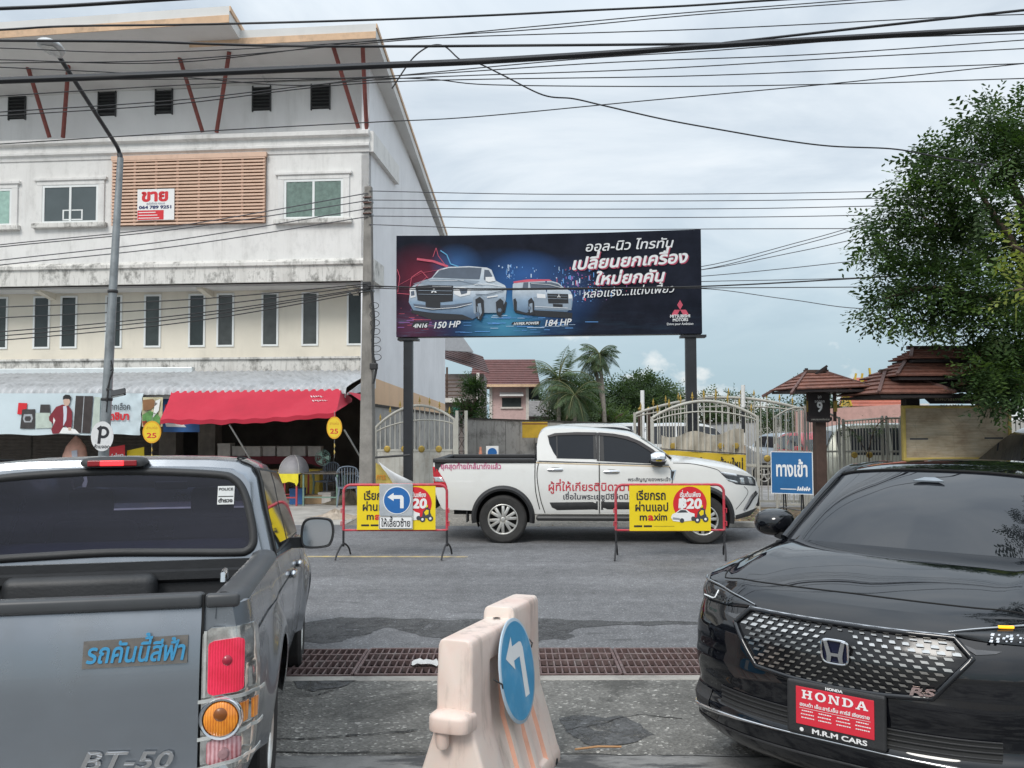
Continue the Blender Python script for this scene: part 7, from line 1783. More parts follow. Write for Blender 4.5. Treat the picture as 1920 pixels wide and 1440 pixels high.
# crumpled tarpaulin board leaning at the pole
c = at(745,890,17.8); t = thing('tarp_board', 'torn white tarpaulin over a yellow board beside the utility pole', 'board', (c.x,c.y,0), SY)
P_ = lambda u, v, y: at(u,v,y)-Vector((c.x,c.y,0))
MB().grid([[P_(705,862,17.8),P_(712,868,17.75),P_(716,878,17.7)],[P_(735,885,17.6),P_(740,890,17.55),P_(742,902,17.6)],[P_(772,900,17.5),P_(768,908,17.5),P_(760,915,17.6)],[P_(786,908,17.6),P_(775,912,17.6),P_(760,918,17.7)]]).build('tarpaulin', mat('white tarpaulin', (.56,.57,.58), .5, var=.12, vscale=4), t, sub=2, smooth=70)
MB().prism([P_(703,868,17.9),P_(714,874,17.9),P_(738,910,17.9),P_(738,960,17.9),P_(703,960,17.9)], (0,.02,0)).build('yellow_board', mat('dirty yellow board', (.45,.34,.08), .6, var=.3, vscale=5), t)
o = P_(704,899,17.88); b = MB(); lettering(b, 'การ', mat('print orange', (1,1,1)), o, (1,0,0), (0,0,1), width=.20, height=.16, bold=.03); b.build('lettering', None, t)
MB().tube([P_(703,858,17.8),P_(770,853,17.7)], .022, 8).build('rail', M_blackpl, t)
# ================================================================== walls, gates and the parking lot beyond
M_wallc = stucco('stained precast wall', (.40,.385,.365), .8, .55)
M_mosst = mat('black mossy coping', (.045,.042,.037), .95, var=.4, vscale=6)
M_gate = mat('cream gate paint', (.44,.43,.385), .5, var=.12, vscale=3, dirt=.3, dcol=(.28,.20,.13), dscale=5)
M_gold = mat('dull gold paint', (.45,.31,.07), .45, .3, var=.2)
def plank_wall(name, label, p0, p1, h0, h1, m, step=.5, cap=True):
    """precast plank wall from p0 to p1"""
    p0, p1 = Vector((*p0[:2],0)), Vector((*p1[:2],0)); d = p1-p0; L_ = d.length; yaw = math.atan2(d.y,d.x); t = thing(name, label, 'wall', p0, yaw)
    n_ = max(1,int(L_/step)); b = MB(); cp = MB()
    for i in range(n_):
        xa, xb = L_*i/n_, L_*(i+1)/n_-.012; ha, hb = h0+(h1-h0)*i/n_, h0+(h1-h0)*(i+1)/n_; dy = .012*(i%2)
        b.add([(xa,dy,-.1),(xb,dy,-.1),(xb,dy+.1,-.1),(xa,dy+.1,-.1),(xa,dy,ha),(xb,dy,hb),(xb,dy+.1,hb),(xa,dy+.1,ha)],[(3,2,1,0),(4,5,6,7),(0,1,5,4),(1,2,6,5),(2,3,7,6),(3,0,4,7)])
    b.build('planks', m, t); MB().add([(0,.02,-.1),(L_,.02,-.1),(L_,.09,-.1),(0,.09,-.1),(0,.02,h0-.02),(L_,.02,h1-.02),(L_,.09,h1-.02),(0,.09,h0-.02)],[(0,1,5,4),(2,3,7,6)]).build('backing', M_mosst, t)
    if cap: MB().add([(0,-.03,h0+.003),(L_,-.03,h1+.003),(L_,.14,h1+.003),(0,.14,h0+.003),(0,-.03,h0+.06),(L_,-.03,h1+.06),(L_,.14,h1+.06),(0,.14,h0+.06)],[(3,2,1,0),(4,5,6,7),(0,1,5,4),(1,2,6,5),(2,3,7,6),(3,0,4,7)]).build('coping', M_mosst, t)
    return t
w0, w1 = at(702,762,20.6), at(862,783,34.0)
plank_wall('lot_wall', 'stained plank wall along the side of the shop building, behind the arched gate', w0, w1, w0.z, w1.z, M_wallc, .8)
w2 = at(1230,797,32.2)
plank_wall('lot_wall', 'long stained grey wall closing the back of the parking lot', (w1.x+.12,w1.y+.02), w2, w1.z-.06, w2.z-.02, M_wallc, .55)
w3, w4 = at(1236,800,32.0), at(1420,792,31.0); plank_wall('lot_wall', 'plain grey end wall behind the cars seen through the right gate', w3, w4, w3.z, w4.z, stucco('grey wall', (.36,.36,.36), .5, .2), .9)
def spear(b, x, z, y=0.0, h=.2):
    b.tube([(x,y,z),(x,y,z+h*.35)], .008, 5); b.tube([(x,y,z+h*.3),(x,y,z+h*.55),(x,y,z+h)], [.008,.024,.002], 6); b.bar((x-.035,y,z+h*.36),(x+.035,y,z+h*.36),.012)
def gate_leaf(name, label, fr, xl, xr, zl, zr, peak, grp, bars=16, solid=None, second=.28, mid=None, spears=True, base=.10):
    """a wrought gate leaf with a bowed top rail"""
    t = thing(name, label, 'gate', fr=fr, group=grp); W_ = xr-xl
    top = lambda f: zl+(zr-zl)*f+peak*math.sin(math.pi*f)**.85
    for x, z in ((xl,zl),(xr,zr)): MB().b2((x-.03,-.03,.0),(x+.03,.03,z+.04)).build('stile', M_gate, t, bevel=.005)
    MB().tube([(xl+W_*i/30,0,top(i/30)) for i in range(31)], .032, 8).build('top_rail', M_gate, t, smooth=60)
    MB().tube([(xl+W_*i/30,0,top(i/30)-second*(.3+.7*math.sin(math.pi*i/30))) for i in range(31)], .02, 6).build('inner_rail', M_gate, t, smooth=60)
    for z in (base, mid or 1.0): MB().b2((xl+.04,-.02,z-.025),(xr-.04,.02,z+.025)).build('rail', M_gate, t)
    b = MB()
    for i in range(1,bars): x = xl+W_*i/bars; b.bar((x,0,base),(x,0,top(i/bars)),.020)
    b.build('bars', M_gate, t)
    if spears:
        b = MB()
        for i in range(1,bars,2): spear(b, xl+W_*i/bars, top(i/bars)+.02)
        b.build('finials', M_gold, t)
    if solid: MB().b2((xl+.05,-.008,base+.03),(xr-.05,.008,solid)).build('sheet_panel', mat('dirty gate sheet', (.48,.47,.43), .6, var=.2, vscale=2, dirt=.6, dcol=(.25,.18,.12), dscale=2.5), t)
    for i in range(4):
        x = xl+W_*(i+.7)/4.6; MB().lathe([(.001,-.03),(.05,-.028),(.075,-.01),(.08,0)], 12, (x,-.015,(solid or 1.0)+.05), axis='Y').build('rosette', M_gold, t)
    return t
GL = Frame((*at(780,790,20.0).xy,0), SY); g = lambda u, v, y=0.0: GL.px(u, v, y)
gate_leaf('yard_gate', 'cream arched gate leaf with a solid lower sheet, left of the white pickup', GL, g(704,800).x, g(852,788).x, g(704,803).z, g(852,788).z, g(775,770).z-g(778,795).z+.12, 'cream wrought gates', 16, g(780,846).z, .34, g(780,846).z+.02)
# lattice gate post
t = thing('gate_post', 'rusty lattice gate post between the arched gate and the back wall', 'gate post', fr=GL); xa, xb = g(857,790).x, g(874,790).x; zt = g(866,770).z
for x in (xa, xb): MB().b2((x-.035,-.035,0),(x+.035,.035,zt)).build('upright', M_gate, t, bevel=.004)
b = MB(); nz = 7
for k in range(nz):
    z0_, z1_ = zt*k/nz+.03, zt*(k+1)/nz-.02; b.bar((xa+.03,0,z0_),(xb-.03,0,z1_),.018); b.bar((xa+.03,.0201,z1_),(xb-.03,.0201,z0_),.018); b.bar((xa+.03,0,z1_+.012),(xb-.03,0,z1_+.012),.02)
b.build('lattice', mat('rusty black iron', (.06,.045,.04), .7, var=.3), t)
# right gates: two bowed leaves one behind the other, black and white rod between
GR = Frame((*at(1330,790,18.2).xy,0), SY); g = lambda u, v, y=0.0: GR.px(u, v, y)
g1 = gate_leaf('yard_gate', 'cream bowed gate leaf in front of the parking lot, beside the right billboard post', GR, g(1222,785).x, g(1420,783).x, g(1222,785).z, g(1420,783).z, g(1320,752).z-g(1320,784).z, 'cream wrought gates', 18, None, .22, g(1320,872).z)
gate_leaf('yard_gate', 'longest cream gate leaf, standing behind the nearer bowed one and higher', Frame(GR.M @ Vector((0,1.3,0)), SY), g(1190,776,1.3).x, g(1498,764,1.3).x, g(1190,777,1.3).z, g(1498,766,1.3).z, g(1345,745,1.3).z-g(1345,771,1.3).z, 'cream wrought gates', 26, None, .2, g(1320,880).z)
t = thing('gate_cloth', 'dirty cream cloth with gold rosettes tied along the gate', 'cloth', fr=GR)
rows = []
for k in range(7):
    f = k/6; rows.append([Vector((g(1240+155*j/24,816,.12).x, .10+.03*math.sin(j*1.1+f*3), g(1300,816-8*(j/24)+5*math.sin(j*.5),.12).z*(1-f)+g(1300,853,.12).z*f)) for j in range(25)])
MB().grid(rows).build('cloth', mat('dirty cream cloth', (.47,.43,.36), .8, var=.25, vscale=3, dirt=.5, dcol=(.22,.19,.15), dscale=2), t, smooth=70)
for u in (1262,1352,1380): c = g(u,836,.04); MB().lathe([(.001,-.01),(.06,-.008),(.07,0)], 6, (c.x,.05,c.z), axis='Y').build('rosette', M_gold, t)
t = thing('lot_banner', 'yellow banner with bold black Thai words in front of the right gate', 'banner', fr=GR)
a, c = g(1236,886,-.35), g(1398,848,-.35); a2, c2 = g(1398,886,-.35), g(1236,842,-.35)
rows = [[Vector((a.x+(c.x-a.x)*j/20, -.35+.02*math.sin(j*.9), a.z+(lambda top: (top-a.z)*f)(g(1236+162*j/20, 843+10*j/20,-.35).z))) for j in range(21)] for f in (0,.5,1)]
bs = MB().grid(rows).build('sheet', mat('banner yellow', (.62,.43,.03), .5, var=.12, vscale=2), t, smooth=70)
o, e_ = g(1250,876,-.38), g(1394,882,-.38); b = MB(); lettering(b, 'จอดรถยนต์ตลาดบ้านใหม่', M_ink2, o, e_-o, (0,0,1), width=(e_-o).length, height=.30, bold=.03, lift=.004); b.build('lettering', None, bs)
MB().tube([rows[2][0]+Vector((0,0,.02)), rows[2][-1]+Vector((0,0,.02))], .012, 6).build('rail', M_blackpl, t)
for x in (a.x+.1, c.x-.06): MB().tube([(x,-.30,0),(x,-.30,a.z+.3)], .02, 6).build('post', M_blackpl, t)
t = thing('height_pole', 'thin pole striped white and black standing behind the gate', 'pole', (*at(1395,850,19.2).xy,0)); o = Vector(t.location)
for v0, v1, m_, nm in ((722,764,M_whp,'white_band'),(765,811,M_steelblk,'black_band'),(812,835,M_whp,'white_band'),(836,850,mat('peach band',(.50,.30,.17)),'peach_band'),(851,925,M_steelblk,'black_band')):
    z1_, z0_ = at(1395,v0,19.2).z, at(1395,v1,19.2).z; MB().tube([(0,0,max(-.03,z0_)),(0,0,z1_)], .045, 10).build(nm, m_, t, smooth=60)
t = thing('white_pole', 'slim white pole rising above the far wall left of the right gate', 'pole', (*at(1205,800,24).xy,0)); MB().tube([(0,0,-.03),(0,0,at(1205,732,24).z)], .055, 8).build('shaft', M_whp, t); MB().box((0,0,at(1205,800,24).z),(.05,.05,.5)).build('clamp', M_blackpl, t)
for u, l in ((1200,'left one of two brown iron posts by the white pole'),(1216,'right one of two brown iron posts by the white pole, nearer the gate')):
    p = at(u,800,22); t = thing('iron_post', l, 'post', (p.x,p.y,0), 0, 'brown iron posts'); MB().b2((-.05,-.05,-.02),(.05,.05,at(u,770,22).z)).build('shaft', mat('rusty brown post', (.10,.065,.05), .8, var=.3), t); MB().lathe([(.001,.10),(.05,.05),(.03,0)], 10, (0,0,at(u,770,22).z)).build('cap', M_gold, t)
# small things by the back wall
c = at(1003,806,32.7); t = thing('wall_board', 'yellow painted board fixed to the back wall above the white pickup', 'board', c, SY); MB().b2((-.48,-.06,-.30),(.48,-.02,.30)).build('board', mat('amber board', (.58,.36,.03), .5, var=.2, vscale=3), t, bevel=.006); MB().b2((-.48,-.066,.2),(.48,-.061,.26)).build('band', mat('brown print', (.25,.12,.03)), t)
c = at(923,848,25); t = thing('no_parking_sign', 'small white board with a blue disc standing in the lot behind the pickup bed', 'sign', (c.x,c.y,0), SY); zz = c.z
MB().b2((-.18,0,zz-.2),(.18,.02,zz+.18)).build('board', M_whp, t, bevel=.004); MB().lathe([(.001,-.006),(.135,-.006),(.135,0)], 24, (0,-.001,zz-.01), axis='Y').build('disc', M_blue, t)
for sx_ in (-.15,.15): MB().b2((sx_-.015,.02,0),(sx_+.015,.05,zz+.1)).build('leg', M_pipe, t)
c = at(901,850,25); t = thing('traffic_cone', 'faded orange traffic cone beside the small blue disc sign', 'cone', (c.x,c.y,0)); zz = at(901,838,25).z
MB().lathe([(.001,zz),(.03,zz),(.15,.05),(.19,.045),(.19,0)], 20).build('cone', mat('faded orange', (.60,.25,.16), .6, var=.15), t, smooth=50); MB().lathe([(.062,zz*.78),(.094,zz*.52)], 20).build('white_band', M_whp, t)
# ------------------------------------------------------------------ parked cars
M_glassd = glass('parked car glass', (.02,.023,.027), 0, .04, .5)
def parked_car(label, loc, rz, kind, paint, mirror=False, detail=True, group='cars in the parking lot', name='parked_car'):
    """local x = length (front at +x), near flank at y=0"""
    t = thing(name, label, 'car', loc, rz, group)
    L_, Wd, H_ = {'sedan': (4.3,1.7,1.47), 'suv': (4.6,1.83,1.80), 'hatch': (3.9,1.68,1.52), 'van': (4.8,1.8,1.92)}[kind]
    S_ = {'sedan': ([(0,.55),(.02,.85),(.12,.98),(.7,1.0),(2.9,.97),(3.3,.93),(4.0,.82),(4.22,.70),(4.3,.5)], [(.55,.99),(1.05,1.36),(1.6,1.46),(2.2,1.44),(2.6,1.33),(3.25,.95)]),
          'suv': ([(0,.5),(.03,1.0),(.1,1.08),(1,1.10),(3.2,1.08),(3.5,1.06),(4.2,.98),(4.5,.86),(4.6,.55)], [(.10,1.09),(.28,1.55),(.5,1.74),(1.3,1.80),(2.3,1.78),(2.75,1.66),(3.42,1.07)]),
          'hatch': ([(0,.5),(.02,.9),(.1,1.0),(.7,1.0),(2.6,.98),(3.0,.95),(3.6,.84),(3.82,.7),(3.9,.5)], [(.12,1.0),(.35,1.32),(.8,1.48),(1.5,1.52),(2.0,1.46),(2.85,.97)]),
          'van': ([(0,.5),(.03,1.0),(.1,1.1),(1,1.12),(3.4,1.1),(3.9,1.04),(4.4,.95),(4.7,.8),(4.8,.5)], [(.08,1.1),(.2,1.7),(.45,1.88),(1.5,1.92),(2.7,1.88),(3.1,1.75),(3.8,1.05)])}[kind]
    top, rf = S_; rc, fc, ra, wz = .19*L_, .80*L_, .345, .31
    if kind in ('suv','van'): ra, wz = .40, .37
    def wy(x, z):
        y = .02+.05*max(0,(.7-z)/.4)**2+(.05*max(0,z-.75)/.3 if z < 1.05 else .05+(z-1.05)*.28)
        e = min(x, L_-x); y += .22*max(0,(.45-e)/.45)**2.2; return y
    def bot(x):
        z = .26
        for c in (rc,fc):
            if abs(x-c) < ra: z = max(z, wz+math.sqrt(ra*ra-(x-c)**2))
        return z
    xs = sorted(set([L_*i/60 for i in range(61)]+[c+s_*ra*math.sin(a*math.pi/16) for c in (rc,fc) for s_ in (-1,1) for a in range(9)]))
    b = MB(); sd_ = []
    for far in (0,1):
        rows = []
        for k in range(9):
            row = []
            for x in xs:
                zt = lerp1(top,x); zb = min(bot(x), zt-.01); z = zb+(zt-zb)*k/8; y = wy(x,z); row.append(Vector((x, Wd-y if far else y, z)))
            rows.append(row)
        sd_.append(rows); b.grid(rows)
    b.grid([[p.lerp(q_, j/6)+Vector((0,0,.04*math.sin(math.pi*j/6))) for j in range(7)] for p, q_ in zip(sd_[0][-1], sd_[1][-1])])
    for e in (0,-1): b.grid([[r[e] for r in sd_[0]],[r[e] for r in sd_[1]]])
    b.build('body', paint, t, smooth=35, weld=True)
    hi = catmull([(x,0,z) for x,z in rf], 6); n_ = len(hi); x0_, x1_ = rf[0][0], rf[-1][0]
    b = MB(); lo = [Vector((x0_+(x1_-x0_)*i/(n_-1), 0, lerp1(top, x0_+(x1_-x0_)*i/(n_-1))-.01)) for i in range(n_)]
    cols = [[a.lerp(c,k/4) for k in range(5)] for a,c in zip(lo,hi)]
    for far in (0,1): b.grid([[Vector((p.x, Wd-wy(p.x,p.z) if far else wy(p.x,p.z), p.z)) for p in col] for col in cols])
    tops = [Vector((col[-1].x, wy(col[-1].x,col[-1].z), col[-1].z)) for col in cols]
    b.grid([[Vector((p.x, p.y+(Wd-2*p.y)*j/8, p.z+.03*math.sin(math.pi*j/8))) for j in range(9)] for p in tops])
    b.build('cabin', paint, t, smooth=35, weld=True)
    zb = max(top[3][1],top[2][1])+.02; zr = max(z for _,z in rf)
    def side_poly(pts, m_, lift, nm, far_too=True):
        MB().prism([Vector((x, wy(x,z)-lift, z)) for x,z in pts], (0,.004,0)).build(nm, m_, t)
        if far_too: MB().prism([Vector((x, Wd-wy(x,z)+lift, z)) for x,z in pts], (0,-.004,0)).build(nm, m_, t)
    def hz(x): return min(max((p.z for p in hi if abs(p.x-x) < .12), default=zb), zr)-.07
    xm = x0_+(x1_-x0_)*.42
    def win(xa, xb):
        up = [(xa+(xb-xa)*i/6, min(hz(xa+(xb-xa)*i/6), zr-.08)) for i in range(7)]; pts = [(xb,zb),(xa,zb)]+[(x,max(z,zb+.02)) for x,z in up]; side_poly(pts, M_glassd, .006, 'window')
    win(x0_+.25, xm-.03); win(xm+.03, x1_-.38)
    if kind in ('suv','van'): pass
    # front and rear screens
    fi = [p for p in tops if p.x > x1_-.75]; b = MB(); a, c = fi[0], fi[-1]; b.grid([[Vector((p.x+.02, p.y+.06+(Wd-2*p.y-.12)*j/6, p.z+.035*math.sin(math.pi*j/6)+.01)) for j in range(7)] for p in fi[1:-1]]); b.build('windscreen', M_glassd, t, smooth=60)
    ri = [p for p in tops if p.x < x0_+.5][:max(3,n_//4)]; MB().grid([[Vector((p.x-.02, p.y+.10+(Wd-2*p.y-.2)*j/6, p.z+.02*math.sin(math.pi*j/6)+.008)) for j in range(7)] for p in ri[1:]]).build('rear_window', M_glassd, t, smooth=60)
    for c in (rc,fc):
        wheel(t, (c,.12,wz-.01), ra-.045, .2, .62, 5, False, -1); wheel(t, (c,Wd-.12,wz-.01), ra-.045, .2, .62, 5, False, 1)
    zf = lerp1(top, L_-.2)
    for y in (.22, Wd-.22): MB().box((L_-.04,y,zf-.16),(.10,.32,.14)).build('headlight', M_lens, t, bevel=.03); MB().box((.02,y,lerp1(top,.1)-.2),(.07,.22,.26)).build('tail_lamp', M_redlens, t, bevel=.02)
    MB().box((L_-.01,Wd/2,.52),(.06,Wd-.6,.18)).build('grille', M_blackpl, t, bevel=.02); MB().box((L_+.03,Wd/2,.40),(.01,.34,.12)).build('number_plate', M_whp, t)
    for y, s_ in ((wy(x1_-.4,1.0)-.09,1),(Wd-wy(x1_-.4,1.0)+.09,-1)): MB().box((x1_-.45,y,zb+.06),(.12,.2,.14)).build('mirror', paint, t, bevel=.03)
    for x in (xm-.15, xm+.75): MB().box((x,wy(x,zb-.12)-.008,zb-.12),(.18,.025,.03)).build('handle', M_chrome, t, bevel=.008)
    return t
P_w = mat('parked white paint', (.62,.63,.63), .25, var=.03, coat=.5); P_s = mat('parked silver paint', (.36,.37,.38), .3, .6, var=.05, coat=.5); P_r = mat('parked red paint', (.42,.02,.03), .25, var=.05, coat=.5); P_ch = mat('parked champagne paint', (.44,.45,.39), .3, .5, var=.06, coat=.4); P_k = mat('parked dark paint', (.02,.022,.026), .2, var=.1, coat=.7); P_lb = mat('parked pale blue paint', (.42,.48,.54), .3, .3, coat=.4)
def gp(u, Y): p = at(u, 790, Y); return (p.x, p.y, 0)
parked_car('champagne coloured van-like off-roader parked side on behind the post numbered 9', gp(1543,19.3), R(-4.7), 'suv', P_ch)
parked_car('white off-roader whose roof shows above the rear of the white pickup cab', gp(1008,26), R(-4), 'suv', P_w); parked_car('white off-roader whose roof shows above the front of the white pickup cab', gp(1108,29.6), R(2), 'suv', P_w)
parked_car('silver saloon seen through the left part of the bowed gate', gp(1210,25.5), R(-3), 'sedan', P_s)
parked_car('white off-roader behind the silver saloon, at the left end of the right gate', gp(1185,29.0), R(-2), 'suv', P_w)
parked_car('pale blue saloon parked nose out behind the black and white pole', gp(1392,30.2), R(-82), 'sedan', P_lb)
parked_car('white saloon parked nose out to the right of the black and white pole', gp(1455,30.6), R(-84), 'sedan', P_w); parked_car('bright red hatchback between the white saloons, behind the gate', gp(1441,27.6), R(-86), 'hatch', P_r)
parked_car('white hatchback behind the post numbered 9', gp(1512,28.2), R(-87), 'hatch', P_w)
parked_car('dark grey off-roader at the right edge, nose behind the tan notice board', gp(2177,16.05), R(180-4.7), 'suv', mat('parked graphite paint', (.035,.038,.04), .2, var=.1, coat=.7), group=None)
tag(sheet_obj('parking_lot', [street_pt(.9,19.5,.002), street_pt(30,19.5,.002), street_pt(30,34.5,.002), street_pt(.9,34.5,.002)], mat('lot concrete', (.27,.26,.25), .9, var=.25, vscale=1.5, dirt=.5)), kind='structure')
# ------------------------------------------------------------------ houses behind
M_rred = mat('maroon roof tiles', (.125,.052,.047), .7, var=.2, vscale=3, dirt=.3, dcol=(.09,.06,.055)); M_pink = mat('pink house paint', (.55,.39,.37), .85, var=.06, dirt=.2); M_trim = mat('pale house trim', (.58,.54,.50), .8)
def tiled(b, a, c, d, e, n=10, lift=.04):
    """stepped courses on a roof face: a-c is the eave, d-e the ridge"""
    a, c, d, e = map(Vector, (a,c,d,e)); nn = (c-a).cross(d-a).normalized(); nn = nn if nn.z > 0 else -nn
    for k in range(n):
        f0, f1 = k/n, (k+1)/n; p0, p1, p2, p3 = a.lerp(d,f0), c.lerp(e,f0), c.lerp(e,f1), a.lerp(d,f1); b.add([p0+nn*lift,p1+nn*lift,p2,p3,p0,p1],[(0,1,2,3),(4,5,1,0)])
HF2 = Frame((*at(948,790,60).xy,0), R(0)); h = lambda u, v, y=0.0: HF2.px(u, v, y)
t = thing('house', 'pink two storey house with a maroon tiled roof behind the back wall', 'house', fr=HF2)
x0, x1, zE, zR = h(918,0).x, h(986,0).x, h(950,722).z, h(950,674,3).z
MB().b2((x0,0,-.1),(x1,7,zE+.2)).build('wall', M_pink, t)
for x in (x0-.08, x1-.12): MB().b2((x,-.1,-.1),(x+.2,.0-.003,zE)).build('corner_trim', M_trim, t)
b = MB(); xa, xb = h(880,0).x, h(1012,722).x; xc, xd = h(884,0).x, h(1003,674,3).x
tiled(b, (xa,-.9,zE),(xb,-.9,zE),(xc,3,zR),(xd,3,zR),14); tiled(b, (xa,7.5,zE),(xb,7.5,zE),(xc,3,zR),(xd,3,zR),10); b.add([(xb,-.9,zE),(xb,7.5,zE),(xd,3,zR)],[(0,1,2)]); b.build('roof', M_rred, t)
MB().b2((xa,-.95,zE-.16),(xb,-.86,zE+.02)).build('fascia', M_fascia, t)
wx0, wx1, wz0, wz1 = h(939,0).x, h(974,0).x, h(950,763).z, h(950,746).z; wn = MB().b2((wx0,-.05,wz0),(wx1,.02,wz1)).build('window', M_dglass, t)
MB().box(((wx0+wx1)/2,-.35,wz1+.25),(wx1-wx0+.3,.6,.04),rot=Matrix.Rotation(R(25),3,'X')).build('window_hood', M_whp, wn); MB().b2((wx0-.1,-.12,wz0-.12),(wx1+.1,0-.003,wz0-.004)).build('sill', M_trim, wn)
MB().b2((x1-.02,.8,zE-1.0),(x1+.8,1.2,zE-.2)).build('side_eave', M_dglass, t)
HF3 = Frame((*at(880,790,46).xy,0), R(0)); h = lambda u, v, y=0.0: HF3.px(u, v, y)
t = thing('house', 'dark roofed house with a balcony squeezed behind the shop building', 'house', fr=HF3)
M_dkw = mat('dim house wall', (.20,.17,.16), .9, var=.2)
MB().b2((h(836,0).x-1.5,.6,-.1),(h(905,0).x,6,h(850,700).z)).build('wall', M_dkw, t); b = MB(); tiled(b, h(836,668,-.4)+Vector((-.5,0,.0)), h(918,700,-.4), h(836,640,3.5)+Vector((-.5,0,0)), h(905,668,3.5), 8); b.build('roof', mat('dark brown roof', (.075,.042,.04), .7, var=.2), t)
p, q_ = h(836,630,-.5), h(888,660,-.5); MB().add([p+Vector((-1,0,.1)), h(868,632,-.5), q_, p+Vector((-1,0,-.7)), h(868,632,3), h(888,660,3)],[(0,1,2,3),(1,4,5,2)]).build('lean_to_roof', mat('grey sheet eave', (.30,.31,.33), .5, var=.1), t, solid=.06)
MB().b2((h(830,0).x,-.8,h(850,755).z),(h(872,0).x,.59,h(850,747).z)).build('balcony', M_trim, t)
for u in (838,): MB().b2((h(u,0).x,-.7,h(850,747).z),(h(u,0).x+.1,-.6,h(850,690).z)).build('post', mat('brown timber', (.09,.055,.04), .8), t)
for k in range(5): MB().b2((h(832,0).x,-.75,h(850,743-7*k).z),(h(872,0).x,-.71,h(850,741-7*k).z)).build('balcony_rail', mat('brown timber', (1,1,1)), t)
MB().b2((h(893,0).x,-.5,-.1),(h(898,0).x,-.1,h(895,700).z)).build('column', M_trim, t)
MB().prism([(h(852,0).x,-1.5,h(850,788).z),(h(852,0).x,-1.5,h(850,765).z),(h(880,0).x,-1.5,h(850,765).z),(h(897,0).x,-1.5,h(850,788).z)], (0,.3,0)).build('green_awning', mat('green awning', (.03,.22,.17), .6), t)
t = thing('shed', 'low grey roofed shed between the pink house and the palms', 'shed', (*at(1004,790,70).xy,0)); MB().b2((-1.2,0,-.1),(1.2,3,2.6)).build('wall', M_dkw, t); MB().add([(-1.7,-.6,2.3),(1.7,-.6,2.3),(1.7,1.5,3.6),(-1.0,1.5,3.6)],[(0,1,2,3)]).build('roof', mat('mossy shed roof', (.16,.15,.145), .8, var=.3), t, solid=.08)
# ================================================================== the temple fence, signs and shelters on the right
M_wood = mat('dark brown timber', (.075,.045,.035), .7, var=.3, vscale=5, bump=.2, bscale=30); M_dark = mat('very dark timber', (.022,.016,.016), .7, var=.2)
M_terra = mat('terracotta roof tiles', (.20,.085,.06), .75, var=.3, vscale=9, dirt=.4, dcol=(.10,.06,.05), dscale=4)
# cream bar fence
RF = Frame((*at(1570,790,18.0).xy,0), SY); r = lambda u, v, y=0.0: RF.px(u, v, y)
def fence(label, ua, ub, v0, v1, grp='cream bar fence panels', arch=0.0, nb=14):
    t = thing('bar_fence', label, 'fence', fr=RF, group=grp); xa, xb = r(ua,790).x, r(ub,790).x; za, zb = r(ua,v0).z, r(ub,v1).z; top = lambda f: za+(zb-za)*f+arch*math.sin(math.pi*f)
    for x, z in ((xa+.03,za),(xb-.03,zb)): MB().b2((x-.02,-.02,0),(x+.02,.02,z+.05)).build('post', M_gate, t)
    b = MB()
    for i in range(1,nb): x = xa+(xb-xa)*i/nb; b.bar((x,0,.15),(x,0,top(i/nb)),.015)
    b.build('bars', M_gate, t)
    MB().tube([(xa+(xb-xa)*i/16,0,top(i/16)) for i in range(17)], .022, 6).build('top_rail', M_gate, t)
    for z in (.15,.62,1.25): MB().b2((xa+.07,-.015,z-.02),(xb-.07,.015,z+.02)).build('rail', M_gate, t)
    if nb > 8:
        for i in (4,9): MB().lathe([(.001,-.03),(.05,-.026),(.07,0)], 10, (xa+(xb-xa)*i/nb,-.012,1.18), axis='Y').build('rosette', M_gold, t)
fence('cream fence panel with a rising curved rail left of the post numbered 9', 1452,1512,783,765,arch=.08,nb=9); fence('cream fence panel directly behind the post numbered 9', 1512,1576,768,786,arch=.06,nb=8)
fence('cream fence panel in front of the champagne off-roader', 1578,1657,790,784); fence('narrow cream fence panel between the champagne car and the notice board', 1659,1692,784,784,nb=5); fence('cream fence panel below the tan notice board', 1694,1800,790,790); fence('cream fence panel at the right edge of the view', 1802,1990,784,780,nb=22)
# the post with the number 9 and its little roof
PF = Frame((*at(1536,790,16.9).xy,0), R(2)); p = lambda u, v, y=0.0: PF.px(u, v, y)
t = thing('number_post', 'tall timber post with a dark board reading 9 under a small terracotta tiled roof', 'sign post', fr=PF)
wpx = abs(p(1546,800).x-p(1527,800).x); MB().b2((-wpx/2,-wpx/2,-.05),(wpx/2,wpx/2,p(1536,735).z)).build('post', M_wood, t, bevel=.01)
zE, zR = p(1530,731).z, p(1530,699).z; xl, xr = p(1456,731).x, p(1601,722).x; xm0, xm1 = p(1512,700).x, p(1548,697).x; b = MB(); dy = .75
tiled(b,(xl+.12,-dy,zE-.02),(xr,-dy,zE+.03),(xm0,0,zR),(xm1,0,zR),5,.025); tiled(b,(xr,dy,zE),(xl+.12,dy,zE),(xm1,0,zR),(xm0,0,zR),5,.025); tiled(b,(xl+.12,dy,zE),(xl+.12,-dy,zE),(xm0,0,zR),(xm0+.02,0,zR),5,.025); tiled(b,(xr,-dy,zE+.02),(xr,dy,zE+.02),(xm1,0,zR),(xm1+.02,0,zR),5,.025); ro = b.build('roof', M_terra, t)
MB().b2((xl+.15,-dy+.03,zE-.06),(xr-.05,dy-.03,zE-.015)).build('eave_board', M_dark, ro)
for (xa,ya,za,xb,yb,zb_) in ((xm0,0,zR+.02,xl-.02,-dy-.1,zE-.10),(xm1,0,zR+.02,xr+.12,-dy-.1,zE-.02),(xm0,0,zR+.02,xl,dy+.1,zE-.1),(xm1,0,zR+.02,xr+.1,dy+.1,zE)): MB().bar((xa,ya,za),(xb,yb,zb_),.045,.05).build('hip_board', mat('weathered hip board', (.13,.07,.06), .7, var=.2), ro)
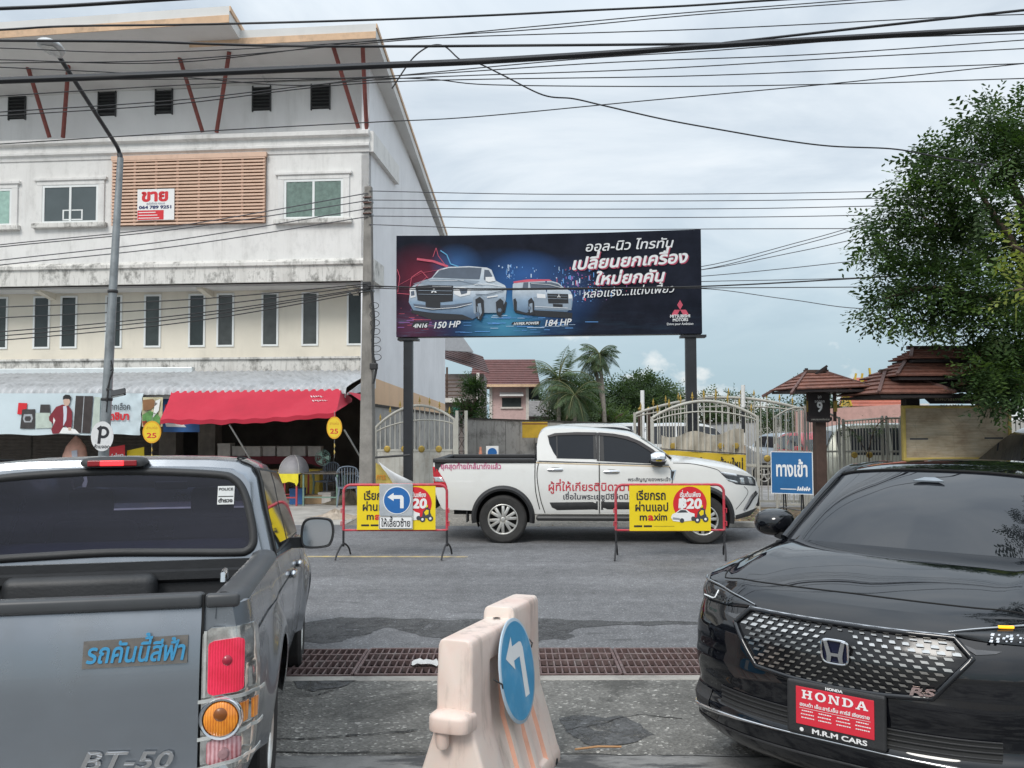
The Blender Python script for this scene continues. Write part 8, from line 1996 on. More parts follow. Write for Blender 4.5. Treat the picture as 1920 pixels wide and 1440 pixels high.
MB().bar((xm0-.05,0,zR+.03),(xm1+.05,0,zR+.03),.06,.06).build('ridge_board', M_wood, ro)
MB().bar(p(1529,701,-.1), p(1551,686,-.1), .035,.04).build('finial', M_dark, ro); MB().bar((xm1,0,zR),(xm1,0,zR+.10),.05).build('finial', M_dark, ro); MB().bar((xm0,0,zR),(xm0,0,zR+.09),.05).build('finial', M_dark, ro)
a, c = p(1517,786,-.16), p(1556,737,-.16); bd = MB().b2((a.x,-.17,a.z),(c.x,-.12,c.z)).build('board', M_dark, t, bevel=.006)
MB().prism([p(1514,788,-.19),p(1514,783,-.19),p(1519,780,-.19),p(1554,780,-.19),p(1560,783,-.19),p(1560,788,-.19),p(1554,792,-.19),p(1519,792,-.19)], (0,.03,0)).build('base_plaque', M_dark, bd)
b = MB(); lettering(b, '9', M_whp, ((a.x+c.x)/2,-.17,p(1536,772).z), (1,0,0), (0,0,1), width=.115, height=.265, bold=.03, align='C'); lettering(b, 'จุด', M_whp, ((a.x+c.x)/2,-.17,p(1536,747).z), (1,0,0), (0,0,1), width=.08, height=.085, align='C'); lettering(b, 'จอดรถ', M_whp, ((a.x+c.x)/2,-.17,p(1536,755).z), (1,0,0), (0,0,1), width=.2, height=.07, align='C'); b.build('lettering', None, bd)
b = MB(); lettering(b, 'เทศบาลนครเชียงราย', mat('faded print', (.5,.48,.42)), ((a.x+c.x)/2,-.19,p(1536,788).z), (1,0,0), (0,0,1), width=.36, height=.05, align='C'); b.build('lettering', None, bd)
for u in (1512,1562): 
    x = p(u,760).x; MB().b2((x-.025,-.1,p(u,790).z),(x+.025,-.05,zE-.02)).build('side_post', M_wood, t); MB().b2((x-.035,-.115,p(u,772).z),(x+.035,-.101,p(u,752).z)).build('gold_tab', M_gold, t)
# blue entrance board
c = at(1486,886,15.9); EF = Frame((c.x,c.y,0), R(-24)); e = lambda u, v, y=0.0: EF.px(u, v, y)
t = thing('entrance_sign', 'blue entrance board with white Thai letters leaning on a steel easel', 'sign', fr=EF)
a, c2 = e(1447,919), e(1523,851); zt_, zb_ = e(1486,848).z, e(1486,925).z; x0, x1 = e(1447,880).x, e(1523,880).x
bd = MB().mat(mat('entrance blue', (.015,.12,.30), .5, var=.1, vscale=2)).b2((x0,-.02,zb_),(x1,.0,zt_)).build('board', None, t)
b = MB().mat(M_whp); 
for q_ in ((x0-.012,zb_-.012,x1+.012,zb_),(x0-.012,zt_,x1+.012,zt_+.012),(x0-.012,zb_,x0,zt_),(x1,zb_,x1+.012,zt_)): b.b2((q_[0],-.024,q_[1]),(q_[2],.004,q_[3]))
b.build('edge_frame', None, bd)
b = MB(); lettering(b, 'ทางเข้า', M_whp, ((x0+x1)/2,-.021,zb_+(zt_-zb_)*.42), (1,0,0), (0,0,1), width=(x1-x0)*.80, height=.36, bold=.03, align='C'); b.build('lettering', None, bd)
b = MB().mat(M_whp); b.add([(x0+.15,-.0215,zb_+.07),(x1-.28,-.0215,zb_+.07),(x1-.28,-.0215,zb_+.085),(x0+.15,-.0215,zb_+.085)],[(0,1,2,3)])
for k in range(6): x = x1-.26+.038*k; b.bar((x,-.022,zb_+.05),(x+.02,-.022,zb_+.13-.02*(k%2)),.022,.002,up=(0,1,0)); b.bar((x,-.0222,zb_+.07+.01*(k%3)),(x+.035,-.0222,zb_+.08),.016,.002,up=(0,1,0))
b.build('printing', None, bd)
for x in (x0+.2, x1-.2):
    MB().tube([(x,.02,zt_),(x,.02,0)], .014, 6).build('leg', M_steelblk, t); MB().tube([(x,.02,zt_-.1),(x,.5,0)], .014, 6).build('leg', M_steelblk, t)
MB().tube([(x0-.0,-.1,.25),(x0+.2,.02,.3),(x1-.2,.02,.25)], .012, 6).build('brace', M_steelblk, t)
# white bags by the sign
c = at(1541,940,15.6); tg_ = []
for dx, s_, l in ((0,.20,'larger white plastic bag slumped at the foot of the number post'),(.16,.15,'smaller white plastic bag tucked beside the larger one')):
    rows = []; z_ = .0
    for f, w in ((0,.02),(.05,.85),(.3,1.05),(.6,.95),(.85,.55),(.95,.2),(1.05,.35)): rows.append([(c.x+dx+s_*w*math.cos(a_)*(1+.15*math.sin(3*a_+f*7)), c.y+s_*w*math.sin(a_)*.8, .004+s_*2.6*f) for a_ in [2*math.pi*j/18 for j in range(18)]])
    tag(MB().grid(rows, wrap=True).build('plastic_bag', mat('white plastic bag', (.62,.64,.68), .35, var=.15, vscale=6), smooth=60), l, 'bag', 'white bags by the number post')
# roofed notice board
NF = Frame((*at(1790,790,16.3).xy,0), R(0)); n = lambda u, v, y=0.0: NF.px(u, v, y)
t = thing('notice_board', 'weathered tan notice board in a gold frame under a tiered terracotta roof', 'notice board', fr=NF)
a, c = n(1698,858), n(1888,765)
m, N, L, P = _new('brightened map sheet'); tc = N.new('ShaderNodeTexCoord'); co = tc.outputs['Object']
k_ = _ramp(N, L, _noise(N, L, co, 2.2, 7, .65, (1,1,2)), [(.3, (.36,.26,.17)), (.5, (.52,.42,.29)), (.7, (.62,.54,.41))]); k_ = _mix(N, L, .6, k_, _ramp(N, L, _noise(N, L, co, 3, 5, .6, (.6,1,14)), [(.35, .65), (.65, 1.2)]), 'MULTIPLY')  # tan tones painted lighter to make up for the shade under the roofs
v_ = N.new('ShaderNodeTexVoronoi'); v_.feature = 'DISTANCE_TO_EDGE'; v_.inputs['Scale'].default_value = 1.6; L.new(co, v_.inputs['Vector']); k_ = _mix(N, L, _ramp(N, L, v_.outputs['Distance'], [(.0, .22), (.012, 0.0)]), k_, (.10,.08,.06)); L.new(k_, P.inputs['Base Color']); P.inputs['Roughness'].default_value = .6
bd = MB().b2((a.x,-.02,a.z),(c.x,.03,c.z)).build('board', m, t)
b = MB(); w = .055
for q_ in ((a.x-w,a.z-w,c.x+w,a.z),(a.x-w,c.z,c.x+w,c.z+w),(a.x-w,a.z,a.x,c.z),(c.x,a.z,c.x+w,c.z)): b.b2((q_[0],-.05,q_[1]),(q_[2],.05,q_[3]))
b.build('frame', mat('gold frame', (.60,.45,.12), .5, var=.2, vscale=4), bd, bevel=.008)
b = MB().mat(M_dkp); zz = n(1700,823).z; b.bar((a.x+.08,-.021,zz),(a.x+.42,-.021,zz),.03,.002,up=(0,1,0)); b.bar((c.x-.45,-.021,zz+.01),(c.x-.1,-.021,zz+.01),.03,.002,up=(0,1,0)); b.build('printed_lines', None, bd)
for u in (1716,1858): x = n(u,800).x; MB().b2((x-.13,.06,-.05),(x+.13,.3,n(u,690).z)).build('post', M_dark, t, bevel=.01)
bx0, bx1 = n(1700,0).x, n(1905,0).x; MB().b2((bx0,.1,n(1700,735).z),(bx1,.28,n(1700,712).z)).build('beam', M_dark, t)
pl_ = MB().prism([n(1735,748,-.05),n(1745,757,-.05),n(1848,757,-.05),n(1858,748,-.05),n(1848,738,-.05),n(1745,738,-.05)], (0,.03,0)).build('name_plaque', M_dark, t)
o, e2 = n(1752,751,-.056), n(1842,751,-.056); b = MB(); lettering(b, 'เทศบาลนครเชียงราย', mat('faded gold print', (.42,.36,.24)), o, e2-o, (0,0,1), width=(e2-o).length, height=.075, bold=.015); b.build('lettering', None, pl_)
b = MB(); o, e2 = n(1762,763,-.062), n(1806,762,-.062); lettering(b, 'ชุมชน', mat('faded gold print', (1,1,1)), o, e2-o, (0,0,1), width=(e2-o).length, height=.07, bold=.02); b.build('lettering', None, bd)
# tiered roof
def hip(name, x0, x1, yb, yf, ze, zr, inset, par, n_=5):
    b = MB(); xa, xb = x0+inset, x1-inset; ym = (yb+yf)/2
    tiled(b,(x0,yf,ze),(x1,yf,ze),(xa,ym-.05,zr),(xb,ym-.05,zr),n_,.03); tiled(b,(x1,yb,ze),(x0,yb,ze),(xb,ym+.05,zr),(xa,ym+.05,zr),n_,.03); tiled(b,(x0,yb,ze),(x0,yf,ze),(xa,ym+.05,zr),(xa,ym-.05,zr),n_,.03); tiled(b,(x1,yf,ze),(x1,yb,ze),(xb,ym-.05,zr),(xb,ym+.05,zr),n_,.03)
    o_ = b.build(name, M_terra, par); MB().b2((x0+.05,yf+.04,ze-.07),(x1-.05,yb-.04,ze-.02)).build('eave_board', M_dark, o_)
    for xs_, xt in ((x0,xa),(x1,xb)):
        MB().bar((xs_,yf,ze+.03),(xt,ym,zr+.04),.06,.05).build('hip_board', mat('weathered hip board', (1,1,1)), o_)
    MB().bar((xa-.1,ym,zr+.04),(xb+.1,ym,zr+.04),.08,.07).build('ridge_board', M_wood, o_)
    return o_
xL, xR = n(1606,735).x, n(1990,735).x
hip('roof', xL, n(1722,735).x+.2, 1.0, -1.0, n(1650,738,-1).z, n(1650,700).z, .55, t); hip('roof', n(1740,0).x, xR, 1.0, -1.0, n(1800,722,-1).z, n(1800,700).z+.05, .3, t)
hip('roof', n(1632,0).x, xR, .9, -.8, n(1650,705,-.8).z, n(1650,672).z, .6, t); hip('roof', n(1672,0).x, xR-.3, .5, -.45, n(1680,672,-.45).z, n(1680,656).z, .25, t)
MB().b2((n(1712,0).x,-.5,n(1720,738).z),(n(1758,0).x,.5,n(1720,695).z)).build('gable_block', M_dark, t)
# ground at the fence: leaf litter and weeds
M_lit = mat('dead leaves', (.17,.11,.06), .9, var=.5, vscale=14); M_lit2 = mat('pale dead leaves', (.28,.20,.11), .9, var=.4, vscale=14); M_weed = mat('weeds', (.07,.12,.03), .8, var=.4, vscale=8)
def scatter(name, x0, x1, y0, y1, nn, s0, s1, mats_, zf=0.0):
    b = MB(); rr = random.Random(len(name))
    for i in range(nn):
        x = rr.uniform(x0,x1); y = street_y(x, rr.uniform(y0,y1)); s_ = rr.uniform(s0,s1); a_ = rr.uniform(0,6.28); d_ = Vector((math.cos(a_),math.sin(a_),rr.uniform(-.3,.5)))*s_; e_ = Vector((-math.sin(a_),math.cos(a_),rr.uniform(-.3,.3)))*s_*.5; c_ = Vector((x,y,.012+rr.random()*zf))
        b.mat(mats_[rr.randrange(len(mats_))]).add([c_-d_,c_+e_,c_+d_,c_-e_],[(0,1,2,3)])
    return tag(b.build(name, None, fix=False), kind='stuff')
sheet_obj('verge', rough([Vector(street_pt(x,y,.005)) for x,y in ((2.6,15.92),(30,15.92),(30,19.4),(3.4,19.4))], .05), mat('leafy soil', (.15,.115,.075), .95, var=.35, vscale=5, bump=.6, bscale=18))
scatter('leaf_litter', 3.0, 16, 15.8, 18.6, 2600, .02, .07, [M_lit,M_lit2,M_lit2,M_weed], .06); scatter('roadside_grit', -3.2, 3, 15.6, 18.8, 500, .01, .04, [M_lit,M_sand,M_soil], .03)
# temple roofs and a pink wall farther off
T0 = at(1640,790,52); t = thing('temple_hall', 'distant temple hall with red tiled gables edged in gold', 'temple', (T0.x,T0.y,0)); TFm = Frame((T0.x,T0.y,0)); k = lambda u, v, y=0.0: TFm.px(u, v, y)
b = MB(); tiled(b, k(1572,762), k(1720,762), k(1582,728,3), k(1720,728,3), 6); tiled(b, k(1590,748,1), k(1730,748,1), k(1600,708,4), k(1730,708,4), 6); b.build('roof', mat('temple roof tiles', (.34,.09,.05), .6, var=.2), t)
MB().b2((k(1580,0).x,.4,-.1),(k(1730,0).x,8,k(1600,757).z)).build('wall', M_trim, t)

b = MB()
for pts in ([(1578,762),(1585,729)],[(1585,729),(1597,762)],[(1610,748),(1617,700)],[(1617,712),(1632,748)],[(1602,718),(1605,700)],[(1632,708),(1630,690)]): b.bar(k(*pts[0],-.3), k(*pts[1],-.3), .10)
b.build('gold_edges', mat('temple gold', (.62,.42,.06), .35, .5), t)
MB().prism([k(1579,762,-.2),k(1585,730,-.2),k(1596,762,-.2)], (0,.15,0)).build('gable', mat('gable yellow', (.50,.36,.10), .5, var=.3, vscale=3), t)
W0, W1 = at(1490,770,34), at(1705,757,30); plank_wall('temple_wall', 'long pink wall behind the parked cars on the right', W0, W1, W0.z, W1.z, mat('pink wall paint', (.50,.30,.26), .85, var=.08, dirt=.2), 3.0, False)

# ================================================================== trees and plants
def leafmat(name, c, trans=.25):
    m, N, L, P = _new(name); tc = N.new('ShaderNodeTexCoord'); n = _noise(N, L, tc.outputs['Object'], 1.3, 4)
    L.new(_ramp(N, L, n, [(.3, tuple(q*.65 for q in c)), (.7, tuple(q*1.35 for q in c))]), P.inputs['Base Color']); P.inputs['Roughness'].default_value = .55; P.inputs['Specular IOR Level'].default_value = .35
    t = N.new('ShaderNodeBsdfTranslucent'); t.inputs[0].default_value = (c[0]*1.6,c[1]*1.7,c[2]*.8,1); mx = N.new('ShaderNodeMixShader'); mx.inputs[0].default_value = trans; L.new(P.outputs[0], mx.inputs[1]); L.new(t.outputs[0], mx.inputs[2]); L.new(mx.outputs[0], N['Material Output'].inputs[0]); return m
G1, G2, G3, G4 = leafmat('deep green leaves', (.030,.060,.020)), leafmat('mid green leaves', (.050,.092,.026)), leafmat('fresh green leaves', (.085,.140,.032)), leafmat('yellow green leaves', (.17,.20,.035), .35)
GF1, GF2 = leafmat('far dark leaves', (.040,.068,.030)), leafmat('far green leaves', (.062,.100,.038))
M_bark = mat('brown bark', (.105,.075,.055), .95, var=.35, vscale=5, bump=.6, bscale=22); M_pbark = mat('palm bark', (.20,.18,.155), .9, var=.3, vscale=6, bump=.4)
def sprays(b, c, r, n, leaf, rr, mats_, per=9, droop=.35, flat=1.0, outward=True):
    """leafy twigs through a clump: each twig carries leaflets both sides"""
    for _ in range(n):
        d = Vector((rr.gauss(0,1), rr.gauss(0,1), rr.gauss(0,1)*.8)); d.normalize(); f = rr.random()**.45
        o = c+Vector((d.x*r*f, d.y*r*f, d.z*r*f*flat)); ax = (d*(1 if outward else .3)+Vector((rr.gauss(0,.5),rr.gauss(0,.5),-droop+rr.gauss(0,.35)))).normalized(); sd_ = ax.cross(Vector((rr.gauss(0,.4),rr.gauss(0,.4),1))).normalized(); up = sd_.cross(ax)
        b.mat(mats_[min(len(mats_)-1, int(rr.random()**1.3*len(mats_)))]); L_ = leaf*per*.42
        vs, fs = [], []
        for k in range(per):
            t_ = (k+.5)/per; s_ = 1 if k % 2 else -1; p = o+ax*L_*t_-up*(.18*L_*t_*t_); ld = (sd_*s_*.9+ax*.55+up*rr.uniform(-.25,.25)).normalized(); lw = ax; l = leaf*rr.uniform(.75,1.2)*(1-.35*abs(t_-.45)); w = l*.26
            i = len(vs); vs += [p, p+ld*l*.5+lw*w-up*.03*l, p+ld*l-up*.12*l, p+ld*l*.5-lw*w-up*.03*l]; fs.append((i,i+1,i+2,i+3))
        b.add(vs, fs)
def limb(b, pts, r0, r1, n=7):
    P_ = catmull(pts, 4); k = len(P_); b.tube([p+Vector((rnd.uniform(-.01,.01),rnd.uniform(-.01,.01),0))*r0*4 for p in P_], [r0+(r1-r0)*i/(k-1) for i in range(k)], n)
# the big tree over the notice board
rr = random.Random(11)
TB = at(1975,790,17.0); t = thing('broadleaf_tree', 'large dark leafy tree hanging over the tan notice board at the right', 'tree', (TB.x,TB.y,0)); o = Vector(t.location); A = lambda u, v, Y: at(u,v,Y)-o
b = MB(); fork = A(1940,560,16.6)
limb(b, [Vector((0,0,-.1)), Vector((-.05,-.1,1.6)), fork], .30, .2, 12)
tips = [[fork, A(1905,470,16.2), A(1858,395,15.8), A(1820,330,15.6)],[fork, A(1920,400,16.4), A(1893,330,16.0), A(1880,250,16)],[fork, A(1850,560,16), A(1740,540,15.6), A(1660,560,15.5)],[fork, A(2000,430,16.8), A(2080,330,17)],[fork, A(1900,520,17.5), A(1800,450,18), A(1720,400,18)],[fork, A(2050,560,16), A(2150,560,15.5)]]
for tp in tips: limb(b, tp, .12, .02)
b.build('trunk', M_bark, t, smooth=60)
b = MB()
blobs = [(1855,235,40,16),(1905,215,45,16.4),(1800,285,42,15.8),(1750,330,48,15.6),(1870,300,55,16.2),(1920,290,50,15.6),(1705,385,42,15.6),(1770,395,55,15.9),(1840,375,50,15.2),(1660,425,40,15.6),(1720,460,55,15.8),(1800,470,60,16.2),(1630,462,24,15.4),(1885,430,60,16.5),(1680,520,52,15.6),(1655,580,38,15.4),(1760,545,60,15.6),(1840,540,60,15.4),(1905,540,60,16.4),(1690,600,26,15.4),(1870,620,60,15.2),(1930,640,60,15.8),(1850,690,36,15),(1772,600,32,15.4),(1865,712,40,14.9),(1910,710,50,15),(1880,740,28,14.6),(1700,340,20,15.4),(1735,280,16,15.6),(1830,215,14,15.8)]
for (u,v,pr_,Y) in blobs:
    c = A(u,v,Y); r_ = pr_/F*Y; n_ = int((112 if u < 1730 else 150)*(pr_/50)**2)+12; sprays(b, c+Vector((0,.25,0)), r_*.62, int(n_*.24), .16, rr, [G1], 8); sprays(b, c, r_*.95, int(n_*.48), .098, rr, [G1,G1,G2,G2,G3], 10); sprays(b, c+Vector((rr.uniform(-.3,.3)*r_,-.3*r_,rr.uniform(-.2,.4)*r_)), r_*.7, int(n_*.28), .125, rr, [G2,G2,G3] if rr.random() < .6 else [G1,G1,G2], 9)
for _ in range(34):
    c = A(rr.uniform(1960,2250), rr.uniform(180,680), rr.uniform(15,18.5)); sprays(b, c, .75, 60, .14, rr, [G1,G2], 9)
b.build('crown', None, t, fix=False)
# a yellow green branch leaning in from beyond the frame
YT = at(2040,790,10.0); t = thing('young_tree', 'yellow green leafy branch leaning in at the right edge, nearer than the dark tree', 'tree', (YT.x,YT.y,0)); o = Vector(t.location); A = lambda u, v, Y: at(u,v,Y)-o
b = MB(); limb(b, [Vector((0,0,-.05)), Vector((.05,0,1.8)), A(1990,520,10), A(1935,480,9.9), A(1898,460,9.8)], .07, .012); limb(b, [A(2000,560,10), A(1950,540,9.9), A(1900,545,9.8)], .03, .01); b.build('trunk', M_bark, t, smooth=60)
b = MB()
for (u,v,pr_) in ((1905,450,22),(1925,480,26),(1900,535,20),(1925,555,24),(1945,430,30),(1960,520,34),(1985,460,40)): sprays(b, A(u,v,9.9), pr_/F*10, 9 if pr_ < 30 else 16, .105, rr, [G4,G4,G3], 8, .2)
b.build('crown', None, t, fix=False)
# tree standing over the pavement beside us: seen only mirrored in the black bonnet and windscreen
t = thing('roadside_tree', 'dark tree by the kerb beyond the black crossover, mirrored in its bonnet and windscreen', 'tree', (7.2,5.0,0)); b = MB(); limb(b, [Vector((0,0,-.05)), Vector((.1,.1,2.4)), Vector((-.5,.1,4.6)), Vector((-1.6,.4,6.0))], .2, .05); limb(b, [Vector((.05,.1,2.4)), Vector((.6,-.4,4.4)), Vector((1.2,-.8,5.8))], .12, .04); b.build('trunk', M_bark, t, smooth=60)
b = MB(); k_ = 0
while k_ < 34:
    c = Vector((rr.uniform(3.4,9), rr.uniform(2.5,7.6), rr.uniform(5.3,7.6)))
    if c.x < .66*c.y+.75: continue
    k_ += 1; sprays(b, c-Vector((7.2,5.0,0)), .55, 40, .12, rr, [G1,G2], 9)
b.build('crown', None, t, fix=False)
def fartree(name, label, u, vtop, vbot, wpx, Y, mats_, grp=None, dome=.5, dens=1.0, leaf=.22, trunkw=.25, vtrunk=None, n=None):
    base = at(u,790,Y); t = thing(name, label, 'tree', (base.x,base.y,0), 0, grp); o = Vector(t.location); k = Y/F; top = at(u,vtop,Y).z; low = at(u,vbot,Y).z; hw = wpx*k/2; h_ = top-low
    b = MB(); limb(b, [Vector((0,0,-.1)), Vector((.1,0,low*.6)), Vector((0,0,low+h_*.5))], trunkw, trunkw*.5)
    for i in range(5): a = 2*math.pi*i/5+.4; limb(b, [Vector((0,0,low*.75)), Vector((hw*.35*math.cos(a),hw*.35*math.sin(a),low+h_*.3)), Vector((hw*.7*math.cos(a),hw*.7*math.sin(a),low+h_*.55))], trunkw*.45, .04)
    b.build('trunk', M_bark, t, smooth=60)
    b = MB(); nb = n or max(10, int(14*hw*h_/6))
    for i in range(nb):
        a = rr.uniform(0,6.283); f = rr.random()**.5; z_ = low+h_*rr.random(); lim = math.sqrt(max(.05,1-((z_-low)/h_)**2*(1-dome*.2))); x, y = hw*f*lim*math.cos(a), hw*f*lim*math.sin(a)*.8; r_ = hw*rr.uniform(.16,.30)
        sprays(b, Vector((x,y,z_-r_*.3)), r_, int(26*dens), leaf, rr, mats_, 8, .15, .6)
    b.build('crown', None, t, fix=False); return t
FG = 'broad trees on the skyline'
fartree('rain_tree', 'wide flat topped green tree on the skyline right of the tall palm', 1195,712,790,190,80,[GF1,GF1,GF2],FG,n=60,leaf=.36,dens=1.7); fartree('rain_tree', 'darker round tree on the skyline just left of the tall palm', 1090,716,792,110,84,[GF1,GF1,GF2],FG,n=34,leaf=.36,dens=1.6)
fartree('rain_tree', 'smaller pale tree behind the right billboard post', 1255,728,792,80,90,[GF1,GF2],FG,n=22,leaf=.36,dens=1.5); fartree('rain_tree', 'feathery tree between the billboard post and the striped pole', 1325,735,800,60,60,[GF2,GF1],FG,n=16,leaf=.24)
fartree('rain_tree', 'feathery tree directly behind the striped pole', 1378,738,800,64,62,[GF2,GF1],FG,n=16,leaf=.24); fartree('rain_tree', 'low dark tree on the skyline behind the gate, left of the post numbered 9', 1450,752,800,110,75,[GF1,GF2],FG,n=18,leaf=.3); fartree('rain_tree', 'dark conifer like tree right behind the post numbered 9', 1530,722,800,80,40,[GF1,GF1],FG,n=16,leaf=.22); fartree('rain_tree', 'low dark tree left of the palms, behind the shed', 1005,740,800,70,86,[GF1,GF2],FG,n=14,leaf=.3)
fartree('shrub_tree', 'bushy green shrub in front of the dark roofed house', 878,712,790,66,40,[G1,G2],None,n=26,leaf=.15); fartree('shrub_tree', 'light green thicket at the foot of the tall palm', 1140,760,795,110,62,[GF2,G3],None,n=22,leaf=.24); fartree('shrub_tree', 'dark thicket under the coconut palm', 1060,745,795,120,60,[GF1,GF1,GF2],None,n=26,leaf=.26)
CP = at(1632,790,17.8); t = thing('creeper', 'green creeper climbing the cream fence in front of the champagne car', 'climbing plant', (CP.x,CP.y,0)); b = MB(); b.tube(catmull([(0,0,0),(.05,.02,.6),(-.05,.0,1.2),(.1,-.02,1.75),(.35,-.02,1.95)],5), .012, 5); b.tube(catmull([(-.03,0,1.1),(-.3,.0,1.6),(-.55,-.02,1.8)],5), .009, 5); b.build('stem', M_bark, t)
b = MB()
for x, z in ((.1,1.75),(.35,1.92),(.2,1.6),(-.3,1.6),(-.5,1.8),(-.1,1.85),(.55,1.85),(-.7,1.7)): sprays(b, Vector((x,-.03,z)), .16, 8, .05, rr, [G2,G3], 7)
b.build('foliage', None, t, fix=False)
# palms
def frond(b, o, az, el, L_, w, rr, sag=1.0, m1=None, m2=None):
    d = Vector((math.cos(az)*math.cos(el), math.sin(az)*math.cos(el), math.sin(el))); n = 14; pts = []; p = Vector(o); v = d.copy()
    for i in range(n+1):
        pts.append(p.copy()); p += v*L_/n; v = (v+Vector((0,0,-.13*sag))).normalized()
    b.mat(m2); b.tube(pts, [.05-.045*i/n for i in range(n+1)], 4); b.mat(m1)
    for i in range(2, n+1):
        for k in range(3):
            q = pts[i-1].lerp(pts[i], k/3+rr.uniform(0,.1)); t_ = (pts[i]-pts[i-1]).normalized(); s_ = t_.cross(Vector((0,0,1))).normalized()
            for sg in (-1,1):
                l = w*math.sin(math.pi*min(1,(i+k/3)/n*.85+.12))*rr.uniform(.85,1.1); ld = (s_*sg*.8+t_*.5+Vector((0,0,-.55+rr.uniform(-.15,.15)))).normalized(); b.add([q, q+ld*l*.5+t_*.022, q+ld*l, q+ld*l*.5-t_*.022],[(0,1,2,3)])
def palm(label, u, vcrown, Y, L_, w, nf, lean=0.0, dead=2, name='coconut_palm', els=(-.3,1.3)):
    base = at(u,790,Y); t = thing(name, label, 'palm tree', (base.x,base.y,0), 0, 'palms behind the back wall'); top = Vector((lean, 0, at(u,vcrown,Y).z)); b = MB(); limb(b, [Vector((0,0,-.1)), Vector((lean*.2,0,top.z*.5)), top], .17, .11, 9); b.build('trunk', M_pbark, t, smooth=60)
    b = MB()
    for i in range(nf): frond(b, top, 2*math.pi*i/nf*1.618*2+rr.uniform(-.2,.2), els[0]+(els[1]-els[0])*((i*.618)%1), L_*rr.uniform(.85,1.1), w, rr, 1.0, GF1 if i % 3 else GF2, mat('palm rib', (.10,.11,.04), .7))
    b.build('crown', None, t, fix=False)
    if dead:
        b = MB()
        for i in range(dead): frond(b, top, rr.uniform(-.8,.8) if i % 2 == 0 else rr.uniform(2.4,3.8), -.9, L_*.7, w*.5, rr, 1.0, mat('dry frond', (.22,.17,.11), .9), mat('dry frond', (1,1,1)))
        b.build('dry_fronds', None, t, fix=False)
palm('bushy coconut palm with low drooping fronds right of the pink house', 1048,712,58,2.9,1.0,24,els=(-.7,1.45)); palm('second palm half hidden to the right of the bushy coconut palm', 1078,742,56,2.5,.9,18,dead=4,els=(-.9,1.2))
palm('tall slender palm with a shaggy crown, the right one of the pair', 1134,664,60,2.0,.75,18,-.35,3,'tall_palm',(-.9,1.2)); palm('tall slender palm close to the left of the shaggy one', 1136,672,61,1.9,.6,14,-.95,1,'tall_palm',(-.8,.8))
# ================================================================== overhead cables
M_cab = mat('black cable', (.018,.018,.020), .6, var=.1); M_cab2 = mat('grey cable', (.06,.06,.07), .6, var=.1)
def cable(pts, r, label, grp, m=None):
    P_ = catmull([at(*p) for p in pts], 8); o = MB().tube(P_, r, 6).build('overhead_cable', m or M_cab, smooth=60); return tag(o, label, 'cable', grp)
gA, lA = 'thin cables high over the road', 'thin black cable strung high across the road over the whole view'
Y0 = 11.5
def c2(pts, r=.011, label=lA, grp=gA, Y=Y0, m=None):
    return cable([(-260, pts[0][1]+(pts[0][1]-pts[1][1])*260/max(60,(pts[1][0]-pts[0][0])), Y)]+[(u,v,Y) for u,v in pts]+([(2200, pts[-1][1]+(pts[-1][1]-pts[-2][1])*280/max(60,pts[-1][0]-pts[-2][0]), Y)] if pts[-1][0] > 1800 else []), r, label, grp, m)
c2([(0,152),(350,139),(700,124),(890,116),(1145,100),(1335,86),(1653,67),(1920,52)], .036, 'thickest black cable bundle sweeping across the whole sky', None, 10.5)
c2([(0,148),(350,134),(700,120),(890,112),(1145,97),(1335,84),(1653,65),(1920,50)], .020, 'cable lashed along the top of the thickest bundle', None, 10.6)
c2([(0,76),(255,78),(480,85),(700,87),(1018,85),(1335,82),(1373,79),(1653,48),(1920,19)], .017, 'medium cable that runs level and then rises to cross the thick bundle on the right', None, 11.0)
c2([(0,56),(130,49),(360,46),(640,39),(910,29),(1113,19),(1284,11),(1437,1),(1700,-14),(1920,-30)], .014, 'slightly wavy cable just under the top edge of the view', None, 11.2)
c2([(0,16),(120,11),(317,-1),(600,-18),(1000,-40),(1900,-90)], .022, 'thick cable leaving the view at the top left corner', None, 10.4)
for pts in ([(0,90),(290,98),(700,77),(700+254,54),(1272,25),(1520,6),(1900,-24)],[(0,112),(330,117),(700,76),(1018,54),(1335,25),(1685,0),(1900,-15)],[(0,118),(330,112),(700,80),(871,69),(1335,54),(1780,32),(1920,27)],[(0,126),(290,140),(545,160),(700,146),(1081,111),(1335,95),(1620,73),(1920,63)],[(0,180),(330,160),(763,141),(1145,117),(1526,102),(1920,75)],[(0,210),(330,188),(700,150),(1208,130),(1590,108),(1920,91)],[(0,217),(330,195),(700,155),(1272,143),(1620,130),(1920,119)],[(0,150),(400,148),(770,147),(922,159),(1272,162),(1590,157),(1920,147)],[(0,270),(400,245),(700,229),(890,219),(1208,189),(1558,157),(1920,119)]):
    c2(pts, .0072)
cable([(u,v,12.5) for u,v in ((735,166),(770,114),(795,92),(817,84),(837,89),(865,113),(897,119),(941,140),(1018,178),(1075,185),(1132,198),(1246,224),(1361,245),(1462,262),(1558,274),(1672,279),(1742,291),(1850,310))], .011, 'kinked dark service cable sagging down to the big tree on the right', None)
gB, lB = 'cables strung to the top of the utility pole', 'thin cable strung from the left to the top of the utility pole'
for v0, vm, v1 in ((459,424,362),(463,430,376),(488,450,391),(497,462,406)): cable([(-260,v0+32,17.5),(0,v0,17.8),(330,vm,18.0),(690,v1,18.1)], .011, lB, gB, M_cab2)
gC, lC = 'level cables from the utility pole to the big tree', 'thin level cable running from the utility pole to the big tree'
for v0, vm, v1 in ((358,363,358),(375,376,371),(390,391,385),(405,407,402),(421,429,428)): cable([(692,v0,18.1),(1000,vm+1,18.1),(1400,vm,17.8),(1700,v1,17.4),(1960,v1-4,17)], .009, lC, gC, M_cab2)
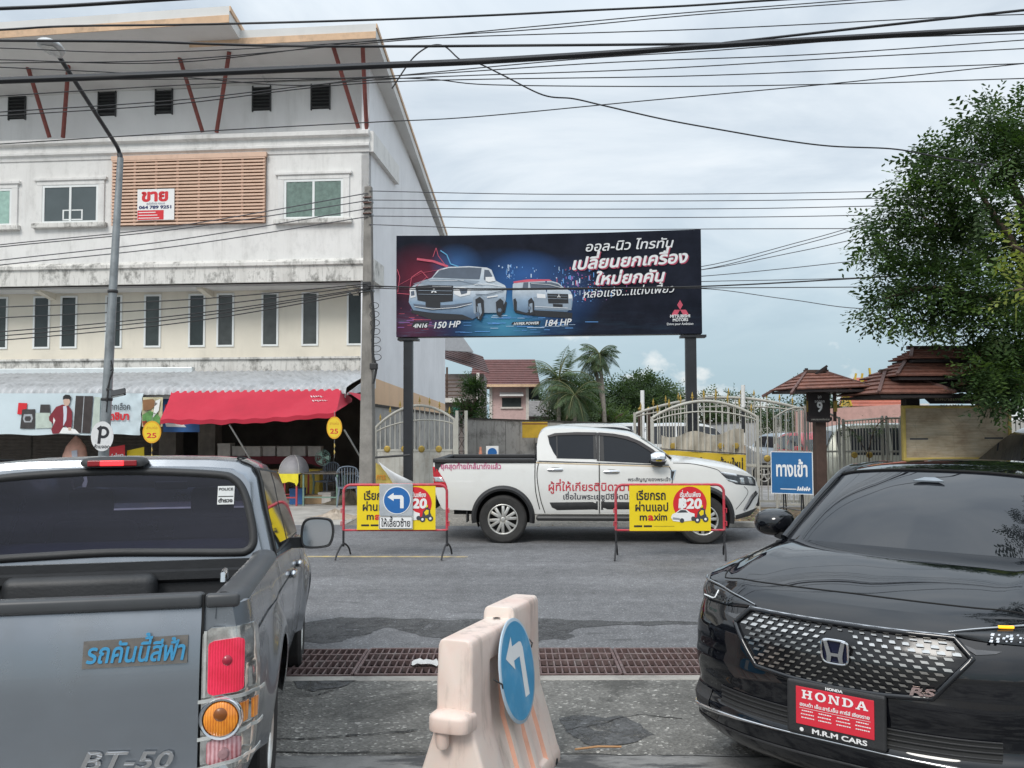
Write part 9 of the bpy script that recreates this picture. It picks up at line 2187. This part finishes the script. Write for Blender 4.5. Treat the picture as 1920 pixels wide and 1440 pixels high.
gD, lD = 'lower telephone cables on the shop front', 'telephone cable slanting across the shop front to the utility pole'
for v0, vm, v1 in ((576,561,532),(596,575,535),(622,588,540),(630,594,542),(638,602,546)): cable([(-260,v0+12,17.6),(0,v0,17.8),(365,vm,18.0),(690,v1,18.05)], .012, lD, gD)
cable([(690,536,18.0),(850,541,18.0),(1000,541,18.0),(1314,537,18.0),(1640,520,17.6),(1900,505,17)], .016, 'dark cable crossing in front of the billboard artwork', None); cable([(690,540,18.02),(850,544,18.05),(1000,543,18.05),(1314,540,18.0),(1640,538,17.6),(1900,535,17)], .010, 'thinner cable just below the one crossing the billboard', None)
gE, lE = 'cables fanning out right of the billboard', 'thin cable fanning out between the billboard and the big tree'
for v0, v1, u1 in ((500,396,1720),(506,402,1720),(506,433,1690),(518,486,1640),(528,519,1640),(541,579,1640)): cable([(1150,v0+8,19.2),(1314,v0,19.2),((1314+u1)/2,(v0+v1)/2+1,18.6),(u1,v1,18),(u1+250,v1-20,17.5)], .009, lE, gE, M_cab2)
# for sale board on the lattice
P0, P1 = BF.px(258,414,-.14), BF.px(328,354,-.14); w_, h_ = P1.x-P0.x, P1.z-P0.z; c = BF.M @ Vector(((P0.x+P1.x)/2, -.16, P0.z)); t = thing('sale_board', 'white and red for sale board fixed to the timber lattice', 'sign', c, BF.yaw)
bd = MB().mat(M_whp).b2((-w_/2,-.01,0),(w_/2,.01,h_)).build('board', None, t, bevel=.004); b = MB().mat(M_redp).add([(-w_/2+.01,-.011,.012),(w_*.22,-.011,.012),(w_*.22,-.011,h_*.32),(-w_/2+.01,-.011,h_*.32)],[(0,1,2,3)]); b.build('red_band', None, bd)
b = MB(); lettering(b, 'ขาย', M_redp, (-.02,-.011,h_*.62), (1,0,0), (0,0,1), width=w_*.74, height=h_*.50, bold=.05, align='C'); lettering(b, 'สนใจติดต่อ คุณนก', mat('navy print', (.02,.03,.12)), (0,-.011,h_*.50), (1,0,0), (0,0,1), width=w_*.5, height=h_*.10, align='C'); lettering(b, '064 789 9251', mat('navy print', (1,1,1)), (0,-.011,h_*.37), (1,0,0), (0,0,1), width=w_*.9, height=h_*.135, bold=.05, align='C')
for k in range(3): b.mat(M_whp).add([(-w_/2+.04,-.0125,h_*(.06+.09*k)),(w_*(.1-.05*k),-.0125,h_*(.06+.09*k)),(w_*(.1-.05*k),-.0125,h_*(.085+.09*k)),(-w_/2+.04,-.0125,h_*(.085+.09*k))],[(0,1,2,3)])
b.build('lettering', None, bd)
